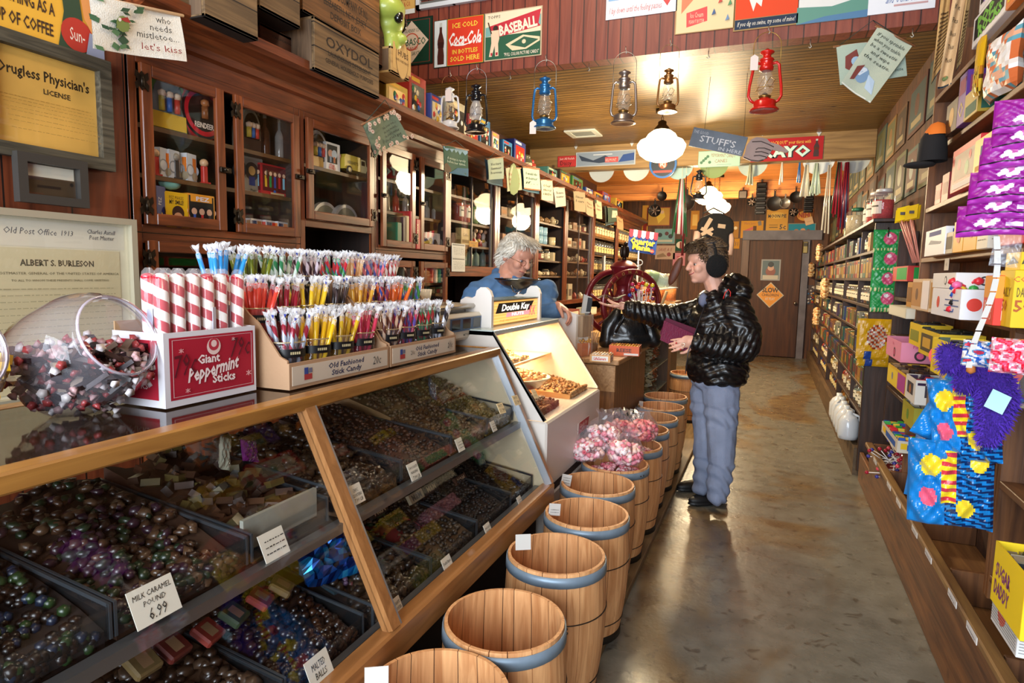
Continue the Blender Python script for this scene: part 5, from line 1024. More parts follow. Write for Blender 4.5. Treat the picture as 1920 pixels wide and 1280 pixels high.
for i,(a,c,h,col,lab,tx) in enumerate(toys):
    y0=at((a[0]),c[1],'x',-2.18).y; y1=at(c[0],c[1],'x',-2.18).y; w_=min(y1-y0,.55)*.92; R=random.Random(i); h=h*1.0
    b=B(); b.box(-.2,0,0,w_,0,h,M(col,.4,var=.1,vs=20),.004)
    pal=['e8d8b0','c83028','2a58a0','e0b030','f0f0e8','28784a']
    b.box(0,.001,w_*.12,w_*.88,h*.25,h*.8,M('1a1c20' if i%2 else R.choice(pal),.15)); 
    for k in range(9): b.ball((.002,w_*R.uniform(.2,.8),h*R.uniform(.3,.75)),.02,M(R.choice(pal),.4),(.2,1,1.2),1)
    b.box(0,.0015,w_*.05,w_*.95,h*.06,h*.2,M(R.choice(pal),.4)); b.box(0,.0015,w_*.1,w_*.6,h*.86,h*.94,M(R.choice(pal),.4))
    if tx: b.text(tx,(.003,w_*.5,h*.07),Y,Z,h*.12,M('7a1c18',.4),.02,0,w_*.5)
    if 'jar' in lab:
        b=B(); b.lathe([(.001,0),(.07,0),(.075,.03),(.075,h*.75),(.05,h*.85),(.055,h*.86),(.055,h),(.001,h)],M(col,.3),c=(-.1,w_/2,0),n=20); b.lathe([(.076,h*.15),(.076,h*.6)],M('b8b090',.5),c=(-.1,w_/2,0),n=20)
    o=b.build('toy_box' if 'jar' not in lab else 'glass_jar',label=lab,cat='toy box' if 'jar' not in lab else 'jar',group='boxed toys on top of the cabinets'); o.location=(-2.31,y0,CT)
# ================= on the candy case: jars, peppermint box, stick candy =================
TOP=1.091
clear=glassm('f0f4ff',.05,.03)
# stick candy displays
card_=M('b08a68',.75,bump=.1); cardi=M('8a6a4c',.8); lbl=M('cfc0ac',.55)
flav={ # name: (material args, look)
'blue':(('2a8cd0','2a8cd0'),'sky blue'),'olive':(('7a8420','5c6a18'),'olive green and yellow'),'green':(('2f8a58','d8e8dc'),'green and white striped'),'grape':(('3a1c34','d8c8d8'),'dark purple striped'),
'rainbow':(('c82838','2a6aa0','3a9a50'),'red, blue and green striped'),'tan':(('d8a068','e8c090'),'tan'),'pinkblue':(('e87888','4a5aa8'),'pink and blue striped'),'mint':(('c02838','f4ecec'),'red and white peppermint'),
'coral':(('e84838','e84838'),'coral red'),'cherry':(('8c1428','a81c34'),'deep cherry red'),'yellow':(('ecc020','f0cc30'),'bright yellow'),'black':(('241c20','4a3c40'),'black liquorice'),
'honey':(('c88a20','d8a038'),'honey gold'),'tri':(('7a2048','d86838','2848a0'),'plum, orange and blue striped'),'orange':(('f06820','f47830'),'bright orange'),'lime':(('3a8a40','4a6ab8'),'green and blue striped'),
'silver':(('a0a8b8','8c1c30'),'silver and red striped'),'lemon':(('f0c018','f0c018'),'lemon yellow'),'banana':(('d8b020','b89018'),'banana yellow'),'rose':(('d03858','b02848'),'rose red'),
'root':(('5c2c20','c8a890'),'brown and cream striped'),'plumred':(('b83058','5a4aa0'),'raspberry and violet striped'),'clove':(('b01c30','3a7a50'),'red and green striped'),'zebra':(('20202c','d8dce8'),'black and white striped'),'brown':(('7a3c20','9a5c38'),'brown')}
wrapm=glassm('ffffff',.35,.15); blu=M('3a4aa8',.4); wh=M('f0f0f4',.3)
PR={}
def stick_proto(k):
    if k in PR: return PR[k]
    cs=flav[k][0]; m=stripe(*cs[:2],c3=cs[2] if len(cs)>2 else None,freq=110) if len(set(cs))>1 else M(cs[0],.3,coat=.6)
    b=B(); b.cyl((0,0,0),(0,0,.155),.0062,m,n=8); me=b.mesh('candy_stick')
    w=B(); rs=[]; R=random.Random(hash(k)%99 if 0 else len(PR))
    for z,r in ((.140,.0066),(.150,.0070),(.158,.003),(.166,.010),(.176,.013)):
        rs.append([(r*math.cos(2*PI*j/8)*(1 if j%2 or z<.16 else .5),r*math.sin(2*PI*j/8)*(1 if j%2 or z<.16 else .5),z+(.004 if j%2 else 0)) for j in range(8)])
    w.rings(rs,wrapm,False,False)
    for j in range(3):
        a=R.uniform(0,6); x,y=.008*math.cos(a),.008*math.sin(a); w.add([(x,y,.160),(x*1.4,y*1.4+.003,.178),(x*1.6+.004,y*1.5,.172)],[(0,1,2)],wh)
    w.add([(.007,0,.160),(.011,.003,.170),(.010,-.004,.172)],[(0,1,2)],blu)
    PR[k]=(me,w.mesh('wrapper')); return PR[k]
JP={}
def jar_proto(r=.05,h=.105):
    b=B(); b.lathe([(.001,.003),(r-.006,.003),(r-.002,.01),(r,.02),(r,h-.012),(r-.004,h-.008),(r+.001,h-.003),(r+.001,h),(r-.003,h),(r-.006,h-.01),(r-.003,h-.02)],clear,n=24)
    j=b.mesh('glass'); b=B(); b.lathe([(r+.0015,h-.040),(r+.0015,h-.018)],M('0c0c10',.4),n=24); s=b.mesh('black_label')
    b=B(); 
    for k in range(5): b.box(-.014+k*.006,-.010+k*.006,-r-.0022,-r-.0018,h-.032,h-.025,M('b8a880',.4))
    b.lathe([(r+.0018,h-.002),(r+.0022,h+.001),(r-.002,h+.001)],M('c8b48c',.15,.6),n=24); return j,s,b.mesh('gold_lettering')
GJ=jar_proto()
ordn=['first','second','third','fourth','fifth','sixth']
def candy_jar(x,y,z,k,where,nst,seed,rz):
    r=root('candy_stick_jar','jar of %s sticks, %s'%(flav[k][1],where),'jar',(x,y,z),rz,'glass jars of stick candy')
    obj_from(GJ[0],'glass',r); obj_from(GJ[1],'black_label',r); obj_from(GJ[2],'gold_lettering',r)
    R=random.Random(seed); me,wm=stick_proto(k); 
    for i in range(nst):
        a=2.4*i+R.uniform(-.3,.3); q=.036*math.sqrt((i+.5)/nst); o=obj_from(me,'candy_stick',None,'%s candy stick, %s'%(flav[k][1],where),'candy',group='%s candy sticks in the jar, %s'%(flav[k][1],where))
        L=Vector((q*math.cos(a),q*math.sin(a),0)); t=R.uniform(.12,.28)*(.4+q/.036)
        o.location=Vector((x,y,z+.008+R.uniform(0,.012)))+L*.75; ax=Vector((-math.sin(a),math.cos(a),0)); o.rotation_mode='QUATERNION'
        from mathutils import Quaternion
        o.rotation_quaternion=Quaternion(ax,t)@Quaternion((0,0,1),R.uniform(0,6))
        obj_from(wm,'wrapper',o)
rows1=[[(-1.195,0.00),['silver','lemon','banana','rose']],[(-1.305,.085),['coral','cherry','yellow','black']],[(-1.415,.17),['blue','olive','green','grape']]]
rows2=[[(-1.195,0.00),['root','plumred','clove','zebra']],[(-1.305,.085),['honey','tri','orange','lime']],[(-1.415,.17),['rainbow','tan','pinkblue','mint']]]
def display(y0,y1,rows,which,seed):
    r=root('cardboard_display','stepped cardboard display reading Old Fashioned Stick Candy 20 cents, '+which,'display box',(0,0,0)); xf=-1.125; xb=-1.48
    b=B(); b.box(xf-.006,xf,y0,y1,TOP,TOP+.068,card_); plate(b,y1-y0-.02,.05,[('t','Old Fashioned',.52,.70,.30,'303858',{'w':.38,'b':.02,'s':.1}),('t','Stick Candy',.52,.30,.30,'303858',{'w':.32,'b':.02,'s':.1}),('r',.10,.2,.17,.5,'a83838'),('r',.10,.5,.135,.85,'38488a'),('r',.14,.55,.17,.8,'6a6a80')]+([('t','20c',.86,.5,.5,'3a3a40',{'w':.10,'s':.2})] if which.startswith('near') else [('t','20c',.28,.5,.3,'3a3a40',{'w':.06}),('c',.90,.5,.34,'bcae9c'),('t','20c',.90,.5,.4,'3a3a40',{'w':.09,'s':.2})]),(xf+.001,y0+.01,TOP+.009),Y,Z,lbl,.001); b.build('front_panel',r)
    for y in (y0,y1-.006):
        b=B(); b.prism([(xb,TOP),(xf-.006,TOP),(xf-.006,TOP+.075),(xf-.03,TOP+.085),(xf-.10,TOP+.17),(xf-.13,TOP+.19),(xf-.20,TOP+.26),(xf-.24,TOP+.285),(xb,TOP+.285)],(0,y,0),X,Z,(0,.006,0),card_); b.build('side_panel',r)
    b=B()
    for (xx,dz),_ in rows: b.box(xx-.055,xx+.055,y0+.006,y1-.006,TOP+.001,TOP+.012+dz,cardi)
    b.build('step',r)
    b=B(); b.box(xb-.004,xb,y0,y1,TOP,TOP+.24,card_); b.build('back_panel',r)
    for ri,((xx,dz),ks) in enumerate(rows):
        n=len(ks); 
        for i,k in enumerate(ks):
            y=y0+.012+(y1-y0-.024)*(i+.5)/n
            candy_jar(xx,y,TOP+.013+dz,k,'%s jar of %s row, %s display'%(ordn[i],['front','middle','top'][ri],which),12,seed+ri*10+i,PI/2-.35)
display(1.26,1.715,rows1,'near',100)
display(1.725,2.18,rows2,'far',200)
# giant peppermint sticks box
r=root('peppermint_box','red and white carton lettered Giant Peppermint Sticks with 79 cent scrawls','box',(-1.205,.967,TOP)); bx,by,bh=.155,.262,.165
rd='a81c30'
def snow(x,y,s): return [('p',[(x-s*.15,y-s),(x+s*.15,y-s),(x+s*.15,y+s),(x-s*.15,y+s)],'e0a8a8'),('p',[(x-s*.8,y-s*.5),(x-s*.7,y-s*.8),(x+s*.8,y+s*.5),(x+s*.7,y+s*.8)],'e0a8a8'),('p',[(x-s*.8,y+s*.5),(x-s*.7,y+s*.8),(x+s*.8,y-s*.5),(x+s*.7,y-s*.8)],'e0a8a8')]
face=[('r',.05,.09,.97,.93,rd),('r',.075,.125,.945,.13,'e8c8c8'),('r',.075,.895,.945,.9,'e8c8c8'),('r',.075,.125,.08,.9,'e8c8c8'),('r',.94,.125,.945,.9,'e8c8c8'),('c',.5,.76,.12,'e8c8c0'),('c',.5,.79,.09,'b83040'),('c',.5,.80,.05,'e8c8c0'),
('t','Giant',.44,.60,.12,'f0dcd8',{'w':.24,'b':.03}),('t','Peppermint',.50,.45,.18,'f0dcd8',{'w':.58,'s':.4,'b':.03,'rot':.12}),('t','Sticks',.60,.30,.12,'f0dcd8',{'w':.26,'b':.03}),('t','79c',.20,.56,.30,'5c1020',{'w':.24,'s':.3,'rot':.1}),('t','79c',.80,.72,.28,'5c1020',{'w':.24,'s':.3,'rot':.05})]+snow(.15,.75,.03)+snow(.2,.2,.03)+snow(.88,.3,.04)+snow(.7,.84,.025)
b=B(); plate(b,by,bh,face,(0,0,0),Y,Z,M('ddd8dc',.5),.004); b.build('printed_front',r)
b=B(); plate(b,bx,bh,[('r',.08,.1,.9,.9,rd),('t','Giant',.5,.6,.12,'f0dcd8',{'w':.4}),('t','Peppermint',.5,.45,.14,'f0dcd8',{'w':.7,'s':.4}),('t','Sticks',.5,.3,.12,'f0dcd8',{'w':.4})],(-bx-.004,0,0),X,Z,M('ddd8dc',.5),.004); b.build('printed_end',r)
b=B(); b.box(-bx-.004,-.004,by-.004,by,0,bh,M('ddd8dc',.5)); b.build('end_panel',r)
b=B(); b.box(-bx-.004,-bx,.004,by-.004,0,bh+.02,M('b8946c',.7)); b.build('back_panel',r)
b=B(); b.box(-bx,-.004,.004,by-.004,0.0,.004,M('b8946c',.7)); b.build('bottom',r)
pm=stripe('c01c34','f4ece8',freq=135); fr=glassm('ffffff',.12,.08)
bb=B(); bb.cyl((0,0,0),(0,0,.28),.0155,pm,n=16); bb.ball((0,0,.28),.0155,pm,(1,1,.6),2); me=bb.mesh('giant_candy_stick'); bb=B(); bb.lathe([(.0165,0),(.0168,.27),(.013,.292),(.006,.30)],fr,n=14); bb.box(-.006,.006,-.018,-.0165,.14,.21,M('c8c8d8',.3)); wme=bb.mesh('clear_sleeve')
R=random.Random(11)
for i in range(2):
    for j in range(6):
        if j==5 and i>1: pass
        x,y=-1.205-.035-.036*i,.967+.026+.041*j
        o=obj_from(me,'giant_candy_stick',None,'giant peppermint stick, %s from the left in the %s rank of the carton'%(ordn[j],['front','second','third','back'][i]),'candy',(x,y,TOP+.006),group='giant peppermint sticks in the red carton'); o.rotation_euler=(R.uniform(-.03,.03),R.uniform(-.03,.02),R.uniform(0,6)); q=obj_from(wme,'clear_sleeve',o)
# tilted glass jar of twist-wrapped chocolates
def side_jar(cx,cy,R_,Dp,name,lab,cols,seed,fill=.55,rz=.1):
    "fat glass jar lying on a flattened side with its round mouth turned to the shopper"
    r=root(name,lab,'jar',(cx,cy,TOP)); r.rotation_euler.z=rz
    b=B(); ax=Vector((math.cos(.42),0,math.sin(.42))); 
    b.lathe([(R_*.60,-Dp*.5),(R_*.85,-Dp*.47),(R_*.98,-Dp*.35),(R_,-Dp*.1),(R_*.98,Dp*.25),(R_*.88,Dp*.42),(R_*.74,Dp*.5),(R_*.70,Dp*.52),(R_*.72,Dp*.56),(R_*.72,Dp*.60),(R_*.68,Dp*.60),(R_*.66,Dp*.52)],glassm('e8e4f0',.13,.05,2.2),c=(0,0,R_*1.0),n=36,axis=ax); b.build('glass_body',r)
    b=B(); b.lathe([(R_*.69,Dp*.57),(R_*.72,Dp*.585),(R_*.69,Dp*.60)],M('c8bcc4',.1,.2,coat=.5),c=(0,0,R_),n=36,axis=ax); b.build('rolled_rim',r)
    b=B(); Rr=random.Random(seed); c0=Vector((0,0,R_)); n=0; u=ax.orthogonal().normalized(); v=ax.cross(u)
    while n<300:
        p=Vector((Rr.uniform(-1,1),Rr.uniform(-1,1),Rr.uniform(-1,fill*2-1)))*R_*.9
        t=p.dot(ax); rad=(p-ax*t).length
        if abs(t)>Dp*.42 or rad>R_*.88 or (rad<R_*.55 and abs(t)<Dp*.2 and p.z<-R_*.2): continue
        n+=1; q=Matrix.Rotation(Rr.uniform(0,6),3,'Z')@Matrix.Rotation(Rr.uniform(-.7,.7),3,'Y'); c=M(Rr.choice(cols),.35); P_=c0+p
        b.obox(P_,(.05,.018,.009) if cols[0]!='c89a10' else (.03,.02,.018),q,c)
        if cols[0]!='c89a10':
            for s in (-1,1): b.cyl(P_+q@Vector((s*.025,0,0)),P_+q@Vector((s*.036,0,0)),.003,M(Rr.choice(['d8d0d0','c8a0a0','a04040']),.3),.010,5)
    b.build('wrapped_candy',r,kind='stuff'); return r
side_jar(-1.33,.875,.122,.19,'glass_jar','big tilted glass jar of twist-wrapped chocolate candy beside the red carton',['3a2420','4c362c','201414','6e5a4c','a89888','2c1a20'],7,.56)
r=side_jar(-1.36,.60,.12,.2,'glass_jar','glass jar of yellow candy, cut off by the left edge of the picture',['c89a10','b88810','d8aa20'],9,.62)
# red puppet-like toy box corner seen behind the carton: small orange and white toys on the lower cabinet shelf
for i,(px,py,c1,c2,l) in enumerate([(305,498,'c83c18','e8e0d0','orange and white small toy behind the giant sticks'),(303,525,'e0dcd8','b8b0b0','white paper cup beside the orange toy')]):
    p=at(px,py,'x',-2.0 if 0 else -1.9); b=B()
    if i==0: b.lathe([(.001,0),(.03,0),(.028,.03),(.016,.045),(.022,.06),(.02,.085),(.001,.095)],M(c1,.5),n=14); b.ball((.015,-.01,.07),.014,M(c2,.5),n=1); b.ball((.02,.0,.055),.01,M('d8a020',.5),n=1)
    else: b.lathe([(.001,0),(.024,0),(.032,.06),(.03,.06)],M(c1,.5),n=14)
# toothpick cup etc done with the scale
# ================= product builders =================
def proto(name,fn,kids=()):
    "mesh part list: [(part name, mesh)], first one may be the whole thing"
    return [(n,m) for n,m in fn]
def place(parts,name,label,cat,loc,rz=0,group=None,scale=None):
    if len(parts)==1: o=obj_from(parts[0][1],name,None,label,cat,loc,group); o.data.name=parts[0][0]
    else:
        o=root(name,label,cat,loc,0,group)
        for n,m in parts: obj_from(m,n,o)
    o.rotation_euler.z=rz
    if scale: o.scale=scale
    return o
def p_jar(r,h,content,lidc,lab=None,fill=.8,glass=None,lidr=.7):
    b=B(); b.lathe([(.001,.002),(r*.9,.002),(r,.01),(r,h*.78),(r*.9,h*.86),(r*lidr,h*.90)],glass or glassm('f0f4f0',.08,.04),n=18); g=b.mesh('glass')
    b=B(); b.lathe([(.001,.005),(r*.93,.006),(r*.93,h*.8*fill),(.001,h*.82*fill)],M(content,.5,bump=.6,bs=120,var=.2,vs=60),n=16); c=b.mesh('contents')
    b=B(); b.lathe([(r*lidr,h*.88),(r*lidr*1.08,h*.88),(r*lidr*1.08,h*.98),(r*lidr*.9,h),(.001,h)],M(lidc,.35,.3),n=18); l=b.mesh('lid')
    out=[('glass',g),('contents',c),('lid',l)]
    if lab: 
        b=B(); b.lathe([(r+.001,h*.18),(r+.001,h*.62)],M(lab,.6),n=8,a0=0,a1=1.9) ; 
        b=B(); K=6
        b.add([((r+.0015)*math.sin(-.8+1.6*i/K),-(r+.0015)*math.cos(-.8+1.6*i/K),z) for z in (h*.2,h*.6) for i in range(K+1)],[(i,i+1,K+2+i,K+1+i) for i in range(K)],M(lab,.6))
        b.add([((r+.002)*math.sin(-.5+1.0*i/K),-(r+.002)*math.cos(-.5+1.0*i/K),z) for z in (h*.42,h*.47) for i in range(K+1)],[(i,i+1,K+2+i,K+1+i) for i in range(K)],M('3a3028',.6)); out.append(('label',b.mesh('label')))
    return out
def p_bottle(r,h,col,cap,lab=None,tr=True,neck=.32):
    m=glassm(col,.45,.05) if tr else M(col,.2,coat=.5)
    b=B(); b.lathe([(.001,0),(r*.92,0),(r,.012),(r,h*.55),(r*.8,h*.64),(r*neck,h*.74),(r*neck,h*.94)],m,n=16); g=b.mesh('glass')
    b=B(); b.lathe([(r*neck*1.15,h*.92),(r*neck*1.15,h),(.001,h)],M(cap,.35,.4),n=12); l=b.mesh('cap'); out=[('glass',g),('cap',l)]
    if lab: 
        b=B(); K=6; b.add([((r+.0015)*math.sin(-.9+1.8*i/K),-(r+.0015)*math.cos(-.9+1.8*i/K),z) for z in (h*.14,h*.44) for i in range(K+1)],[(i,i+1,K+2+i,K+1+i) for i in range(K)],M(lab,.5)); out.append(('label',b.mesh('label')))
    return out
def p_box(w,d,h,col,els=(),open_=False,t=.003,side=None,bev=.002):
    b=B(); m=M(col,.5)
    if open_:
        b.box(-w/2,w/2,-d/2,-d/2+t,0,h,m); b.box(-w/2,w/2,d/2-t,d/2,0,h*1.0,m); b.box(-w/2,-w/2+t,-d/2+t,d/2-t,0,h,m); b.box(w/2-t,w/2,-d/2+t,d/2-t,0,h,m); b.box(-w/2+t,w/2-t,-d/2+t,d/2-t,0,t,M('b8a080',.7))
    else: b.box(-w/2,w/2,-d/2,d/2,0,h,m,bev)
    if els: 
        plate(b,w*.99,h*.98,els,(-w*.495,-d/2-.0004,h*.01),X,Z,m,.0002)
        plate(b,d*.99,h*.98,side if side is not None else els,(-w/2-.0004,d*.495,h*.01),-Y,Z,m,.0002)
        plate(b,d*.99,h*.98,side if side is not None else els,(w/2+.0004,-d*.495,h*.01),Y,Z,m,.0002)
    return [('box',b.mesh('box'))]
def p_book(t,d,h,col,title=None,tc='e8d0a0'):
    b=B(); b.box(-t/2,t/2,-d/2,d/2-.004,0,.0+h,M(col,.5),.003); b.box(-t/2+.003,t/2-.003,-d/2+.004,d/2,.004,h-.004,M('e0d8c0',.8))
    if title: b.text(title,(0,-d/2-.0006,h*.5),Z,-X,t*.45,M(tc,.5),.02,0,h*.7)
    return [('book',b.mesh('book'))]
WL=PI/2; WR=-PI/2
def PL(parts,name,label,cat,px,py,x,group=None,rz=WL,dz=0,z=None,sc=None,back=0):
    p=at(px,py,'x',x); 
    return place(parts,name,label,cat,(p.x-back,p.y,(z if z is not None else p.z)+dz),rz,group,sc)
IX=-2.36
# --- cabinet 1, first door
g='novelty candy dispensers and tins in the first glass cabinet'
def p_dome(w,h,base,win,rim): # clamshell pack: rounded card with figures
    b=B(); pts=[(-w/2,0),(w/2,0),(w/2,h*.45)]+[(w/2*math.cos(t),h*.5+h*.5*math.sin(t)) for t in [PI*k/12 for k in range(13)]]+[(-w/2,h*.45)]
    b.prism([(x,z) for x,z in pts],(0,.03,0),X,Z,(0,-.06,0),M(rim,.4)); b.prism([(x*.8,z*.82+h*.08) for x,z in pts],(0,-.031,0),X,Z,(0,-.004,0),M(win,.15)); b.box(-w*.45,w*.45,-.037,-.03,h*.04,h*.30,M(base,.4))
    for k in range(3): b.cyl((-w*.2+k*w*.2,-.04,h*.32),(-w*.2+k*w*.2,-.04,h*.55),.012,M(['c8b040','3a6ab0','c84030'][k],.4),n=8); b.ball((-w*.2+k*w*.2,-.042,h*.60),.018,M('e0c0a0',.4))
    return [('pack',b.mesh('pack'))]
PL(p_dome(.18,.24,'e0b830','6a7c80','5a9a4c'),'gift_tin','green arched pack with three small figures on the top shelf','candy tin',306,232,IX,g,z=1.951)
# round red tin
b=B(); b.lathe([(.11,-.035),(.115,-.03),(.115,.03),(.11,.035)],M('c01c28',.3,coat=.4),n=36,axis=(0,-1,0),c=(0,0,.116),cap=True); b.lathe([(.08,.0358),(.001,.0362)],M('1c1412',.3),n=30,axis=(0,-1,0),c=(0,0,.116)); b.lathe([(.112,.0352),(.10,.036)],M('181418',.3),n=36,axis=(0,-1,0),c=(0,0,.116)); b.text('REINDEER',(0,-.0368,.05),X,Z,.022,M('e8d8c8',.4),.02,0,.10); b.cyl((0,-.04,.09),(0,-.04,.14),.014,M('8a5028',.4),n=8); b.ball((0,-.042,.155),.02,M('a86838',.4))
PL([('tin',b.mesh('tin'))],'round_tin','round red tin with black window on the top shelf, first cabinet','candy tin',372,246,IX,g,z=1.951)
for i,(px,lab) in enumerate(((300,'left'),(318,'middle'),(350,'right'))):
    els=[('r',.0,.0,1,1,'c8ccd0'),('r',.55,.30,.95,.85,'d87828'),('c',.3,.4,.22,'8a8c90'),('c',.3,.4,.17,'c8ccd0'),('c',.75,.18,.16,'9a8a70')]
    PL(p_box(.06,.05,.115,'d0d4d8',els),'dispenser_box','small silver-white dispenser box, %s one of three on the middle shelf'%lab,'candy box',px,325,IX+.03,g,z=1.761,rz=WL+.25)
for i,(px,c,lab) in enumerate(((292,'a82820','red dispenser at the left edge of the middle shelf'),(383,'b83028','red dispenser right of the silver boxes, middle shelf'),(330,'3a3430','black round dispenser between the silver boxes'))):
    b=B(); b.box(-.012,.012,-.01,.01,0,.075,M(c,.4),.003); b.ball((0,0,.088),.018,M('c8a078' if i<2 else '8a8070',.4),n=2); b.box(-.016,.016,-.02,.01,0,.006,M(c,.4)); PL([('dispenser',b.mesh('dispenser'))],'candy_dispenser',lab,'candy dispenser',px,330,IX+.05,g,z=1.761)
els=[('r',.02,.02,.98,.98,'e8b818'),('t','PEZ MAKES',.5,.86,.09,'5a3a18',{'w':.6}),('t','MY SMILE!',.5,.74,.11,'3a2418',{'w':.6,'b':.02}),('c',.55,.34,.20,'c88058'),('c',.55,.46,.19,'3a2018'),('c',.55,.32,.15,'d89a70'),('r',.45,.05,.66,.14,'3a5a9a')]
PL(p_box(.115,.04,.155,'e8b818',els),'candy_pack','yellow pack reading MY SMILE with a child face, bottom shelf','candy pack',325,405,IX+.04,g,z=1.551)
PL(p_box(.05,.03,.17,'1c2c7a',[('t','PEZ',.5,.7,.1,'e8e8f0',{'w':.6,'rot':1.5}),('p',[(.4,.2),(.8,.25),(.5,.4)],'e8c030')]),'candy_pack','narrow dark blue pack left of the yellow smile pack','candy pack',297,400,IX+.05,g,z=1.551,rz=WL+.2)
els=[('r',.04,.04,.96,.96,'141416'),('r',.1,.80,.9,.97,'e89a28'),('t','PEZ',.55,.885,.11,'e8e0e8',{'w':.5,'b':.03})]+[('c',.22+.28*k,.54,.09,'d8a888') for k in range(3)]+[('r',.18+.28*k,.30,.27+.28*k,.46,c) for k,c in enumerate(('3a5ab0','c83030','3a3a3a'))]+[('p',[(.2,.04),(.8,.04),(.9,.26),(.1,.26)],'d8a030'),('t','WWW',.5,.14,.12,'1c1c1c',{'w':.4,'b':.04})]
PL(p_box(.14,.04,.16,'e89a28',els),'candy_pack','black and orange gift pack of three figures, bottom shelf of the first cabinet','candy pack',372,410,IX+.04,g,z=1.551)
b=B(); b.ball((0,0,.03),.035,M('8ac8b8',.3),(1.4,.8,.7),2); b.ball((.04,0,.045),.018,M('9ad8c8',.3),n=2); PL([('toy',b.mesh('toy'))],'plastic_toy','pale aqua plastic fish toy resting on the yellow smile pack','toy',318,338,IX+.04,g,z=1.709)
# --- second door
g='novelties in the second glass cabinet'
PL(p_dome(.12,.20,'3a2a20','1c1814','8a8470'),'gift_tin','oval dark picture plaque at the left of the top shelf','plaque',462,250,IX,g,z=1.951)
for i,(px,c,l) in enumerate(((484,'4a2c18','amber'),(497,'6a4028','brown'),(524,'b8b0a8','clear'))):
    PL(p_bottle(.024,.20,c,'8a8070'),'glass_bottle','%s old soda bottle on the top shelf of the second cabinet'%l,'bottle',px,262,IX,g,z=1.951)
PL(p_box(.13,.03,.17,'a8a498',[('r',.06,.06,.94,.94,'8c887c'),('c',.45,.6,.26,'2c2a28'),('r',.3,.2,.6,.45,'2a3a7a'),('c',.45,.62,.13,'c8a868'),('t','Magic',.5,.08,.07,'3a3428')]),'candy_pack','grey carded pack with round black window, middle shelf','candy pack',470,350,IX,g,z=1.761)
els=[('r',.05,.12,.95,.95,'5a1418')]+[('r',.12+.16*k,.25,.2+.16*k,.62,c) for k,c in enumerate(('d8b030','2a8a48','3a4a9a','c83030','8ac8e0'))]+[('c',.16+.16*k,.70,.07,'e0b898') for k in range(5)]+[('c',.45,.12,.06,'2a5ab0'),('r',.3,.03,.8,.09,'c8b080')]
PL(p_box(.19,.07,.15,'b81c24',els),'candy_pack','red box with five coloured dispensers, middle shelf','candy pack',506,355,IX,g,z=1.761)
for i,(px,l) in enumerate(((472,'left'),(500,'middle'),(522,'right'))):
    PL(p_box(.09,.05,.085,'c8c8cc',[('r',.05,.1,.5,.9,'283a6a'),('r',.55,.1,.95,.9,['a87848','c83828','d8782c'][i]),('c',.3,.5,.2,'d8b898')]),'dispenser_box','small white pictured box, %s of three on the bottom shelf of the second cabinet'%l,'candy box',px,412,IX+.03,g,z=1.551,rz=WL+.2)
# --- third door (short)
g='novelties in the third glass cabinet'
PL(p_dome(.16,.20,'d8a830','2a2420','d8d4cc'),'gift_tin','white arched pack with black window, left of the middle shelf','candy pack',588,320,IX,g,z=1.951,dz=0)
els=[('r',.06,.25,.8,.92,'2a2624'),('c',.3,.6,.14,'c88a70'),('c',.58,.6,.16,'b0c0d0'),('r',.24,.28,.36,.5,'8a9ab0'),('r',.5,.28,.64,.5,'b86a38'),('t','STAR',.4,.17,.10,'c03028',{'w':.4,'b':.03}),('t','WARS',.4,.07,.09,'c03028',{'w':.5,'b':.03})]
PL(p_box(.12,.05,.15,'e0dcd8',els),'candy_pack','white window box with red lettering and two figures','candy pack',618,325,IX+.03,g,z=1.951-.0)
# toy truck
r=root('toy_truck','cream toy delivery truck with black running board','toy car',(0,0,0),group=g); b=B(); cr=M('e0d098',.35,coat=.4); bk=M('181614',.4)
b.prism([(-.10,.02),(.02,.02),(.02,.085),(-.09,.085),(-.10,.07)],(0,-.028,0),X,Z,(0,.056,0),M('c8b040',.4)); b.build('van_body',r)
b=B(); b.prism([(.02,.02),(.115,.02),(.115,.045),(.07,.052),(.062,.078),(.02,.08)],(0,-.026,0),X,Z,(0,.052,0),cr); b.build('cab',r)
b=B(); b.box(.03,.055,-.0275,-.0265,.052,.072,bk); b.text("HERSHEY'S",(-.04,-.0288,.045),X,Z,.014,bk,.01,0,.08); b.build('lettering',r)
for x in (-.07,.085):
    for s in (-1,1):
        b=B(); b.cyl((x,s*.024,.018),(x,s*.034,.018),.018,bk,n=16); b.cyl((x,s*.034,.018),(x,s*.0345,.018),.011,cr,n=12); b.build('wheel',r)
p=at(662,330,'x',IX+.04); r.location=(p.x,p.y,1.952); r.rotation_euler.z=WL; r.scale=(1.25,1.25,1.25)
for i,(px,l) in enumerate(((612,'left'),(650,'right'))):
    b=B(); b.prism([(.12*math.cos(t),.12*math.sin(t)) for t in [PI*k/14 for k in range(15)]],(0,0,0),X,Z,(0,.03,0),M('a8a8a8',.35,.3)); b.prism([(.095*math.cos(t),.012+.09*math.sin(t)) for t in [PI*k/14 for k in range(15)]],(0,-.001,0),X,Z,(0,.001,0),M('6a6c5c',.2)); b.box(-.08,.08,-.003,0,.005,.022,M('c8c8c8',.4)); b.text('TRAINS',(0,-.0035,.006),X,Z,.013,M('3a3a3a',.4),.02,0,.10)
    PL([('plaque',b.mesh('plaque'))],'arched_plaque','half-round silver plaque, %s of two on the low shelf'%l,'plaque',px,400,IX+.03*i,g,z=1.661)
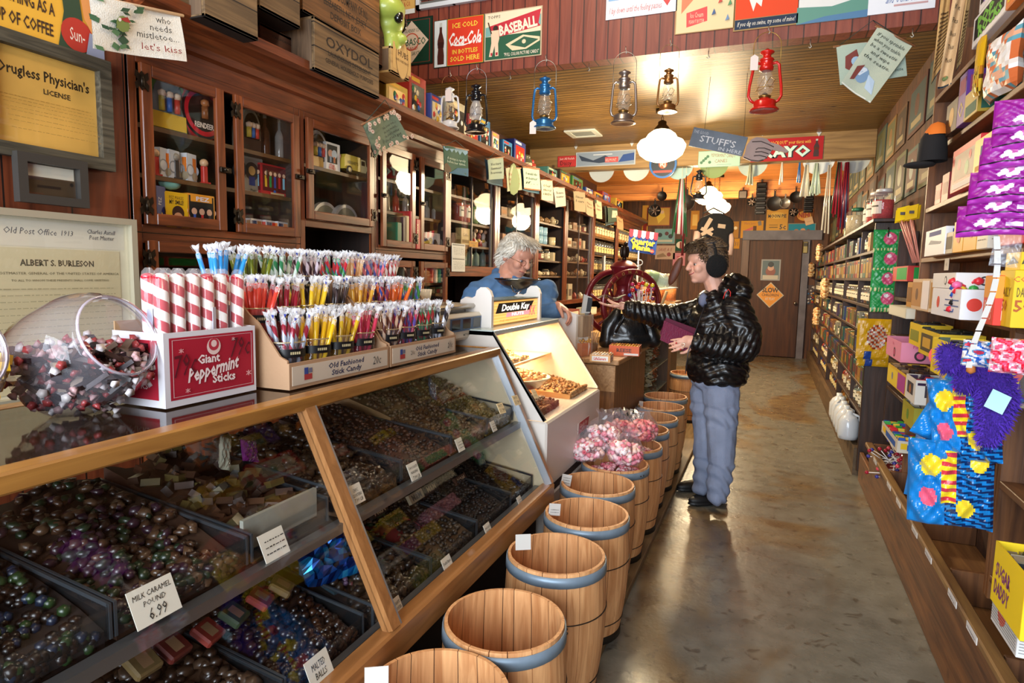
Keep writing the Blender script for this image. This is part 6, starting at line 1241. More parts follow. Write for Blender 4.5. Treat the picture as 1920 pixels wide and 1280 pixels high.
# --- doors four and five
g='books and glass in the narrow cabinets'
for i,(px,t,h,c,l,tt) in enumerate(((732,.05,.16,'1c5a38','green book with a cream badge, leaning low in the fourth cabinet',None),(741,.03,.20,'3a1c20','thin dark purple book in the fourth cabinet',None),(748,.03,.21,'b8a078','thin tan book beside the red books',None),(756,.045,.245,'a81420','tallest red book in the fourth cabinet',None),(768,.05,.20,'b01c24','thick red cookbook with spine title, fourth cabinet','THE COOKBOOK'))):
    PL(p_book(t,.14,h,c,tt),'book',l,'book',px,455,IX+.06,g,z=1.551)
for i,px in enumerate((725,742,760)): PL(p_bottle(.022,.17,['d8c8b0','c84030','b8b0a8'][i],'a89070'),'glass_bottle','%s small bottle on the upper shelf behind the lamp reflection'%['pale','red-tinted','clear'][i],'bottle',px,360,IX,g,z=1.781)
PL(p_box(.20,.02,.13,'d8d8d4',[('c',.3,.5,.22,'6a6058'),('c',.62,.4,.25,'4a4038'),('p',[(.1,.1),(.9,.1),(.8,.5),(.5,.3),(.3,.6)],'8a8478')]),'picture_card','white picture card with brown figures in the fifth cabinet','picture',810,460,IX+.06,g,z=1.551)
for i,px in enumerate((800,815)): PL(p_bottle(.025,.13,'c8d0d0','b8b8b0'),'glass_bottle','clear squat bottle, %s of two in the fifth cabinet'%['left','right'][i],'bottle',px,365,IX,g,z=1.781)
for i,(px,h,c) in enumerate(((800,.11,'c83a20'),(808,.13,'e0d0b0'),(815,.10,'2a8a70'),(824,.12,'3a5a8a'))): PL(p_book(.02,.1,h,c),'booklet','thin %s booklet in the lower pigeonholes left of the shopkeeper'%['red','cream','teal','slate'][i],'booklet',px,530,IX+.06,g,z=1.321)
for i,(px,h,c) in enumerate(((730,.10,'5a3a2a'),(745,.12,'3a4a3a'),(760,.10,'6a5a4a'))): PL(p_book(.025,.1,h,c),'booklet','%s booklet in the lower pigeonholes behind the mint sticks'%['brown','green','tan'][i],'booklet',px,500,IX+.06,g,z=1.321)
# --- display cabinet with candy jars behind the shopkeeper
g='candy jars in the display cabinet'
for i,(px,c,l) in enumerate(((858,'c84838','first tall jar of red candy'),(871,'d05a48','second tall jar of red candy'),(886,'6a9a50','jar of green candy'),(898,'5a8a60','second jar of green candy'),(911,'d87838','jar of orange candy by the glass edge'))):
    PL(p_jar(.05,.20,c,'c8c8c0',lab='e0d8c8' if i<4 else None,fill=.9),'candy_jar',l+', upper shelf behind the shopkeeper','jar',px,395,-2.37,g,z=1.991-.185)
for i,px in enumerate((856,864,873)): PL(p_bottle(.028,.14,'6a3c18','201810',lab='d8c890'),'extract_bottle','brown extract bottle, %s of three on the middle shelf'%ordn[i],'bottle',px,440,-2.40,g,z=1.621)
PL(p_box(.16,.05,.13,'b8a068',[('t','Coffee',.5,.6,.2,'6a4a28',{'w':.6}),('r',.1,.1,.9,.3,'8a7040')]),'paper_sack','tan labelled carton in front of the extract bottles','carton',868,450,-2.31,g,z=1.621)
R=random.Random(14)
for i,(px,c) in enumerate(((888,'c8b8a8'),(897,'8a3a40'),(906,'d8d0c8'),(915,'5a6a4a'))):
    b=B(); b.lathe([(.001,0),(.035,0),(.03,.04),(.015,.07),(.022,.09),(.018,.11),(.001,.125)],M(c,.4),n=12); b.ball((.01,-.015,.13),.02,M('d8b090',.5)); b.ball((-.02,-.01,.05),.018,M(R.choice(['c83040','3a5a8a','d8c060']),.4)); b.ball((.02,-.012,.04),.016,M('e0e0d8',.4))
    PL([('figure',b.mesh('figure'))],'figurine','small %s figurine on the middle shelf behind the shopkeeper'%['cream','maroon','white','green'][i],'figurine',px,450,-2.35,g,z=1.621)
for i,(py,l) in enumerate(((455,'upper'),(482,'lower'))):
    a=at(845,py,'x',-2.22); els=[('r',.05,.85,.95,.95,'8a8a88')]+scribble([],.1,.9,[.7,.6,.5,.4,.3,.2],'6a6a68',.02,i,.15); b=B(); plate(b,.22,.105,els,(0,0,0),Y,Z,'dcdcd8',.0015); o=b.build('paper_notice',label='white printed notice, %s of two taped to the glass left of the shopkeeper\'s head'%l,cat='notice'); o.location=(a.x,a.y+.02,a.z-.105)
a=at(880,462,'x',-2.22); b=B(); plate(b,.16,.045,[('t','PLEASE DO NOT',.5,.66,.24,'3a2810',{'w':.7}),('t','OPEN',.5,.28,.24,'3a2810',{'w':.3})],(0,0,0),Y,Z,'b88838',.003); o=b.build('brass_sign',label='small ochre sign on the glass above the clear bottles',cat='sign'); o.location=a
for i,px in enumerate((868,880,892,905)): PL(p_bottle(.03,[.12,.17,.16,.17][i],'b8d0c8','c8d0c8',neck=.3),'glass_bottle','pale green glass bottle, %s of four on the bottom shelf left of the shopkeeper'%ordn[i],'bottle',px,500,-2.36,g,z=1.455)
# --- contents of the farther cabinets
def shelf_row(x,z,y0,y1,items,gname,back=0):
    n=len(items)
    for i,(parts,name,lab,cat) in enumerate(items): place(parts,name,lab,cat,(x,y0+(y1-y0)*(i+.5)/n,z),WL,gname)
mug=lambda c:[('mug',(lambda b:(b.lathe([(.001,0),(.035,0),(.042,.01),(.042,.09),(.038,.09),(.036,.01)],M(c,.3),n=16),b.tube([(.04,0,.075),(.07,0,.07),(.07,0,.03),(.04,0,.02)],.006,M(c,.3),5),b.mesh('mug'))[-1])(B()))]
MB_=mug('8ab0c8'); 
for k in range(2):
    for i in range(3): place(MB_,'blue_mug','pale blue mug, %s from the left in the %s of the stacks'%(ordn[i],['lower layer','upper layer'][k]),'mug',(-2.34,6.30+i*.15,1.721+k*.092),WL,'stacked blue mugs')
place(mug('c8b890'),'cream_mug','cream mug with big handle beside the blue mugs','mug',(-2.32,6.82,1.721),WL)
WC=['b8a888','8a6a48','5a4a3a','a87850','c8b89a','6a5a50','9a3428','d0c0a0']
R=random.Random(77)
cnt=0
def misc_row(y0,y1,z,n,where,x=-2.36,hmax=.15,cats='bjo'):
    global cnt
    for i in range(n):
        k=cats[R.randrange(len(cats))]; c=R.choice(WC); y=y0+(y1-y0)*(i+.5)/n; h=R.uniform(.5,1)*hmax; w_=min(.11,(y1-y0)/n*.8); cn={'b8a888':'tan','8a6a48':'brown','5a4a3a':'dark brown','a87850':'copper','c8b89a':'beige','6a5a50':'grey-brown','9a3428':'red','d0c0a0':'cream'}[c]
        pos='%s item from the left, %s'%(['first','second','third','fourth','fifth','sixth','seventh','eighth','ninth','tenth'][i],where)
        if k=='b': place(p_box(w_,.06,h,c,[('r',.15,.3,.85,.7,R.choice(WC))]),'gift_box','%s gift box, %s'%(cn,pos),'box',(x,y,z),WL+R.uniform(-.2,.2),'goods in the glazed wall cabinets')
        elif k=='j': place(p_jar(w_*.42,h,c,'8a7a60',lab='d8d0b8'),'preserve_jar','%s jar, %s'%(cn,pos),'jar',(x,y,z),WL,'goods in the glazed wall cabinets')
        else:
            b=B(); rr=w_*.4; b.lathe([(.001,0),(rr*.6,0),(rr,h*.3),(rr*.9,h*.55),(rr*.4,h*.65),(rr*.45,h*.72),(.001,h*.8)],M(c,.3,coat=.4),n=14); b.tube([(0,-rr,h*.5),(0,-rr*1.5,h*.45),(0,-rr*1.4,h*.2),(0,-rr*.9,h*.15)],.006,M(c,.3),5)
            place([('teapot',b.mesh('teapot'))],'china_pot','%s china pot, %s'%(cn,pos),'pot',(x,y,z),WL,'goods in the glazed wall cabinets')
misc_row(5.22,6.06,1.921,5,'top shelf above the shopkeeper',hmax=.14); misc_row(5.22,6.06,1.661,5,'upper middle shelf behind the shopkeeper\'s head',hmax=.18)
misc_row(6.22,7.05,1.951,4,'top shelf over the blue mugs',hmax=.14); misc_row(6.22,7.05,1.551,4,'shelf under the blue mugs',hmax=.13); misc_row(6.22,7.05,1.381,4,'second shelf under the mugs',hmax=.13); misc_row(6.22,7.05,1.071,3,'bottom shelf of the mug cabinet',hmax=.22)
misc_row(7.22,8.3,1.951,5,'top shelf of the teapot cabinet',hmax=.16); misc_row(7.22,8.3,1.741,5,'second shelf of the teapot cabinet',hmax=.15,cats='b'); misc_row(7.22,8.3,1.561,5,'third shelf of the teapot cabinet',hmax=.14,cats='o'); misc_row(7.22,8.3,1.381,5,'fourth shelf of the teapot cabinet',hmax=.13,cats='o'); misc_row(7.22,8.3,1.071,4,'bottom shelf of the teapot cabinet',hmax=.24)
JA=p_jar(.062,.20,'4a2c14','241a10',lab='d8b878',lidr=.75); JB=p_jar(.062,.22,'b87828','a89060',lab='e0c898',lidr=.75); JC=p_jar(.075,.17,'c89038','8a6a40',lab='e0c898',lidr=.85)
for (y0,y1,n,P_,nm) in ((8.45,9.7,8,JA,'dark labelled jar'),(9.87,11.5,9,JC,'squat labelled jar')):
    for zi,z in enumerate((1.931,1.681,1.441,1.071)):
        for i in range(n):
            place(JB if zi==0 else P_,'labelled_jar','%s, %s from the left on the %s shelf of the '%('amber labelled jar' if zi==0 else nm,['first','second','third','fourth','fifth','sixth','seventh','eighth','ninth'][i],['top','upper','lower','bottom'][zi])+('near' if n==8 else 'far')+' unit','jar',(-2.33,y0+(y1-y0)*(i+.5)/n,z),WL,'labelled jars, %s unit'%('near' if n==8 else 'far'))
# open white book between the jars
o=place(p_box(.20,.02,.26,'d8d8dc',[('r',.48,.0,.52,1,'9a9aa0')]),'open_book','open white pamphlet standing before the dark jars','book',(-2.2,8.75,1.441-.03),WL+.4)
# goods on the back counter under the cabinets
for i,(y,c,l) in enumerate(((4.3,'2a5aa8','blue patterned candy bag on the back counter at the shopkeeper\'s elbow'),(4.45,'2a7a3a','green patterned candy bag beside the blue one'))):
    crinkle('candy_bag',l,'candy bag',.2,.2,.06,M(c,.3),30+i,loc=(-2.1,y,.901),rot=(0,0,WL),mats=lambda u,v,s,c=c:M([c,c,'e0c030','c83030',c][int(abs(math.sin(u*31+v*19))*4.9)],.3))
for i,(y,w_,h,c,l) in enumerate(((5.6,.4,.10,'c03028','red and white carton'),(6.3,.4,.09,'d8c078','pale yellow tray of sweets'),(7.0,.4,.1,'8a3a28','brick coloured box'),(7.8,.4,.09,'c8c0a0','cream tray'))):
    place(p_box(w_,.16,h,c,[('r',.1,.2,.9,.8,'e0d8c0')]),'counter_box',l+' on the back counter beyond the shopkeeper','box',(-2.16,y,.901),WL)
# ================= right side =================
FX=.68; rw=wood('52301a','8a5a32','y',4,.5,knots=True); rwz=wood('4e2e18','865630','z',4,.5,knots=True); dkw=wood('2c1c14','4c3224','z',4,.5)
ZS=[2.284,2.02,1.757,1.515,1.277,1.11,.907,.74]
def shelf_unit(label,y0,y1,x0,z0,z1,zs,m,mz,ends=(1,1),cat='shelf unit',mids=()):
    r=root('shelf_unit',label,cat,(0,0,0))
    b=B(); b.box(XW-.012,XW-.001,y0,y1,z0,z1,mz); b.build('back_panel',r)
    for k,y in enumerate((y0,y1-.02)+tuple(mids)): b=B(); b.box(x0,XW-.013,y,y+.02,z0,z1,mz,.002); b.build('upright',r)
    for z in zs: b=B(); b.box(x0+.001,XW-.013,y0+.021,y1-.021,z-.022,z,m,.002); b.build('shelf',r)
    return r
shelf_unit('rustic candy shelf unit of knotty wood, nearest on the right wall',2.33,3.72,FX,.42,2.6,ZS,rw,rwz)
shelf_unit('rustic candy shelf unit at the right edge of the picture',.9,2.325,FX,.42,2.6,(2.284,2.02,1.757,1.515,1.277,1.07,.80,.5),rw,rwz)
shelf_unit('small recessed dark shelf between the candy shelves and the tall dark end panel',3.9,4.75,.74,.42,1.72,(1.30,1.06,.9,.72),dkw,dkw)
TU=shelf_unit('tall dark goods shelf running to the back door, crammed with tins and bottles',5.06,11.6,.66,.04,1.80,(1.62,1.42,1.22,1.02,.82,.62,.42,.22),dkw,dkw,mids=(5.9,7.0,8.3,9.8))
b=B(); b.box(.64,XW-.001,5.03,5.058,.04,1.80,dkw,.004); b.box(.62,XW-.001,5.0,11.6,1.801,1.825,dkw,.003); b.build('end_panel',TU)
b=B(); b.box(.62,.70,5.06,11.7,.0,.20,wood('4a3824','6c5438','y',4,.6)); b.build('plinth',TU)
# bins with a slanted rail along the foot of the shelves
bn=root('candy_bin_counter','low open-topped wooden bin counter along the foot of the right wall','bin',(0,0,0))
b=B(); b.box(.645,.67,.9,4.95,0,.20,rw,.003); b.build('plinth',bn)
b=B(); b.prism([(.625,.20),(.66,.20),(.62,.40),(.60,.40)],(0,.9,0),X,Z,(0,3.4,0),rw); b.build('front_board',bn)
b=B(); b.box(.585,.625,.9,4.3,.40,.425,wood('6a4a2c','94703f','y',5,.45),.005); b.build('front_rail',bn)
b=B(); b.box(.64,XW-.002,.9,4.3,.28,.30,wood('6a4424','9a6e40','y',4,.6)); b.build('bottom',bn)
for y in (1.42,1.95,2.5,3.1,3.7,4.28): 
    b=B(); b.box(.63,XW-.002,y,y+.018,.301,.42,rwz,.002); b.build('divider',bn)
for i,y in enumerate((1.25,1.62,1.80,2.12,2.33,2.66,2.9,3.25,3.5,3.95)):
    b=B(); plate(b,.10,.022,scribble([],.08,.92,[.4],'8a8890',.2,i,.1),(-.0,0,0),-Y,Z,'d8d4d0',.0015); o=b.build('shelf_tag',label='white price strip on the bin rail, %s from the bottom of the picture'%['first','second','third','fourth','fifth','sixth','seventh','eighth','ninth','tenth'][i],cat='price tag',group='price strips on the right bin rail'); o.location=(.5835,y,.402)
R=random.Random(50)
b=B(); b.box(.67,XW-.01,1.45,1.93,.301,.31,M('5a3a20',.7))
for k in range(170): b.ball((R.uniform(.65,.84),R.uniform(1.45,1.9),.325+R.uniform(0,.03)),.016,M(R.choice(['e8c020','1a1a1c','d82828','e8e8e0','2a58b8','38a048']),.35),(1.3,.7,.6),1,Matrix.Rotation(R.uniform(0,6),3,'Z'))
b.build('loose_candy',label='multicoloured wrapped candy in the nearest right bin, bottom right corner',cat='candy',kind='stuff')
b=B()
for k in range(46):
    a=Vector((R.uniform(.63,.8),R.uniform(3.74,4.2),.36+R.uniform(0,.06))); d=Vector((R.uniform(-1,1),R.uniform(-1,1),R.uniform(-.3,.5))).normalized()*.10
    b.cyl(a,a+d,.0025,M('ece8e4',.4),n=5); b.ball(a+d,.012,M(R.choice(['c82838','e04858','a81830','3a3a90']),.3),n=1)
b.box(.64,XW-.02,3.73,4.26,.30,.32,M('8a2a30',.6)); b.build('lollipops',label='heap of red lollipops with white sticks in the farthest right bin',cat='candy',kind='stuff')
crinkle('clear_bag','clear film bag over the heap of lollipops','plastic bag',.30,.14,.08,film,19,loc=(.69,3.98,.36),rot=(.9,0,1.5),amp=.7)
# boxed candy on the shelves
def rb(px0,px1,py,zi,h,col,els,lab,open_=False,name='candy_box',cat='candy box',dp=.13,x=.655,grp='candy boxes on the right shelves',zs=None,rz=0,side=None,fill=None,depth_y=None):
    z=(zs or ZS)[zi]; ya=at(px0,py,'x',x).y; yb=at(px1,py,'x',x).y; w_=abs(ya-yb)
    parts=p_box(w_,dp,h,col,els,open_,side=side)
    if fill:
        b=B(); R=random.Random(len(lab))
        b.box(-w_/2+.004,w_/2-.004,-dp/2+.004,dp/2-.004,.004,h*.8,M(fill[0],.5))
        for k in range(int(w_/.022)+1):
            for j in range(4): b.obox((-w_/2+.012+k*.022 if k*.022+.012<w_ else 0,-dp/2+.02+j*(dp-.04)/3,h*.85+R.uniform(-.01,.012)),(.016,.028,.02),Matrix.Rotation(R.uniform(-.4,.4),3,'Y'),M(R.choice(fill),.35))
        parts.append(('contents',b.mesh('contents')))
    return place(parts,name,lab,cat,(x+dp/2,(ya+yb)/2,z+.0005),WR+rz,grp)
E1=[('r',.05,.2,.95,.9,'1c1c22'),('t','POP',.4,.68,.34,'8a5ac8',{'w':.5,'b':.05}),('t','ROCKS',.55,.36,.34,'8a5ac8',{'w':.7,'b':.05})]
E2=[('r',.05,.2,.95,.9,'1c1c22'),('t','POP',.4,.68,.34,'68b838',{'w':.5,'b':.05}),('t','ROCKS',.55,.36,.34,'68b838',{'w':.7,'b':.05})]
W='e8e6e4'
tb=[2.284,2.02,1.757,1.515,1.277,1.07,.80,.5]
rb(1823,1880,80,0,.11,W,E2,'white and black box with bubbly green lettering, top shelf',dp=.13)
place(p_box(.28,.13,.115,W,E1),'candy_box','white and black box with bubbly purple lettering, stacked on the green-lettered one','candy box',(.72,at(1850,80,'x',.655).y,2.396),WR,'candy boxes on the right shelves')
rb(1884,1918,30,0,.16,'d8782c',[('t','RIB',.5,.5,.3,'c02020'),('r',.1,.1,.9,.2,'e8c030')],'orange box at the right end of the top shelf')
rb(1771,1790,262,1,.13,'3a2414',[('c',.5,.5,.3,'b88830')],'dark box with gold print, left end of the second shelf',dp=.1)
rb(1792,1805,245,1,.20,'5a2a8a',[('r',.1,.6,.9,.9,'8a3a5a'),('t','O',.5,.3,.3,'d8c030')],'tall purple and black box on the second shelf',dp=.1)
rb(1806,1830,230,1,.10,'a88a20',[('r',.1,.1,.9,.5,'2a5a48')],'mustard box with green strip on the second shelf',dp=.1)
crinkle('header_bag','tall yellow and red carded bag hanging above the second shelf','candy bag',.07,.20,.02,M('c89a18',.4),61,loc=(.635,at(1828,195,'x',.635).y,2.06),rot=(0,.1,WR),mats=lambda u,v,s:M('c89a18' if v>.5 else ['a86818','4a3010','c0a030'][int(abs(math.sin(u*21+v*37))*2.9)],.3))
rb(1824,1864,322,0,.11,'e0a818',[('r',.3,.35,.75,.75,'3a5a78'),('r',.1,.05,.9,.2,'c88818')],'yellow box with a blue window picture, standing out on the third shelf',dp=.07,x=.60,zs=[at(1845,318,'x',.60).z])
crinkle('candy_bag','white bag printed with blue and orange patches on the second shelf','candy bag',.26,.2,.06,M('a8c0c0',.3),62,loc=(.67,at(1868,195,'x',.66).y,2.021),rot=(0,0,WR),mats=lambda u,v,s:M(['d8d0c8','e8e4e0','c86838','5a98a8','d8a080'][int(abs(math.sin(u*5+v*4)+.3*math.sin(v*17))*3.7)],.4))
rb(1752,1762,385,2,.10,'b82020',[('r',.1,.3,.9,.7,'e8c8b8')],'narrow red tin at the left of the third shelf',dp=.06,x=.70)
rb(1764,1776,378,2,.13,'8a1c20',[('r',.1,.3,.9,.7,'d8b8a8')],'dark red tin on the third shelf',dp=.06,x=.70)
rb(1781,1829,365,2,.17,'c82020',[('r',.1,.25,.9,.85,'d8c8b0'),('c',.3,.6,.13,'c82838'),('c',.6,.45,.16,'3a7a38'),('c',.7,.7,.1,'c82838'),('r',.1,.05,.9,.18,'e8e0d8')],'red and green fruit-pictured box on the third shelf',dp=.12)
rb(1732,1768,490,3,.115,'e4e6ea',[('r',.2,.75,.8,.92,'2a3a8a'),('p',[(.2,.45),(.8,.4),(.85,.48),(.3,.6)],'2a3a6a')],'white box with blue header on the fourth shelf',dp=.12,x=.65)
rb(1770,1784,485,3,.085,'b0a088',[('r',.1,.2,.9,.8,'6a5a48')],'small grey carton beside the white blue-headed box',dp=.1)
for i,(a,c,h) in enumerate(((1785,1803,.12),(1804,1828,.155))):
    rb(a,c,478,3,h,'e0a010',[('c',.5,.5,.2,'d85a18'),('c',.35,.6,.12,'d85a18'),('c',.62,.4,.12,'c84818')],'yellow box with orange splash, %s of two on the fourth shelf'%['left','right'][i],dp=.11)
rb(1830,1850,470,3,.14,'d0c8b8',scribble([],.1,.9,[.2,.35,.5,.65,.8],'8a8070',.03,3,.2),'cream printed side carton on the fourth shelf',dp=.1)
rb(1870,1915,455,3,.08,'c83818',[],'red-orange box under the purple pouches, fourth shelf',dp=.12,zs=tb)
b=B(); plate(b,.07,.05,[('t','45',.5,.5,.3,'6a6050')],(0,0,0),-Y,Z,'d8d0c0',.001); o=b.build('shelf_tag',label='cream price tag hanging from the fourth shelf edge',cat='price tag'); p=at(1772,480,'x',.678); o.location=(.6785,p.y,1.45)
rb(1700,1710,560,4,.12,'c88a28',[('r',.1,.2,.9,.8,'8a5a20')],'amber packet box at the far end of the fifth shelf',dp=.12,x=.62)
rb(1709,1742,565,4,.135,'d8b890',[('r',.0,.1,.55,.9,'b8844a'),('c',.3,.5,.2,'6a4020'),('r',.6,.05,.98,.95,'ece4e0')],'tan and white open display box, fifth shelf',open_=True,dp=.13,x=.60,fill=['c88a28','d8a040'])
rb(1746,1800,580,4,.10,'e6e6ea',[('c',.25,.5,.22,'d83828'),('r',.5,.6,.95,.64,'3a5a98'),('r',.5,.4,.95,.44,'3a5a98'),('r',.5,.2,.8,.24,'3a5a98')],'white carton with red round mark, fifth shelf',dp=.15,x=.58)
place(p_box(.33,.14,.055,'e0dedc',[('c',.6,.5,.3,'2c2c34'),('c',.6,.5,.2,'e0dedc')]),'candy_box','white tray stacked on the round-marked carton','candy box',(.655,at(1775,560,'x',.6).y,1.379),WR,'candy boxes on the right shelves')
R=random.Random(21); b=B()
for k in range(60): b.ball((R.uniform(-.06,.06),R.uniform(-.03,.03),R.uniform(.02,.13)),.018,M(R.choice(['d82838','38a048','1c1c20','2858b0','e8c838','e868a0']),.3),(1,.6,.8),1)
b.build('candy_pops',label='bunch of red, green and black wrapped pops on the fifth shelf',cat='candy',kind='stuff').location=(.64,at(1822,585,'x',.64).y,1.278)
rb(1842,1862,590,4,.145,'e03828',[('r',.0,.55,1,1,'e8983a'),('t','RED',.5,.4,.2,'f0d0c0',{'w':.7}),('t','HOTS',.5,.2,.2,'f0d0c0',{'w':.7})],'red and orange upright box on the fifth shelf',dp=.12,x=.60)
rb(1868,1895,595,4,.16,'ecc818',[('t','DAILY',.5,.62,.16,'7a5a18',{'w':.7,'b':.02}),('t','50',.5,.38,.2,'b85a18',{'b':.02}),('t','CC',.25,.85,.1,'d83828')],'bright yellow box with brown lettering on the fifth shelf',dp=.05,x=.62,zs=ZS)
place(p_box(.12,.02,.05,'ecc818',[('p',[(.1,.3),(.9,.4),(.5,.8)],'4a4a18')]),'box_flap','raised yellow lid card of the lettered yellow box','lid',(.645,at(1882,545,'x',.62).y,1.438),WR)
zz=ZS[5]
rb(1704,1724,640,5,.10,'e8c418',[('r',.1,.2,.9,.7,'8a8a20')],'yellow open box at the far left of the sixth shelf',open_=True,dp=.12,x=.62,fill=['2a2420','3a3028'])
rb(1722,1760,655,5,.10,'e0bc18',[('r',.1,.15,.7,.85,'4a3a20'),('r',.2,.3,.6,.7,'c89a30'),('c',.85,.5,.16,'c84828')],'yellow and black open box of dark packets, sixth shelf',open_=True,dp=.14,x=.58,fill=['1c1c1a','3a3420','2a2c20'])
rb(1746,1800,670,5,.11,'eccc1c',[('c',.8,.45,.34,'e05048'),('c',.8,.45,.18,'eccc1c'),('t','CHICK O',.3,.6,.18,'d87020',{'w':.4}),('r',.1,.15,.45,.3,'c8a018')],'yellow box with large pink-red ring, front of the sixth shelf',open_=True,dp=.14,x=.50,fill=['2a2820','3a4a20','1c1c18'])
rb(1662,1690,650,5,.10,'e890b0',[('c',.6,.35,.26,'3a2028'),('c',.6,.35,.16,'e05a8a'),('t','Pink',.5,.8,.16,'c84070')],'pink open box on the recessed shelf',open_=True,dp=.14,x=.62,zs=[0]*5+[.995],name='candy_box')
rb(1667,1700,577,5,.055,'dcd8c4',[('r',.02,.1,.98,.9,'e8e4d0')],'low cream tray box on the recessed shelf',dp=.12,x=.66,zs=[0]*5+[1.205])
rb(1675,1703,500,5,.09,'c83028',[('r',.3,.1,.95,.9,'28a048')],'small red and green box on the top recessed shelf',dp=.1,x=.72,zs=[0]*5+[1.4])
rb(1663,1698,715,6,.09,'e0b428',[('r',.0,.05,.6,.9,'e8c838'),('r',.6,.05,1,.9,'a83a8a'),('c',.3,.5,.2,'8a8aa0')],'yellow and magenta open box of dark wrapped bars',open_=True,dp=.16,x=.56,zs=ZS,fill=['4a3020','8a6a48','2a1c18'])
rb(1697,1716,735,6,.10,'d8d4cc',[('r',.2,.3,.8,.8,'3a3440'),('c',.5,.5,.2,'a86838')],'white and violet pictured box, seventh shelf',open_=True,dp=.16,x=.56,zs=ZS,fill=['5a3a28','3a2848','c83048'])
rb(1718,1760,745,6,.08,'7a5a30',[],'brown tray of dark bars on the seventh shelf',open_=True,dp=.16,x=.60,fill=['2a1c14','6a4a30','8a7a58'])
rb(1690,1712,790,7,.10,'a8a028',[('c',.5,.5,.25,'5a8a30')],'olive and white open box on the lowest shelf',open_=True,dp=.14,x=.62,fill=['c8c0b0','8a8a80'])
rb(1652,1684,815,7,.06,'d0c8b8',[('r',.3,.2,.9,.7,'2858a8'),('r',.1,.3,.3,.8,'e8c020')],'small box of assorted toys candy beside the lollipops',open_=True,dp=.14,x=.62,zs=[0]*7+[.56],fill=['38a848','d82838','e8c838','2858b8'])
rb(1880,1945,900,6,.15,'ecc818',[('t','SUGAR',.35,.6,.22,'7a2a6a',{'w':.5,'b':.03,'rot':.0}),('t','DADDY',.35,.3,.22,'7a2a6a',{'w':.5,'b':.03})],'big yellow box with purple letters, low on the right edge',open_=True,dp=.16,x=.55,zs=[0]*6+[.62],fill=['3a3a3a','8a7a60'])
rb(1870,1925,1045,6,.10,'d8d4d0',[('c',.4,.5,.3,'d84828')]+[('r',.02,.1+.08*k,.98,.12+.08*k,'8a8a88') for k in range(10)],'grey striped box with an orange-red badge at the lower right',open_=True,dp=.16,x=.60,zs=[0]*6+[.501],fill=['7a7068','8a8078'])
# purple pouches in a hanging strip
def pouch_strip(cx,cy,zt,n,w_,h_,step,fn,name,lab,cat,grp,dx=.0,tilt=-.25,rz=-.55,seed=0,NN=26,DY_=.006,SG=0):
    for i in range(n):
        crinkle(name,lab%(['topmost','second','third','fourth','fifth','sixth','seventh','eighth'][i]),cat,w_,h_,.028,None,seed+i,loc=(cx+dx*(i%2)+SG*(n-1-i),cy-DY_*i,zt-step*i-h_),rot=(tilt,.02*((i%3)-1),rz),amp=.22,mats=fn,group=grp,N=NN)
def purp(u,v,s):
    if v<.11 or v>.93: return M('9a2894',.38)
    if v<.145: return M('1c0c20',.4)
    if s<0:
        for cx,cy,r_ in ((.34,.36,.06),(.43,.42,.055),(.50,.32,.06),(.41,.27,.05),(.57,.40,.05),(.28,.30,.04)):
            if ((u-cx)/r_)**2+((v-cy)/(r_*1.6))**2<1: return M('d8c8dc' if cx!=.43 else 'b85898',.4)
        if .70<u<.92 and .22<v<.34: return M('ccb8d4',.4)
    return M('86147c',.38)
q=at(1884,330,'y',1.57); SX=q.x
pouch_strip(SX,1.57,at(1884,180,'y',1.57).z,7,.125,.070,.0335,purp,'candy_pouch','%s purple pouch of marshmallow candy in the hanging strip','candy pouch','purple pouches hanging on the right',dx=.007,rz=-.30,seed=300,NN=52,DY_=-.008,SG=.006)
b=B(); A_=at(1868,440,'y',1.62); C_=at(1828,690,'y',1.72); 
pts=[A_.lerp(C_,t)+Vector((.012*math.sin(t*5),0,0)) for t in [k/10 for k in range(11)]]
for k in range(10): b.prism([(-.006,0),(.006,0),(.006,.9*(pts[k]-pts[k+1]).length),(-.005,.9*(pts[k]-pts[k+1]).length)],pts[k+1],X,(pts[k]-pts[k+1]).normalized(),(0,.002,0),M('c8c4bc',.25,coat=.4))
b.build('clip_strip',label='long clear plastic clip strip hanging below the purple pouches',cat='clip strip')
crinkle('clear_bag','empty clear hanging bag behind the clip strip','plastic bag',.05,.07,.008,film,66,loc=at(1880,500,'y',1.64),rot=(0,.1,0),amp=.3)
# blue lollipop bags
def blueb(u,v,s):
    if (u-.28)**2+(v-.72)**2<.018 or (u-.7)**2+(v-.25)**2<.012 or (u-.85)**2+(v-.78)**2<.010: return M('e8c828',.3)
    if (u-.25)**2+(v-.35)**2<.012: return M('e85a78',.3)
    if .42<u<.60 and .30<v<.9 and s<0: return M('c83040' if math.sin(v*60)>.2 else 'e8d020',.3)
    if int((v*30+u*6))%2 and u>.45: return M('0a2a5a',.25)
    return M('1478c0',.2)
for i,(px,py,y,w_,h_,rx,ry,rz,l) in enumerate([(1768,840,2.10,.185,.22,-.1,.42,-.2,'blue foil bag of lollipops, tilted left at the top of the cluster'),(1815,865,2.04,.165,.23,-.12,-.18,-.5,'blue foil bag of lollipops, right side of the cluster'),(1778,985,2.06,.20,.24,-.06,-.06,-.25,'lowest blue foil bag of lollipops in the hanging cluster'),(1760,940,2.16,.18,.21,-.06,.10,-.1,'blue foil bag behind the lowest one, left side')]):
    crinkle('lollipop_bag',l,'candy bag',w_,h_,.08,None,70+i,loc=at(px,py,'y',y),rot=(rx,ry,rz),amp=.35,mats=blueb,group='blue lollipop bags hanging on the right',N=44)
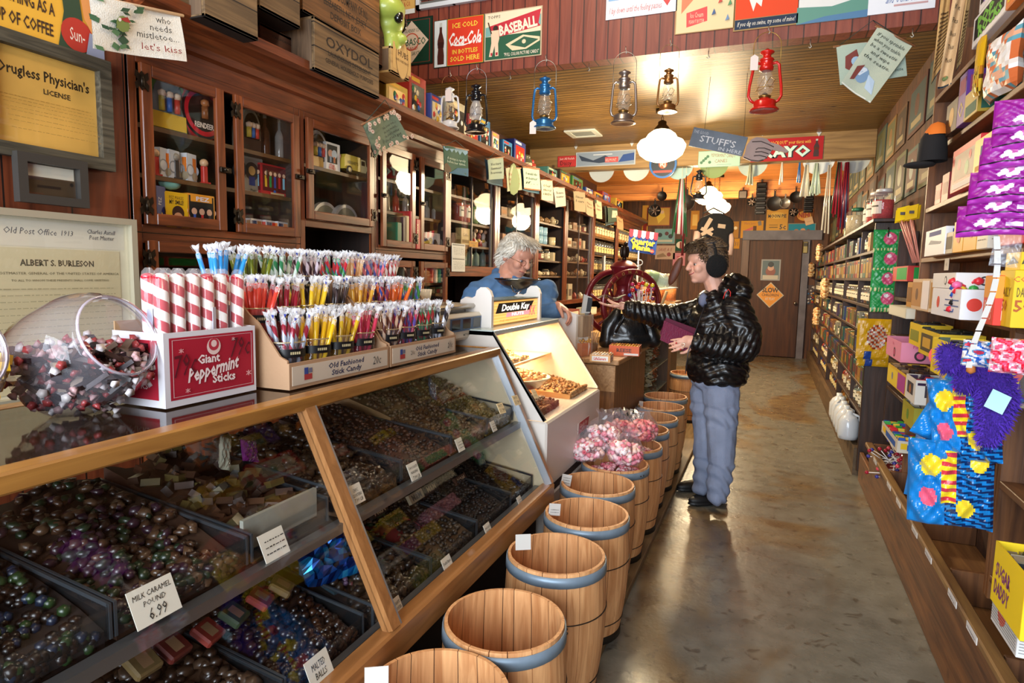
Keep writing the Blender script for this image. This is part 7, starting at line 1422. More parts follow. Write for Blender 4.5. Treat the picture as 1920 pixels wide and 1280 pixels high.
# purple plush
pl_=M('3c1a8a',.9,bump=1,bs=150); c=at(1822,700,'y',1.98)
r=root('plush_toy','fuzzy dark purple plush arm with a small orange spot draped over the blue bags','plush toy',c)
me=blob([('c',[(-.075,0,.055),(-.03,0,.04),(.0,0,.03),(.05,0,.0),(.075,0,-.06),(.07,0,-.13),(.06,0,-.18)],[.028,.032,.045,.055,.055,.045,.03]),('c',[(-.03,0,.04),(-.075,-.01,.02)],[.03,.024]),('c',[(0,0,.03),(-.02,0,-.03)],[.045,.03])],.007,3,pl_); obj_from(me,'plush_body',r)
R=random.Random(3); b=B()
vs=me.vertices
for k in range(0,len(vs),2):
    v=vs[k]; p=Vector(v.co); n=Vector(v.normal); t=n.orthogonal().normalized()*.003; tip=p+n*.014+Vector((R.uniform(-.006,.006),R.uniform(-.006,.006),R.uniform(-.01,.002)))
    b.add([p-t,p+t,tip],[(0,1,2)],M('4a24a0',.9))
b.build('fur',r,kind='stuff'); b=B(); b.ball((-.018,-.055,.018),.015,M('c87838',.7)); b.build('orange_spot',r); b=B(); b.prism([(0,0),(.05,-.02),(.03,-.07),(-.02,-.05)],(.04,-.075,-.03),X,Z,(0,.002,0),M('a8d0e0',.5)); b.build('price_sticker',r); r.scale=(.80,.85,.92)
crinkle('candy_bag','white and blue candy bag lying on the near shelf above the plush','candy bag',.11,.06,.05,None,90,loc=at(1856,690,'y',1.72),rot=(-.2,0,-.4),amp=.5,N=26,mats=lambda u,v,s:M(['2060b8','e8e8f0','e8e8f0','3a90c8','c83850'][int(abs(math.sin(u*7+v*5)+.35*math.sin(v*15-u*9))*3.6)],.25))
crinkle('candy_bag','pink and red candy bag at the right edge above the plush','candy bag',.10,.075,.05,None,91,loc=at(1908,702,'y',1.62),rot=(-.1,0,-.4),amp=.5,N=26,mats=lambda u,v,s:M(['e85070','d82038','f0a0b0','e8e0e8','e86080'][int(abs(math.sin(u*8+v*5)+.35*math.sin(v*17-u*11))*3.6)],.25))
place(p_jar(.06,.14,'a89878','c8c8c8',fill=.1),'glass_jar','round clear glass jar on the shelf above the pink candy bag','jar',(.66,2.05,1.071),0)
# green gummy strip and gingerbread bags on the end panel
def green(u,v,s):
    if (u-.6)**2*1.2+(v-.6)**2<.075: return M('e05880' if (u-.55)**2+(v-.72)**2>.008 else 'f0e8e8',.3)
    if v<.2 and math.sin(u*50)>.3: return M('e8e0a0',.3)
    return M('28a050',.3)
e=at(1660,500,'y',4.99)
pouch_strip(e.x,4.985,at(1660,430,'y',4.98).z,4,.17,.155,.135,green,'gummy_pouch','%s green pouch with a pink creature in the strip on the dark end panel','candy pouch','green gummy pouches on the end panel',dx=.008,tilt=-.03,rz=.08,seed=400)
def ging(u,v,s):
    if (u-.52)**2*1.3+(v-.55)**2<.10: return M(['b84818','d86828','8a3010','c8b8a0'][int(abs(math.sin(u*19+v*27))*3.9)],.3)
    if v<.18 and (u-.3)**2<.01: return M('2a4a9a',.3)
    return M('e0a818',.3)
for i,(py,l) in enumerate(((682,'lower yellow gingerbread bag, mostly covered'),(668,'upper yellow gingerbread bag hanging on the dark end panel'))):
    crinkle('cookie_bag',l,'candy bag',.235,.28-.0*i,.03,None,95+i,loc=(e.x-.012-.015*i,4.985-.035*i,at(1648,py,'y',4.98).z-.02),rot=(-.03,0,.06),amp=.25,mats=ging,N=20)
b=B(); b.tube([(e.x,5.02,1.74),(e.x,4.99,1.76),(e.x,4.97,1.73),(e.x,4.98,1.70)],.004,M('2a2420',.4,.8)); b.build('hook',TU)
b=B(); b.cyl((e.x,4.99,1.06),(e.x,4.99,.90),.003,M('b82020',.4)); b.build('cord',label='thin red cord hanging between the green and yellow bags',cat='cord')
# yellow candy lollies on pink sticks
b=B(); R=random.Random(6)
for k in range(9):
    p0=at(1727,500,'x',.72); a=Vector((.70,p0.y+.02*k-.06,1.50)); d=Vector((-.05+R.uniform(-.03,.03),R.uniform(-.02,.10),.22)); b.cyl(a,a+d,.004,M('d88a78',.4),n=6)
    q=a+d; b.prism([(-.03,0),(.03,.005),(.033,.075),(-.028,.07)],q,(.8*1,-.6,.1),Z,(.004,.004,0),M(['e8c418','d8b020'][k%2],.3)); b.box(q.x-.01,q.x+.012,q.y-.012,q.y-.008,q.z+.03,q.z+.045,M('3a2a20',.4))
b.build('stick_lollies',label='bunch of yellow wrapped lollies on pink sticks at the far end of the candy shelf',cat='candy')
# jars on top of the tall shelf
for i,(px,r_,h,c,lid,l) in enumerate(((1677,.07,.22,'c02028','e0dcd8','first red-filled jar with white lid on top of the tall shelf'),(1655,.075,.23,'c82428','e0dcd8','second, larger red-filled jar with white lid'),(1632,.06,.21,'e8e4e0','3a3430','white-labelled jar with black lid, left of the red jars'))):
    y=[5.2,5.45,5.75][i]; place(p_jar(r_,h,c,lid,lab='d8c8c0'),'glass_jar',l,'jar',(.70,y,1.826),WR+.5)
place(p_jar(.10,.26,'b8a888','2a6a50',fill=.9,lidr=.5),'glass_jar','big clear jar with dark green lid on top of the tall shelf','jar',(.72,6.9,1.826),0)
place(p_box(.16,.14,.10,'2a7a60',[('r',.1,.3,.9,.6,'c8e0d0')]),'small_box','green card sign box on the lid of the big clear jar','box',(.72,7.2,1.826),WR)
R=random.Random(9)
TC=['3a5430','5e2018','96742c','22386a','402c50','968e74','20504a','5e4020','8a2c20','3c3026','94602a']
CN=dict(zip(TC,['green','dark red','gold','blue','purple','cream','teal','brown','red','dark brown','orange']))
PB={}
def tallrow(bay,y0,y1,zi,z,n,kinds,hm):
    for i in range(n):
        k=kinds[R.randrange(len(kinds))]; c=R.choice(TC); y=y1-(y1-y0)*(i+.5)/n; w_=(y1-y0)/n*.86; key=(k,c,round(hm,2),round(w_,2))
        if key not in PB:
            PB[key]=p_box(w_,.14,hm,c,[('r',.12,.25,.88,.75,R.choice(TC)),('r',.2,.8,.8,.9,R.choice(TC))]) if k=='b' else p_bottle(min(w_*.46,.04),hm*1.05,c,'c8b060',lab='d8c890',tr=False) if k=='g' else p_jar(min(w_*.46,.06),hm,c,'b0a890',lab='e0d8c0')
        nm={'b':('packet_box','box'),'g':('bottle','bottle'),'j':('glass_jar','jar')}[k]
        place(PB[key],nm[0],'%s %s, %s from the door end, %s shelf, %s bay'%(CN[c],nm[1],['first','second','third','fourth','fifth','sixth','seventh','eighth','ninth','tenth'][i],['top','second','third','fourth','fifth','sixth','seventh','bottom'][zi],bay),nm[1],(.665+.07,y,z+.0005),WR,'goods in the tall dark shelf')
zt=(1.62,1.42,1.22,1.02,.82,.62,.42,.22); kd=('bj','b','j','jb','bj','b','jg','g')
for bn_,y0,y1,n in (('nearest',5.10,5.88,5),('second',5.94,6.96,7),('third',7.04,8.26,8),('fourth',8.34,9.76,8),('farthest',9.84,11.55,8)):
    for zi,z in enumerate(zt if bn_!='nearest' else zt[:-1]): tallrow(bn_,y0,y1,zi,z,n,kd[zi],[.14,.15,.14,.13,.13,.14,.15,.17][zi])
# milk-white jugs on the floor shelf edge
R=random.Random(31)
for i in range(5):
    b=B(); b.lathe([(.001,0),(.065,0),(.072,.03),(.072,.13),(.05,.17),(.022,.19),(.022,.215),(.001,.215)],M('d8dce0',.25,coat=.3),n=18); b.tube([(.02,0,.19),(.07,0,.17),(.072,0,.11)],.01,M('d8dce0',.25),6)
    place([('jug',b.mesh('jug'))],'plastic_jug','white plastic jug, %s from the dark end panel'%ordn[i],'jug',(.595,5.25+i*.19,.222),R.uniform(0,6),'white jugs at the foot of the tall shelf')
# vintage signs and banners high on the right wall
g='old framed signs on the right wall'
R=random.Random(12); SC=['5a5a3c','46524a','573c24','7a5a2e','3c2e22','344040','6c6c50','4c2618']
rows_=[(2.55,.30),(2.20,.30),(1.90,.0)]
k=0
for zb_,_ in ((2.42,0),(2.0,0)):
    y=4.4
    while y<11.5:
        w_=R.uniform(.35,.55); h=R.uniform(.30,.38); c=R.choice(SC); c2=R.choice([x for x in SC if x!=c]); nm=dict(zip(SC,['olive','grey-green','brown','ochre','dark brown','slate','khaki','rust']))[c]; k+=1
        b=B(); plate(b,w_,h,[('r',.06,.08,.94,.92,c2),('c',.5,.55,.22,c),('r',.2,.15,.8,.28,'8a7c5c')],(0,0,0),-Y,Z,c,.008)
        if zb_+h<CZ: o=b.build('wall_sign',label='%s old sign, %s row on the right wall, %s from the header'%(nm,'upper' if zb_>2.2 else 'lower',(['first','second','third','fourth','fifth','sixth','seventh','eighth','ninth','tenth','eleventh','twelfth','thirteenth','fourteenth','fifteenth']+['last']*9)[k-1 if zb_>2.2 else k-k0]),cat='sign',group=g); o.location=(XW-.010,y+w_,zb_)
        y+=w_+R.uniform(.02,.12)
    k0=k+1
# cap and banners hanging near the shelves
ct=at(1748,290,'x',.62); r=root('knit_cap','black and orange knitted cap hanging from the second shelf','cap',ct)
b=B(); b.lathe([(.001,.11),(.03,.105),(.05,.07),(.055,.02),(.058,-.03)],M('141214',.9),n=18); b.build('crown',r); b=B(); b.ball((-.05,-.02,-.045),.05,M('141214',.9),(1.3,1,.3),2); b.build('peak',r); b=B(); b.lathe([(.001,.15),(.025,.14),(.045,.11),(.05,.09)],M('d8701c',.8),n=16,c=(.01,0,-.01)); b.build('orange_top',r)
for i,(tl,tr,br,bl,c,l,tx) in enumerate([((1765,-10),(1783,-10),(1770,120),(1745,160),'b89058','tan and black long banner hanging nearest the header on the right',0),((1788,-12),(1812,-12),(1782,160),(1756,168),'c8a478','cream long banner with a column of dark words, top right',1),((1812,-12),(1822,-12),(1800,120),(1790,140),'a88858','narrow folded banner behind the cream one, top right',0)]):
    cloth('motto_banner',l,0,0,'y',3.55+.12*i if 0 else 3.2-.1*i,[tl,tr,br,bl],c,[('r',0,0,1,.02,'1c2c38')]+([('t',t,.5,.86-.14*k_,.05,'2a1c14',{'w':.5}) for k_,t in enumerate(['If it','Fits','Bless','This','Mess'])]+[('c',.5,.10,.22,'6a7a48'),('c',.5,.12,.1,'a86838')] if tx else [('r',.1,.1+.05*q,.9,.12+.05*q,'5a4020') for q in range(14)]),rod=False,group='long banners top right')
# ================= people =================
def frame(D):
    return lambda px,py,dt=0: CAMP+(rt*((px-960)/FPX)+dn*((py-640)/FPX)+fw)*(D-dt)
Rh=Vector((CY,SY,0)); Th=Vector((SY,-CY,0))
def basis(f,up=Z):
    f=f.normalized(); l=up.cross(f).normalized(); u=f.cross(l); return Matrix((f,l,u)).transposed()
def face_parts(c,Bm,s,fem=False):
    T=lambda x,y,z: c+Bm@(Vector((x,y,z))*s); e=lambda p,r: ('e',T(*p),tuple(q*s for q in r),Bm)
    P=[e((0,0,.035),(.098,.076,.098)),e((.035,0,-.045),(.062,.056,.062)),e((.07,0,-.085),(.024,.026,.02)),e((.075,0,.045),(.026,.055,.035)),
       e((.066,.036,-.015),(.028,.024,.03)),e((.066,-.036,-.015),(.028,.024,.03)),('c',[T(.095,0,.028),T(.116,0,-.012)],[.010*s,.0145*s]),e((.105,.011,-.014),(.011,.008,.008)),e((.105,-.011,-.014),(.011,.008,.008)),
       e((.090,0,-.041),(.014,.024,.006)),e((.088,0,-.053),(.013,.021,.007)),e((-.005,.077,.0),(.018,.009,.030)),e((-.005,-.077,.0),(.018,.009,.030)),e((-.03,0,-.03),(.06,.06,.06))]
    return P
def face_details(r,c,Bm,s,iris,lip,brow,smile=.006):
    T=lambda x,y,z: c+Bm@(Vector((x,y,z))*s)
    for k in (1,-1):
        b=B(); b.ball(T(.0805,k*.031,.012),.0095*s,M('c8c0b8',.4),n=2); b.ball(T(.0885,k*.032,.011),.0062*s,M(iris,.2),n=2); b.build('eye',r)
        b=B(); b.tube([T(.088,k*.018,.018),T(.0915,k*.031,.021),T(.083,k*.045,.017)],.0022*s,M('a86a58',.6),5); b.build('eyelid',r)
        b=B(); b.tube([T(.094,k*.014,.036),T(.091,k*.032,.042),T(.078,k*.050,.038)],.0034*s,M(brow,.8),5); b.build('eyebrow',r)
    b=B(); b.tube([T(.090,-.026,-.047+smile),T(.1035,-.010,-.0475),T(.1035,.010,-.0475),T(.090,.026,-.047+smile)],.0030*s,M(lip,.4),6); b.build('mouth',r)
def hair(r,c,Bm,s,parts,m,mats,n,L,down,name='hair',seed=1,skip=None):
    T=lambda x,y,z: c+Bm@(Vector((x,y,z))*s)
    me=blob([('e',T(*p),tuple(q*s for q in rr),Bm) for p,rr in parts],.006,2,m); o=obj_from(me,name,r)
    R=random.Random(seed); b=B(); vs=me.vertices; Bi=Bm.inverted()
    for k in range(n):
        v=vs[R.randrange(len(vs))]; p=Vector(v.co); nn=Vector(v.normal); lc=Bi@(p-c)/s
        if skip and skip(lc): continue
        d=(nn*.03+(Bm@down(lc)).normalized()).normalized(); t=d.cross(nn).normalized()*.0026; q=p+nn*.002; m2=q+d*L*.5+nn*L*.05; e=q+d*L*R.uniform(.8,1.2)+nn*L*R.uniform(-.10,.02)+t*R.uniform(-3,3)
        mm_=mats[R.randrange(len(mats))]
        if lc.x>.062 and lc.z<.092: continue
        b.add([q-t,q+t,m2+t,m2-t,e],[(0,1,2,3),(3,2,4)],mm_)
    b.build('strands',o,kind='stuff'); return o
def hand(c,f,n,s,m,side=1,curl=.4,spread=.12,name='hand',parent=None,curls=None):
    "palm centre c, fingers along f, palm facing n, thumb on side"
    f=f.normalized(); n=(n-f*n.dot(f)).normalized(); l=f.cross(n)*side
    P=[('e',c,(.045*s,.040*s,.016*s),Matrix((f,l,n)).transposed()),('e',c-f*.03*s,(.03*s,.030*s,.018*s),Matrix((f,l,n)).transposed())]
    for i,(w,L,rr) in enumerate(((.030,.072,.0090),(.010,.080,.0092),(-.010,.074,.0088),(-.029,.058,.0078))):
        cu=(curls[i] if curls else curl); p=c+f*.036*s+l*w*s; d=(f+l*(w*spread/.03)).normalized(); pts=[p]; a=0
        for k,fr in enumerate((.45,.32,.26)):
            a+=cu*(1,1.1,.8)[k]; p=p+(d*math.cos(a)+n*math.sin(a))*L*fr*s; pts.append(p)
        P.append(('c',pts,[rr*s,rr*.95*s,rr*.88*s,rr*.75*s]))
    t0=c-f*.022*s+l*.026*s; P.append(('c',[t0,t0+(f*.5+l*.8+n*.25).normalized()*.036*s,t0+(f*.5+l*.8+n*.25).normalized()*.036*s+(f*.85+l*.25+n*.4).normalized()*.032*s,t0+(f*.5+l*.8+n*.25).normalized()*.036*s+(f*.85+l*.15+n*.5).normalized()*.056*s],[.015*s,.0115*s,.0105*s,.0085*s]))
    return P
# ---- the shopkeeper ----
D1=4.15; p=frame(D1)
ft=p(955,600); man=root('person','white-haired man in glasses and blue denim shirt, looking down behind the nut case','person',(ft.x,ft.y,.035))
def rel(me,o):
    for v in me.vertices: v.co-=o
    return me
O=man.location.copy()
def attach(me,name,parent=man,O=O): return obj_from(rel(me,O) if O is not None else me,name,parent)
skin=M('d89a80',.5,var=.08,vs=30); den=M('557ca8',.75,var=.14,vs=14,bump=.25,bs=220)
mf=(Rh*.66+Th*.70).normalized(); mf=(mf*.93+Z*-.36).normalized(); MB2=basis(mf,Z+Rh*.12); hc=p(966,484)
dummy=root('x','x','x'); bpy.data.objects.remove(dummy)
class Sub: pass
def subroot(P_): return P_
sh1,sh2=p(894,550,-.02),p(1024,546,.0); nk=p(952,520)
sk=face_parts(hc,MB2,1.13)+[('c',[hc+MB2@Vector((-.03,0,-.05)),p(948,528,-.01),p(946,545,-.02)],[.062,.062,.07])]
# trousers and legs stand behind the case
lg=[('c',[p(930,655,-.03),p(932,800,-.02),p(935,930,-.02)],[.13,.10,.07]),('c',[p(985,655,-.03),p(985,800,-.02),p(985,930,-.02)],[.13,.10,.07]),('e',p(957,650,-.03),(.19,.16,.14))]
hR=hand(p(893,574,.14),Rh*.8+Th*.3-Z*.2,-Z,.95,skin,1,.5)
hL=hand(p(1056,578,.22),Rh*.75+Th*.35-Z*.5,-Rh*.2-Z+Th*.1,1.12,skin,-1,.55)
sk+=hR+hL+[('c',[p(876,578,.10),p(889,575,.13)],[.032,.026]),('c',[p(1034,581,.19),p(1050,577,.215)],[.032,.030])]
me=blob(sk+[('c',[nk,p(950,640,-.02)],[.06,.1])]+[('c',[p(950,575,-.03),p(900,565,-.02),p(872,592,.0),p(876,578,.10)],[.07,.04,.03,.028]),('c',[p(970,575,0),p(1015,562,.0),p(1020,590,.08),p(1034,582,.19)],[.07,.035,.022,.026])],.0056,3,skin); attach(me,'body')
sw=[('c',[p(952,556,.0),p(950,600,-.0),p(952,660,-.03)],[.135,.175,.175]),('c',[p(945,533,-.06),p(905,548,-.03)],[.10,.085]),('c',[p(955,535,-.04),p(1008,550,.0)],[.10,.08]),('c',[p(940,520,-.09),p(948,530,-.05)],[.075,.09]),('e',p(950,600,.0),(.2,.17,.17)),
 ('c',[sh1,p(872,590,-.02),p(862,640,.02),p(880,600,.06),p(878,580,.10)],[.082,.072,.065,.058,.045]),('c',[sh2,p(1018,592,.08),p(1039,583,.19)],[.080,.076,.060])]
me=blob(sw,.009,3,den)
NS=[v.normal.copy() for v in me.vertices]
for v,vn in zip(me.vertices,NS):
    q=v.co; v.co=q+vn*(.006*math.sin(q.z*46+q.x*22)*math.sin(q.x*31+q.y*27)+.003*math.sin(q.z*90+q.y*40))
attach(me,'denim_shirt')
b=B(); 
for s in (-1,1):
    c0=p(947+s*14,527,.06 if s>0 else .055); b.prism([(0,0),(.055,.012),(.05,-.028),(.012,-.07)] if s>0 else [(0,0),(-.055,.03),(-.06,-.01),(-.012,-.07)],p(958+s*2,528,.13 if s>0 else .12),Rh,Z,Th*.006,den)
for i in range(3): b.ball(p(962-i*0,546+i*20,.185-.01*i),.005,M('e8e4dc',.3))
b.v=[tuple(Vector(v)-O) for v in b.v]; b.build('shirt_collar',man)
me=blob(lg,.014,3,M('2c3038',.8)); attach(me,'trousers')
hm=M('e0d6c4',.7,bump=.5,bs=90)
class H: pass
def shifted(fn):
    before=set(bpy.data.objects); fn(); 
    for o in set(bpy.data.objects)-before:
        if o.type=='MESH' and o.parent is man: rel(o.data,O)
        elif o.type=='MESH': rel(o.data,O)
shifted(lambda:face_details(man,hc,MB2,1.13,'3a4a60','a85a50','b8b0a4',-.001))
shifted(lambda:hair(man,hc,MB2,1.13,[((-.02,0,.06),(.098,.086,.088)),((-.05,0,.01),(.062,.082,.088)),((.035,.02,.112),(.055,.06,.034)),((.035,-.02,.112),(.055,.058,.034)),((.005,.070,.055),(.050,.018,.045)),((.005,-.070,.055),(.050,.018,.045)),((.066,.0,.112),(.022,.058,.018))],hm,[M('f0e8d8',.6),M('d8cebc',.6),M('fbf6ea',.6),M('c0b6a4',.6)],2600,.036,lambda q: Vector((.6 if q.z>.09 else -.5,q.y*4,-.9 if q.z<.1 else -.1))))
def specs():
    T=lambda x,y,z: hc+MB2@(Vector((x,y,z))*1.13); gm=M('8a7050',.25,1); g=root('eyeglasses','x','x'); 
    g.parent=man; del g['label']; del g['category']
    for k in (1,-1):
        b=B(); b.tube([T(.108-.010*abs(math.cos(t))*0,k*.034+.021*math.cos(t),.006+.016*math.sin(t)) for t in [2*PI*j/20 for j in range(20)]],.0013,gm,5,closed=True); b.build('lens_rim',g)
        b=B(); b.add([T(.108,k*.034+.021*math.cos(t),.006+.016*math.sin(t)) for t in [2*PI*j/20 for j in range(20)]],[tuple(range(20))],glassm('ffffff',.06,.02)); b.build('lens',g)
        b=B(); b.tube([T(.108,k*.055,.008),T(.06,k*.080,.010),T(.0,k*.084,.008),T(-.015,k*.084,-.012)],.0013,gm,5); b.build('temple_arm',g)
    b=B(); b.tube([T(.108,-.013,.008),T(.112,0,.012),T(.108,.013,.008)],.0013,gm,5); b.build('bridge',g)
shifted(specs)
# ---- the customer ----
D2=3.86; p=frame(D2); ft=at(1335,925,'z',0)
lady=root('person','woman in black puffer jacket and grey-blue jeans holding out money','person',(ft.x,ft.y,0)); man_=man; man=lady; O=lady.location.copy()
wf=(-Rh*.95+Th*.22-Z*.10).normalized(); WB=basis(wf); hc2=p(1322,497); skw=M('dca68e',.5,var=.06,vs=30)
sk=face_parts(hc2,WB,1.0,True)+[('c',[hc2+WB@Vector((-.035,0,-.05)),p(1342,545,.0),p(1348,560,-.02)],[.058,.056,.065])]
fw_dir=(-Rh*.9+Th*.1+Z*.02)
hM=hand(p(1156,573,-.12),-Rh-Z*.02+Th*.05,Z,.95,skw,1,.16,.1)
hW=hand(p(1288,640,.19),-Rh*.8-Z*.25+Th*.1,-Th*.9+Rh*.1,.95,skw,1,.28,.1)
sk+=hM+hW+[('c',[p(1165,573,-.12),p(1200,582,-.12)],[.026,.030]),('c',[p(1296,640,.19),p(1330,645,.18)],[.026,.032])]
# legs (shaped skin under the jeans) and torso keep the body one piece
sk+=[('c',[p(1345,560),p(1345,640),p(1345,710)],[.07,.11,.12]),('c',[p(1330,592,-.14),p(1262,600,-.155),p(1200,582,-.12)],[.045,.032,.028]),('c',[p(1372,580,.14),p(1392,655,.17),p(1330,645,.18)],[.055,.045,.034]),
     ('c',[p(1325,720,-.06),p(1328,810,-.05),p(1318,905,-.06)],[.07,.05,.035]),('c',[p(1355,720,.07),p(1352,815,.08),p(1345,925,.08)],[.07,.05,.035])]
attach(blob(sk,.0052,3,skw),'body',lady,O)
jk=M('0a0a0c',.36,coat=.12,bump=.15,bs=60)
js=[('e',p(1352,590,-.01),(.17,.205,.13),Matrix((Rh,Th,Z)).transposed()),('e',p(1350,640,.0),(.185,.215,.18),Matrix((Rh,Th,Z)).transposed()),('e',p(1345,690,.0),(.18,.205,.13),Matrix((Rh,Th,Z)).transposed()),('e',p(1332,620,.0),(.14,.18,.17),Matrix((Rh,Th,Z)).transposed()),('e',p(1345,708,.0),(.165,.195,.05),Matrix((Rh,Th,Z)).transposed()),
 ('c',[p(1328,585,-.14),p(1290,592,-.16),p(1250,596,-.155),p(1182,580,-.12)],[.098,.086,.080,.056]),
 ('c',[p(1378,585,.14),p(1398,625,.17),p(1396,652,.18),p(1350,650,.19),p(1308,642,.185)],[.098,.088,.084,.068,.050]),
 ('c',[p(1372,545,-.05),p(1388,540,.0),p(1392,550,.08)],[.062,.072,.055]),('c',[p(1350,545,-.08),p(1375,530,.0),p(1360,550,.08)],[.045,.06,.05]),('c',[p(1325,558,-.05),p(1322,562,.06)],[.045,.042]),('c',[p(1340,560,.1),p(1322,565,.06)],[.05,.042])]
me=blob(js,.009,3,jk)
A0,A1=p(1328,588,-.15),p(1184,580,-.12); F0,F1=p(1396,652,.18),p(1308,642,.185)
NS=[v.normal.copy() for v in me.vertices]
for v,vn in zip(me.vertices,NS):
    q=v.co.copy(); rr_=(q-p(1345,620)).dot(Rh); tt=(q-p(1345,620)).dot(Th)
    a=(q-A0).dot((A1-A0).normalized()); 
    if rr_<-.20: ph=a/.036+.35*math.sin((q.z)*30)
    elif tt>.13 and q.z<1.12 and q.z>.90: ph=(q-F0).dot((F1-F0).normalized())/.040+(q.z-1)*9
    else: ph=(q.z+.35*abs(rr_+.02)+.02*math.sin(tt*20))/.048
    fr=ph-math.floor(ph); h=math.sqrt(max(0,1-(2*fr-1)**2)); v.co=q+vn*(.016*h-.008+.003*math.sin(q.x*90+q.z*70)*math.sin(q.y*80))
attach(me,'puffer_jacket',lady,O)
jn=M('7c869e',.85,var=.12,vs=9,bump=.3,bs=260)
jl=[('e',p(1342,712),(.15,.17,.08),Matrix((Rh,Th,Z)).transposed()),('c',[p(1326,735,-.06),p(1326,815,-.05),p(1322,870,-.05),p(1316,912,-.06)],[.108,.084,.070,.060]),('c',[p(1352,735,.07),p(1353,815,.08),p(1352,870,.085),p(1346,926,.085)],[.110,.088,.074,.066])]
me=blob(jl,.009,3,jn)
NS=[v.normal.copy() for v in me.vertices]
for v,vn in zip(me.vertices,NS):
    q=v.co; k=max(0,.5-q.z); v.co=q+vn*(.0045*math.sin(q.z*22+q.x*40+3*math.sin(q.y*25))*(.5+k*1.2)+(.006*math.sin(q.z*75+5*math.sin(q.x*18+q.y*14)) if q.z<.30 or .52<q.z<.64 else 0)+.0015*math.sin(q.z*60+q.y*90))
attach(me,'jeans',lady,O)
b=B(); b.tube([p(1372,745,.10),p(1371,820,.11),p(1366,920,.11)],.0025,M('4e5a78',.9),4); b.v=[tuple(Vector(v)-O) for v in b.v]; b.build('side_seam',lady)
shm=M('0e0e10',.5)
for c in (at(1332,944,'z',0),at(1308,918,'z',0)):
    fd=(-Rh*.95+Th*.3).normalized(); l=Z.cross(fd); me=blob([('e',c+fd*.03+Z*.035,(.13,.048,.035),Matrix((fd,l,Z)).transposed()),('e',c-fd*.06+Z*.055,(.055,.045,.055),Matrix((fd,l,Z)).transposed()),('e',c+fd*.02+Z*.014,(.145,.052,.014),Matrix((fd,l,Z)).transposed())],.006,3,shm); attach(me,'shoe',lady,O)
hb=M('5c4630',.75,bump=.5,bs=80)
shifted(lambda:face_details(lady,hc2,WB,1.0,'4a4038','a84a4c','5a4634',.010))
shifted(lambda:hair(lady,hc2,WB,1.0,[((-.03,0,.065),(.105,.092,.092)),((.045,0,.105),(.062,.075,.042)),((-.075,0,.03),(.055,.082,.085)),((.07,.0,.095),(.035,.066,.028)),((-.02,0,.125),(.08,.07,.045)),((-.085,0,-.01),(.03,.06,.05))],hb,[M('5c4630',.6),M('3a2a1e',.6),M('735a3c',.6),M('2a1e16',.6)],4200,.021,lambda q: Vector((.9 if q.x>0.02 else -.7,q.y*5,.1 if q.z>.1 else -.6)),seed=5))
b=B(); T=lambda x,y,z: hc2+WB@Vector((x,y,z))
em_=root('earmuffs','x','x'); em_.parent=lady; del em_['label']; del em_['category']
for k in (1,-1):
    me=blob([('e',T(-.018,k*.100,-.008),(.068,.040,.070),WB)],.006,1,M('0a0a0b',.95,bump=1,bs=120)); o=obj_from(rel(me,O),'ear_pad',em_)
b.tube([T(-.02,.102*math.cos(t),.0+.175*math.sin(t)) for t in [PI*j/14 for j in range(15)]],.010,M('0c0c0c',.9),6); b.v=[tuple(Vector(v)-O) for v in b.v]; b.build('headband',em_)
b=B(); b.tube([p(1356,560,.155),p(1360,548,.16),p(1366,542,.155),p(1370,548,.155),p(1369,556,.155)],.0028,M('d83028',.4),5); b.v=[tuple(Vector(v)-O) for v in b.v]; b.build('red_drawcord',lady)
b=B(); b.tube([p(1322,570,.16),p(1308,610,.19),p(1290,660,.205),p(1285,700,.19)],.003,M('3a3a40',.3,.5),5); b.v=[tuple(Vector(v)-O) for v in b.v]; b.build('zip',lady)
b=B(); b.ball(p(1318,562,.10),.03,M('6a7088',.8),(1,.6,1.6)); b.v=[tuple(Vector(v)-O) for v in b.v]; b.build('inner_collar',lady)
# nails and ring
b=B(); f=p(1281,646,.225); b.tube([f+Vector((.009*math.cos(t),0,.009*math.sin(t))) for t in [2*PI*j/12 for j in range(12)]],.0016,M('d8d0b8',.2,1),5,closed=True); b.v=[tuple(Vector(v)-O) for v in b.v]; b.build('ring',lady)
for dx,dy in ((1268,643),(1276,655)):
    b=B(); b.ball(p(dx,dy,.215),.006,M('c02028',.2)); b.v=[tuple(Vector(v)-O) for v in b.v]; b.build('red_nail',lady)
# wallet, banknotes, bag
wm=M('6e1238',.45,bump=.2,bs=120); U=(Rh*.93-Z*.32).normalized(); V=Vector((0,0,1)); V=(V-U*V.dot(U)).normalized()
w0=p(1238,627,.165); r=root('wallet','open dark magenta wallet held in the woman\'s near hand','wallet',w0)
for k,(dd,m_) in enumerate(((0,wm),(-.022,M('5a0e2e',.45)))):
    b=B(); b.prism([(0,.0),(.19,.0),(.19,.105),(.0,.105)] if k else [(.01,-.03),(.19,-.045),(.185,.07),(-.01,.085)],Th*dd,U,V,Th*.006,m_); b.build('cover',r)
b=B(); b.prism([(.02,-.02),(.185,-.03),(.18,.06),(.02,.07)],Th*-.012,U,V,Th*.004,M('d8d4c0',.7)); b.build('paper_inside',r)
r0_=p(1120,568,-.10); b=B()
for k in range(3):
    n_=5; G=[[r0_+Rh*(.02*k+.13*i/n_)+Th*(-.03+.065*j+.01*k)+Z*(.030+.008*k+.012*math.sin(i*1.1+k)) for i in range(n_+1)] for j in (0,1)]
    b.add([g for row in G for g in row]+[g+Z*.001 for row in G for g in row],[(i,i+1,n_+2+i,n_+1+i) for i in range(n_)]+[(12+i,12+n_+1+i,12+n_+2+i,12+i+1) for i in range(n_)],M(['a8b098','98a488','b8bca8'][k],.8))
b.v=[tuple(Vector(v)-r0_) for v in b.v]; o=b.build('banknotes',label='folded green-grey banknotes on the woman\'s outstretched palm',cat='money'); o.location=r0_
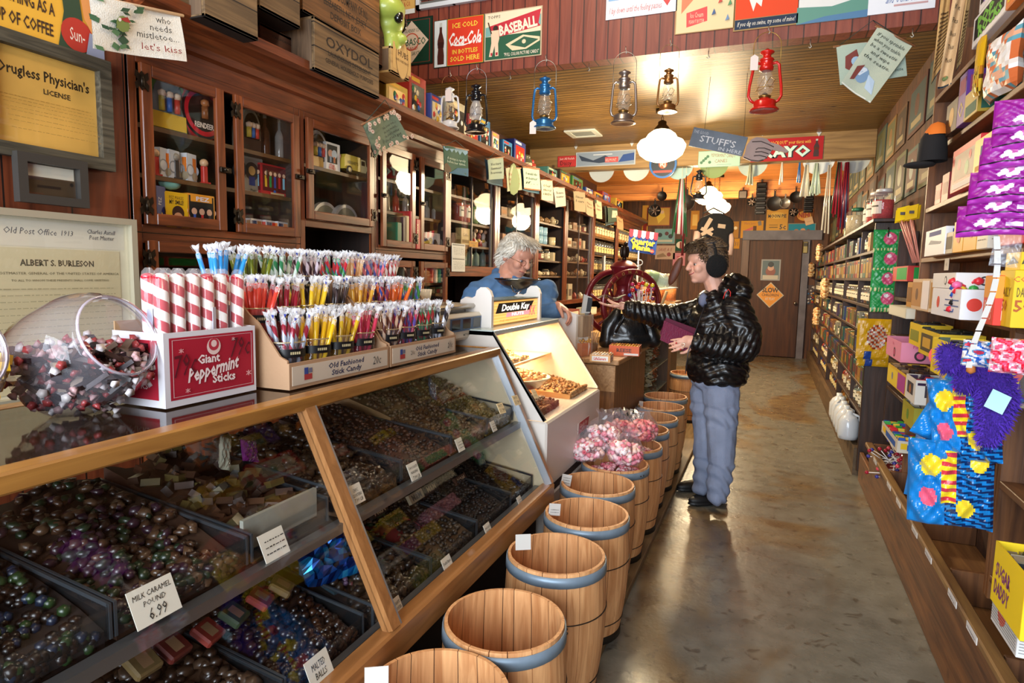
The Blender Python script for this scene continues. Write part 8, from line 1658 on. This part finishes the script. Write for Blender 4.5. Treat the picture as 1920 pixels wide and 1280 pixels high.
q=frame(4.42); bg=q(1180,640); r=root('handbag','large black leather handbag standing on the wooden counter','bag',(bg.x,bg.y,.895)); lm=M('0c0c0e',.35,coat=.25,bump=.3,bs=40)
hb_=.30; me=blob([('e',Vector((0,0,.10)),(.14,.07,.10),Matrix((Rh,Th,Z)).transposed()),('e',Vector((.0,0,.06)),(.17,.075,.07),Matrix((Rh,Th,Z)).transposed()),('e',Rh*.02+Z*.19,(.10,.045,.09),Matrix((Rh,Th,Z)).transposed()),('c',[Rh*-.15+Z*.04,Rh*-.12+Z*.15,Rh*-.08+Z*.22],[.05,.05,.035]),('c',[Rh*.15+Z*.05,Rh*.12+Z*.16,Rh*.08+Z*.24],[.05,.05,.035])],.008,2,lm)
NS=[v.normal.copy() for v in me.vertices]
for v,vn in zip(me.vertices,NS): v.co=v.co+vn*.006*math.sin(v.co.z*30+v.co.x*18)*math.sin(v.co.x*26); v.co.z=max(v.co.z,.004)
obj_from(me,'leather_body',r); r.scale=(1.1,1.1,1.12)
for s in (-1,1):
    b=B(); b.tube([Rh*(-.10)+Th*s*.05+Z*.10,Rh*(-.05)+Th*s*.06+Z*.20,Rh*(.0)+Th*s*.05+Z*.27,Rh*(.06)+Th*s*.055+Z*.20,Rh*(.10)+Th*s*.05+Z*.10],.008,lm,6); b.build('handle',r)
b=B(); b.box(-.012,.012,-.003,.003,0,.03,M('b89858',.3,1)); o=b.build('brass_plate',r); o.location=Rh*-.06+Th*.07+Z*.22
man=man_
# ================= register counter and what stands on it =================
CX=-.845; CTZ=.895
bdb=wood('6a4020','a06c3c','z',6,.45,.028,'y',gap='3a2010',pv=.12); top_=wood('9a6c40','c89a68','y',5,.4,coat=.2)
ct_=root('register_counter','beadboard-fronted wooden counter with a pale top, beyond the nut case','counter',(0,0,0))
b=B(); b.box(-1.28,CX,3.74,4.74,.036,.86,bdb,.003); b.build('beadboard_body',ct_)
b=B(); b.box(-1.30,CX+.03,3.70,4.76,.865,.895,top_,.004); b.build('counter_top',ct_)
b=B(); b.box(-1.28,CX+.005,3.715,3.739,.70,.86,top_); b.build('end_cleat',ct_)
def onct(px,py,z=CTZ): return at(px,py,'z',z)
def cbx(px,py,w_,d,h,col,els,lab,fill,rz=PI/2-.25,side=None):
    q=onct(px,py); parts=p_box(w_,d,h,col,els,True,side=side); b=B(); R=random.Random(len(lab)); b.box(-w_/2+.004,w_/2-.004,-d/2+.004,d/2-.004,.004,h*.8,M(fill[0],.5))
    for i in range(int(w_/.018)):
        for j in range(4): b.cyl((-w_/2+.014+i*.018,-d/2+.012+j*(d-.02)/3.2,h*.86),(-w_/2+.014+i*.018,-d/2+.03+j*(d-.02)/3.2,h*.9),.010,M(R.choice(fill),.25,.3),n=7)
    parts.append(('sweets',b.mesh('sweets'))); return place(parts,'candy_box',lab,'candy box',(q.x,q.y,CTZ),rz,'candy boxes on the register counter')
cbx(1128,676,.12,.14,.042,'d8a060',[('r',.1,.15,.9,.85,'e8e4dc'),('t','LifeSavers',.5,.5,.4,'c83028',{'w':.6,'b':.03})],'low orange and white sweets box at the near corner of the counter',['e8dcd0','d8c8b8','e0a868'],rz=.10)
cbx(1172,664,.19,.15,.062,'d85a18',[('t','REESE',.5,.55,.36,'5a2408',{'w':.5,'b':.03}),('r',.5,.05,.98,.25,'e8e0d8')],'bright orange box of gold-wrapped peanut butter cups',['e0a828','d89018','8a4018'],rz=.1)
q=onct(1112,668); b=B(); b.box(-.025,.025,-.06,.06,0,.26,glassm('e8e0d0',.2,.1)); r=place([('case',b.mesh('case'))],'clear_dispenser','tall clear plastic dispenser with gold-wrapped sweets at its foot','dispenser',(q.x-.06,q.y+.0,CTZ),-.3)
b=B(); b.box(-.018,.018,-.05,.05,.12,.25,wood('8a6a48','b89468','z',6,.5)); R=random.Random(2)
for k in range(14): b.ball((R.uniform(-.015,.015),R.uniform(-.05,.05),.085+R.uniform(0,.02)),.011,M('e0a828',.25,.4))
b.box(-.018,.018,-.05,.05,.0,.08,M('d87838',.5)); o=b.build('wooden_insert',None,'wood-backed stack of gold sweets inside the clear dispenser','sweets'); o.location=(q.x-.06,q.y,CTZ+.001); o.rotation_euler.z=-.3
# white computing scale at the far end of the nut case
sx=at(1078,640,'y',3.62); r=root('computing_scale','white drum-shaped counter scale between the nut case and the clear dispenser','scale',(-1.19,3.86,CTZ)); wm2=M('dcd4cc',.35)
b=B(); b.prism([(-.16,0),(.16,0),(.17,.06),(.145,.17),(.10,.255),(.02,.28),(-.07,.25),(-.14,.16)],(0,-.09,0),Rh,Z,Th*-.14+Y*0,wm2); b.build('fan_body',r)
b=B(); b.prism([(-.155,.005),(.155,.005),(.135,.17),(.095,.245),(.02,.27),(-.065,.24),(-.135,.155)],(0,-.092,0),Rh,Z,Th*.004,M('e8e0d8',.3)); b.build('front_plate',r)
q=at(1099,570,'y',3.86); r=root('card_reader','grey and black card reader on a stalk beside the customer\'s hand','card reader',(q.x,q.y,1.16)); b=B(); b.prism([(-.03,0),(.025,.0),(.035,.10),(-.015,.12)],(0,0,0),Rh,Z,Th*-.03,M('a8a49c',.4)); b.build('reader_body',r); b=B(); b.prism([(.0,.01),(.03,.01),(.04,.095),(.01,.10)],Th*.001,Rh,Z,Th*.004,M('181818',.3)); b.build('keypad',r); b=B(); b.cyl((0,.02,.01),(0,.02,-.264),.012,M('8a8880',.4)); b.build('stalk',r)
q=onct(1140,640); b=B(); b.lathe([(.001,0),(.03,0),(.04,.07),(.036,.07)],M('6a4a30',.6),n=14); R=random.Random(4)
for k in range(18): b.cyl((R.uniform(-.02,.02),R.uniform(-.02,.02),.03),(R.uniform(-.045,.045),R.uniform(-.045,.045),.14),.003,M('c09468',.6),n=4)
place([('cup',b.mesh('cup'))],'stick_cup','cup of brown wooden stir sticks in front of the black handbag','cup',(-1.05,3.95,CTZ))
# second counter with glass shelves
c2=root('glass_shelf_counter','low counter with glass shelves of bagged candy under the coffee grinder','counter',(0,0,0)); wk=wood('4a3420','6e4e30','z',5,.5)
b=B(); b.box(-1.5,-.87,4.79,6.1,.86,.89,wood('a07c4c','c8a068','x',5,.4),.003); b.build('counter_top',c2)
b=B(); b.box(-1.5,-1.15,4.79,6.1,.036,.86,wk); b.build('back_case',c2)
for y in (4.79,6.08): b=B(); b.box(-1.149,-.87,y,y+.02,.036,.86,wk); b.build('side_panel',c2)
for z in (.62,.40): b=B(); b.box(-1.149,-.87,4.811,6.079,z,z+.008,glassm('c8e0d8',.25,.05)); b.build('glass_shelf',c2)
R=random.Random(8)
for zi,z in enumerate((.629,.409,.05)):
    for i in range(4):
        col=['c8b048','6a5a40','a8a890','8a4a30'][i]; crinkle('candy_bag','clear %s candy bag, %s from the left on the %s glass shelf under the grinder'%(['yellow','brown','grey','rust'][i],ordn[i],['upper','lower','bottom'][zi]),'candy bag',.22,.17,.09,None,500+i+zi*7,loc=(-1.0,4.98+i*.31,z),rot=(0,0,PI/2),amp=.5,mats=lambda u,v,s,col=col:M([col,'a8a8a0','4a4438',col][int(abs(math.sin(u*19+v*31))*3.9)],.25))
# red coffee grinder
D3=5.15; pf=frame(D3); g0=pf(1165,632); G=root('coffee_grinder','antique crimson two-wheel coffee grinder with gold lettering','coffee grinder',(g0.x,g0.y,.891)); red=M('6e1420',.35,.2,coat=.4,bump=.1,bs=30); ax=(Th*.93+Rh*.36).normalized(); wu=(Z.cross(ax)).normalized(); C0=Z*.29
gold=M('b89858',.4,.6)
for k,off in enumerate((.13,-.15)):
    c=C0+ax*off; b=B(); Rw=.275
    b.rings([[c+(wu*math.cos(t)+Z*math.sin(t))*rr_+ax*zz for rr_,zz in ((Rw-.045,-.014),(Rw-.03,-.022),(Rw-.004,-.018),(Rw,0),(Rw-.004,.018),(Rw-.03,.022),(Rw-.045,.014))] for t in [2*PI*j/56 for j in range(57)]],red,False,True)
    b.build('flywheel_rim',G)
    for j in range(5):
        t=2*PI*j/5+.3; d=wu*math.cos(t)+Z*math.sin(t); e=wu*-math.sin(t)+Z*math.cos(t); b=B()
        b.tube([c+d*.03,c+d*.10+e*.035,c+d*.16+e*.03,c+d*(Rw-.03)],[.012,.011,.011,.014],red,7); b.build('spoke',G)
        b=B(); b.ball(c+d*.13-e*.02,.017,red); b.build('spoke_knob',G) if k==0 else None
    b=B(); b.cyl(c-ax*.03,c+ax*.035,.035,red,n=18); b.build('hub',G)
    if k==0:
        b=B()
        for j,ch in enumerate('NATIONAL'):
            t=PI*.93-j*.24; d=wu*math.cos(t)+Z*math.sin(t); tg=wu*math.sin(t)-Z*math.cos(t); b.text(ch,c+d*(Rw-.035)+ax*.0235,tg,d,.024,gold,.02)
        b.build('gold_lettering',G)
b=B(); b.cyl(C0-ax*.18,C0+ax*.17,.018,M('4a1018',.4,.5),n=12); b.build('axle',G)
b=B(); b.lathe([(.12,0),(.11,.02),(.05,.05),(.04,.12),(.055,.2),(.09,.26),(.09,.32),(.06,.36),(.05,.40),(.06,.43)],red,n=26); b.build('mill_body',G)
b=B(); b.lathe([(.055,.43),(.075,.46),(.085,.50),(.10,.56),(.112,.575),(.112,.585),(.10,.59)],red,n=30); b.build('hopper',G)
b=B(); b.lathe([(.108,.586),(.085,.61),(.05,.628),(.02,.635),(.001,.635)],red,n=30); b.build('lid',G)
b=B(); m=M('2c2018',.4,.7); b.ball((0,0,.70),.03,m,(1,1,2),2); b.ball(Rh*.008+Z*.765,.018,m); 
for s in (-1,1): b.ball(Rh*s*.024+Z*.70,.02,m,(.7,.7,2.4),2)
b.ball((0,0,.645),.02,m); b.build('eagle_finial',G)
# lollipops
R=random.Random(5); lp0=frame(4.72)
for k in range(34):
    px,py=R.uniform(1178,1226),R.uniform(530,585); nm,c=R.choice([('red','c81c20'),('red','d83028'),('blue','2a3a98'),('purple','6a2048'),('orange','e8602c'),('yellow','d8c020'),('raspberry','b02050'),('white and red','d8a0a8')]); q=lp0(px,py,R.uniform(-.04,.04)); st=lp0(1203,622)
    b=B(); b.ball((0,0,0),.0165,M(c,.2,coat=.6),n=2); o=b.mesh('candy_ball'); b=B(); b.cyl((0,0,0),(st-q)*.92,.002,M('e8e4e0',.4),n=5); s_=b.mesh('stick')
    place([('candy_ball',o),('stick',s_)],'lollipop','%s round lollipop in the bunch before the crimson flywheel'%nm,'lollipop',q,0,'lollipops before the coffee grinder')
b=B(); b.lathe([(.001,0),(.05,0),(.055,.06),(.05,.06),(.045,.01)],glassm('f0f0f0',.15,.05),n=18); q=lp0(1203,622); place([('cup',b.mesh('cup'))],'lollipop_cup','small clear tub holding the lollipops','cup',(q.x,q.y,.891))
# Quarter Mania sign
q0=frame(5.75); a=q0(1176,470); U=(q0(1229,478)-a).normalized(); w_=(q0(1229,478)-a).length; V=(q0(1181,429)-a); h=V.length; V.normalize()
els=[('r',0,0,1,1,'1c3c80')]+[('r',i/7,.72,(i+1)/7,1,'c8283c' if i%2==0 else 'e8e4e0') for i in range(7)]+[('c',(i+.5)/7,.72,.07,'c8283c' if i%2==0 else 'e8e4e0') for i in range(7)]+[('t','Quarter',.5,.50,.26,'f0cc30',{'w':.86,'b':.04}),('t','Mania',.48,.24,.24,'f0cc30',{'w':.64,'b':.04}),('c',.86,.14,.09,'c83028'),('t','25c',.86,.14,.07,'f0e0d0')]
b=B(); plate(b,w_,h,els,(0,0,0),U,V,'1c3c80',.004); b.cyl((.1,.02,0),(.1,.02,a.z*-1+.891),.006,M('d8d8d8',.4),n=8); o=b.build('awning_sign',label='blue sign with yellow lettering under red and white awning stripes',cat='sign'); o.location=a
# tilted scoop jars on white wire rack
rk=frame(5.35); rb_=rk(1228,560); r=root('wire_rack','white wire rack beside the grinder','rack',(rb_.x,rb_.y,.891)); wt=M('e8e8e4',.35)
for s in (-.12,.12): b=B(); b.tube([Th*s+Rh*-.14+Z*.0,Th*s+Rh*-.14+Z*.44,Th*s+Rh*-.14+Z*.54],.005,wt,6); b.build('post',r)
for k in range(7): b=B(); b.tube([Rh*-.14+Th*(-.12+.04*k)+Z*.38,Rh*.16+Th*(-.12+.04*k)+Z*.42],.004,wt,5); b.build('shelf_wire',r)
b=B(); b.tube([Rh*-.14+Z*.5,Rh*-.14+Z*.60]+[Rh*(-.14+.022*math.sin(t))+Z*(.622-.022*math.cos(t)) for t in [2*PI*j/14 for j in range(15)]],.004,wt,6); b.build('ring_hook',r)
for k in range(3):
    q=rb_+Th*(.07-.09*k)+Rh*.0; b=B(); b.lathe([(.001,-.09),(.055,-.09),(.06,-.07),(.06,.05),(.045,.08),(.045,.10),(.001,.10)],glassm('e0f0e8',.25,.05),n=20,axis=Rh*.75-Z*.25+Th*.1); b.lathe([(.001,-.085),(.054,-.08),(.054,-.0),(.001,.0)],M(['8aa858','c8b040','b87838'][k],.5),n=16,axis=Rh*.75-Z*.25+Th*.1)
    place([('jar',b.mesh('jar'))],'slanted_jar','clear slanted candy jar, %s from the front on the white wire rack'%ordn[k],'jar',(q.x,q.y,.891+.485))
b=B(); b.ball((0,0,.12),.12,wood('5a2c18','7a4428','z',8,.5),(.30,.14,1.0),3,Matrix.Rotation(.35,3,'Y')); b.cyl((-.06,0,-.04),(-.16,0,-.33),.012,M('c8a878',.5),n=8); q=frame(5.0)(1266,520); place([('paddle',b.mesh('paddle'))],'wooden_paddle','oval dark wood paddle leaning between the rack and the woman','paddle',(q.x,q.y,q.z-.07))
b=B(); b.box(-1.35,-.88,6.45,6.95,1.12,1.15,top_); b.box(-1.33,-.90,6.47,6.93,.036,1.12,wk); b.build('jar_stand',label='plain brown wooden stand behind the second counter, carrying the orange candy jars',cat='stand')
for k in range(4):
    q=at(1268+13*(k%3),540,'y',6.55+.1*(k%2)+.0); place(p_jar(.06,.28,'d88038','c8c0b0',fill=.62),'candy_jar','tall glass jar of orange candy, %s beside the woman\'s face'%['leftmost','middle','rightmost','rear'][k],'jar',(min(q.x,-.95)-(.12 if k==3 else .0)-.13*(2-k if k<3 else 0),6.6+.18*(k==3),1.1505),0)
for k,(px,w_,h,c,l) in enumerate(((1234,.16,.10,'b8a878',''),(1252,.05,.22,'e0c890','pale wooden slat card holder behind the woman\'s sleeve'),(1212,.14,.12,'a8c8a0',''))):
    q=frame(5.2)(px,600 if k==0 else 610); place(p_box(w_,.05,h,c,[('r',.1,.6,.9,.8,'8a7a50')]),['pastry_box','card_holder','paper_bag'][k],['low tan box on the counter right of the flywheel',l,'mint green paper bag above the lollipops'][k],'box',(q.x,q.y+.1*k,.891),.4)
# ================= hanging goods =================
def tapers(px,pt,pb,y,cols,lab,n=8,spread=.05,r_=.009):
    a=at(px,pt,'y',y); z1=at(px,pb,'y',y).z; R_=root('candle_bundle',lab,'candles',a); R=random.Random(px)
    b=B(); b.cyl((0,0,0),(0,0,2.585 - a.z if a.z<2.58 else .02),.0025,M('d8c8a8',.6),n=4); b.build('wick_loop',R_)
    for k in range(n):
        t=(k/(n-1)-.5)*2 if n>1 else 0; L=(a.z-z1)*R.uniform(.9,1.0); b=B(); b.cyl((spread*t*.3,R.uniform(-.02,.02),-.02),(spread*t+.0,R.uniform(-.03,.03),-L),.005,M(cols[k%len(cols)],.35,coat=.3),r_,8); b.build('taper',R_)
tapers(1279,332,445,7.17,['1e5a3a','1e5a3a','8a1a30','e8e4e0','d8d0c8','8a1a30','b8b0b8'],'hanging bundle of green, red and white tapers left of the black sweatshirt',9,.075)
tapers(1408,305,348,7.17,['c8c8a8','b8b898'],'small pale bundle of tapers hanging from the beam',7,.03)
tapers(1467,300,347,7.17,['e8e0d0'],'single short white taper pair hanging from the beam',2,.012); tapers(1500,300,345,7.17,['3a78b8'],'blue taper pair hanging from the beam',2,.012)
tapers(1513,305,372,7.17,['e8e0c8','d8d0b8'],'white taper bundle left of the round white plate',6,.04); tapers(1532,302,368,7.17,['c8dcc0','d8e4d0'],'pale green taper bundle before the white plate',7,.045)
tapers(1556,305,440,7.17,['e8e0cc','e8dcc0'],'long cream tapers at the left of the red group',3,.03)
tapers(1575,300,410,7.17,['1e4a34','a01c2c','8a1828','a83040'],'red and dark green tapers, middle group near the right shelf',8,.05); tapers(1589,300,438,7.17,['7a1828','8a1a2c','3a4a70'],'long dark red tapers nearest the right shelf',8,.045)
tapers(1287,325,488,7.17,['5a1420'],'long burgundy pole candle hanging beside the sweatshirt',1,.0,.014)
lantern(1309,318,374,300,7.17,'20242c','dark blue-black lantern hanging from the beam before the second globe lamp',.4,.3,'6a6a70',wd=.5)
# paper plates fringe behind the beam
for i,px in enumerate((1130,1195,1275,1340,1412,1535,1600)):
    q=at(px,300,'y',7.3); b=B(); rr_=.15; b.lathe([(.001,0),(rr_*.7,.0),(rr_,.012)],M(['b8c0c0','c8d0cc','a8c8c8','8aa068','b8c8c0','e4ecf0','c0c4c0'][i],.5),n=26,axis=(0,-1,0)); o=b.build('round_plate',label='round pale plate behind the beam, %s from the left'%['first','second','third','fourth','fifth','sixth','seventh'][i],cat='plate',group='round plates fixed behind the beam'); o.location=(q.x,7.28,2.585+.03)
# sweatshirt on a hanger
sf=frame(6.9); s0=sf(1338,395); r=root('hanging_sweatshirt','black sweatshirt with cream motifs on a hanger, above the woman','clothing',s0); bk=M('0c0c10',.85,bump=.3,bs=90)
L=lambda x,y,d=0: sf(x,y,d)-s0
O_=L(1338,430,-.05); kk=6.9/FPX; out=[((x-1338)*kk,(430-y)*kk) for x,y in ((1329,401),(1347,401),(1352,404),(1364,409),(1370,418),(1371,436),(1363,438),(1361,426),(1363,470),(1314,470),(1316,426),(1313,438),(1305,436),(1307,418),(1312,409),(1324,404))]
me=blob([('p',(out,O_,Rh,Z,Th*.11,bk))],.012,3,bk); obj_from(me,'black_body',r)
for x in (1308,1368):
    b=B(); b.tube([L(x,434,.0),L(x+(-2 if x<1338 else 2),450,.0),L(x,478)],[.035,.04,.035],M('c8a898',.8),8); b.build('pale_sleeve',r)
b=B(); 
for x,y,w2,h2,an in ((1327,420,.022,.07,.5),(1325,434,.07,.018,.5),(1326,434,.07,.018,-.5),(1353,424,.04,.022,.1)): b.obox(L(x,y,.066),(w2*2,.012,h2*2),Matrix((Rh,Th,Z)).transposed()@Matrix.Rotation(an,3,'Y'),M('b8a088',.7))
b.build('cream_motif',r); b=B(); b.tube([L(1318,400),L(1338,390),L(1358,400)],.008,M('2a2a2a',.4)); b.cyl(L(1338,390),L(1338,390)+Z*(CZ-s0.z-(L(1338,390)).z),.003,M('2a2a2a',.4),n=4); b.build('hanger',r)
# cast iron pans on the far beam
iron=M('1e1c1c',.45,.6); PY=10.17
def skillet(px,py,r_px,lab,col=None,kind='r',deco=0):
    q=at(px,py,'y',PY); k=at(px+r_px,py,'y',PY).x-q.x; m=col or iron; b=B()
    if kind=='r': b.lathe([(.001,.004),(k*.86,.006),(k,.03),(k*.96,.03),(k*.84,.012),(.001,.010)],m,n=28,axis=(0,-1,0))
    elif kind=='s': b.box(-k,k,-.03,0,-k,k,m,.01); b.box(-k*.8,k*.8,-.032,-.029,-k*.8,k*.8,M('4a4038',.5,.3))
    else:
        for j in range(7): b.box(-k,k,-.05,-.005,-k*3.2+j*k*.93,-k*3.2+j*k*.93+k*.75,m,.015)
        b.box(-k,k,-.01,0,-k*3.2,k*3.2,m)
    if deco:
        for j in range(6): b.cyl((0,-.033,0),(k*.8*math.cos(j),-.033,k*.8*math.sin(j)),.012,M('4a3c34',.5,.3),n=5)
    p_=[('pan',b.mesh('pan'))]; b=B(); top=k*(1 if kind!='c' else 3.2); b.prism([(-k*.14,top-.01),(k*.14,top-.01),(k*.12,top+k*.7),(-k*.12,top+k*.7)],(0,-.02,0),X,Z,(0,.015,0),m); b.tube([(k*.12*math.sin(t),-.012,top+k*.75+k*.12*math.cos(t)) for t in [2*PI*j/12 for j in range(12)]],k*.05,m,5,closed=True); p_.append(('handle',b.mesh('handle')))
    place(p_,'iron_pan',lab,'pan',(q.x,PY,q.z),0,'cast iron pans hanging on the far beam')
skillet(1242,368,9,'small round iron skillet with a paper tag, leftmost on the far beam'); skillet(1288,380,15,'iron skillet half behind the green tapers'); skillet(1393,365,8,'small square iron pan','' and None or None,'s'); skillet(1410,379,9,'lattice iron trivet right of the square pan',None,'r',1)
skillet(1427,372,10,'left cornstick pan, a tall ladder of bars',None,'c'); skillet(1452,382,15,'wide black skillet right of the cornstick pan'); skillet(1472,381,10,'pale grey worn skillet',M('6a6660',.4,.6)); skillet(1492,370,12,'black skillet with white tag'); skillet(1488,398,9,'openwork iron trivet under the black skillet',None,'r',1); skillet(1517,372,9,'right cornstick pan behind the white tapers',None,'c'); skillet(1228,395,12,'openwork iron trivet at the far left',None,'r',1)
# ================= back wall signs =================
WY=YB-.012
def bs(x0,y0,x1,y1,c,els,lab,frame_=None): ysign((x0,y0),(x1,y1),WY,c,els,'wall_sign',lab,frame=frame_,t=.006,group=None)
bs(1215,390,1255,422,'c89848',[('p',[(.5,.1),(.8,.5),(.7,.95),(.55,.6),(.4,.5)],'e8c040'),('c',.66,.75,.1,'d8b090')],'red-framed picture of a figure in yellow on the back wall','8a2418')
bs(1229,430,1264,456,'78a0a0',[('c',.25,.6,.16,'2a2420'),('c',.6,.7,.14,'5a2018'),('c',.8,.5,.16,'201c1c'),('r',.1,.1,.9,.25,'c8c0a8')],'teal picture sign of several figures on the back wall','8a8a80')
bs(1229,460,1265,486,'c0a088',[('t','SAVE A 5',.5,.7,.22,'8a3028',{'w':.7,'s':.3}),('p',[(.1,.1),(.6,.2),(.4,.45),(.1,.3)],'8a6a48'),('c',.7,.35,.15,'8a3028')],'tan sign with a loaf and red writing on the back wall')
bs(1267,448,1285,470,'1e4a34',[('c',.5,.5,.36,'e0d0b8',.3),('r',.42,.2,.58,.75,'8a3028')],'small green sign with an oval picture on the back wall'); bs(1262,474,1284,498,'c88088',[('t','7',.5,.5,.5,'b82830')],'pinkish sign below the green oval sign')
bs(1205,385,1214,440,'c89038',[('r',.2,.1,.8,.5,'8a2a20')],'narrow amber strip sign at the left of the back wall'); bs(1296,395,1310,430,'c88838',[('r',.2,.2,.8,.8,'e8b860')],'amber sign half hidden by the sweatshirt sleeve')
bs(1390,414,1430,446,'d89838',[('p',[(.1,.25),(.6,.55),(.62,.7),(.1,.42)],'c84028'),('r',.55,.35,.7,.7,'6a4a30'),('p',[(.78,.7),(.92,.75),(.88,1),(.74,.95)],'6a6058'),('t','Mary Jane',.4,.85,.12,'a85a28',{'w':.5})],'amber sign with a red bar and brown figure')
bs(1371,447,1386,466,'c88a28',[('t','631',.5,.5,.4,'3a2410',{'w':.7})],'small amber number sign left of the door'); bs(1374,415,1384,446,'b88038',[('c',.5,.6,.1,'e8d0a0')],'narrow amber card with a bottle left of the red bar sign')
bs(1438,393,1476,433,'d8a048',[('c',.5,.72,.32,'e0b040',.16),('t','MOON PIE',.5,.70,.15,'2a2418',{'w':.84,'b':.03}),('t','5c',.78,.2,.22,'2a2418',{'b':.02}),('r',.15,.15,.55,.2,'8a6a40'),('r',.15,.27,.55,.3,'8a6a40')],'pale amber 5c sign with a yellow round, above the door')
bs(1491,392,1525,417,'7a4420',[('c',.5,.5,.48,'d89828',.36),('t','NEHI',.5,.56,.34,'a82818',{'w':.6,'b':.04})],'round-ended orange soda sign on the back wall'); bs(1479,420,1527,447,'2a88a0',[('c',.3,.5,.16,'a8683a'),('c',.55,.55,.16,'c88850'),('c',.75,.5,.14,'6a3028'),('r',.35,.15,.65,.4,'b82820'),('r',0,0,1,.06,'8a6a48')],'turquoise picture sign with several figures, right of the 5c sign','8a7a60')
b=B(); q=at(1511,423,'y',WY-.03); plate(b,.13,.13,[('r',.2,.4,.8,.45,'b8906a')],(0,0,0),(X+Z*.3),(Z-X*.3),'e0b890',.002); o=b.build('paper_tag',label='tilted cream paper tag hanging over the turquoise picture sign',cat='tag'); o.location=q
DY=YB-.058
ysign((1428,486),(1462,526),DY,'a8a8a8',[('r',.07,.06,.93,.94,'6a7a80'),('c',.5,.42,.22,'8a4a3a'),('c',.5,.6,.14,'c89a80'),('c',.5,.76,.13,'202428'),('r',.1,.06,.9,.25,'c8c0b0')],'door_picture','grey-bordered picture of a seated figure on the back door','picture',t=.004)
c=at(1444,553,'y',DY-.002); k=at(1470,553,'y',DY).x-c.x; b=B(); b.prism([(-k,0),(0,-k),(k,0),(0,k)],(0,0,0),X,Z,(0,.004,0),M('c8c0a8',.5)); b.prism([(-k*.92,0),(0,-k*.92),(k*.92,0),(0,k*.92)],(0,-.001,0),X,Z,(0,.001,0),M('e89828',.5)); b.text('SLOW',(0,-.0016,.05),X,Z,.08,M('2a2418',.5),.03,0,.27); b.text('CHILDREN',(0,-.0016,-.02),X,Z,.045,M('2a2418',.5),.01,0,.28); b.text('AT PLAY',(0,-.0016,-.09),X,Z,.045,M('d8d0c0',.5),.01,0,.16); o=b.build('slow_sign',label='orange diamond SLOW sign on the back door',cat='sign'); o.location=c
q=at(1510,462,'y',WY); b=B(); b.box(-.04,.04,-.08,0,-.12,.08,M('8a7848',.4,.5),.01); b.box(-.03,.03,-.085,-.079,.0,.06,M('3a3018',.5)); o=b.build('wall_box',label='small brass-coloured box on the door frame',cat='box'); o.location=q
q=at(1520,560,'y',YB); b=B(); R=random.Random(3); b.box(-.09,.09,-.02,0,0,.34,M('4a3a3a',.6))
for k in range(24): b.ball((R.uniform(-.08,.08),-.025,R.uniform(.02,.33)),.018,M(R.choice(['c83028','e8a030','3a6a9a','d8d0c8']),.5),(1,.4,1))
o=b.build('badge_card',label='hanging card of many small coloured badges right of the door',cat='badge card'); o.location=(q.x,YB-.003,q.z-.1)
for i,(px,py) in enumerate(((1535,470),(1520,500),(1545,540),(1530,590))):
    crinkle('snack_bag','tan snack bag, %s from the top, hanging at the far end of the tall shelf'%ordn[i],'candy bag',.16,.26,.07,None,600+i,loc=at(px,py+20,'x',.62),rot=(0,0,WR),amp=.4,mats=lambda u,v,s:M(['c89858','d8b078','a86838','e0c8a0'][int(abs(math.sin(u*13+v*17))*3.9)],.4),group='snack bags at the far end')
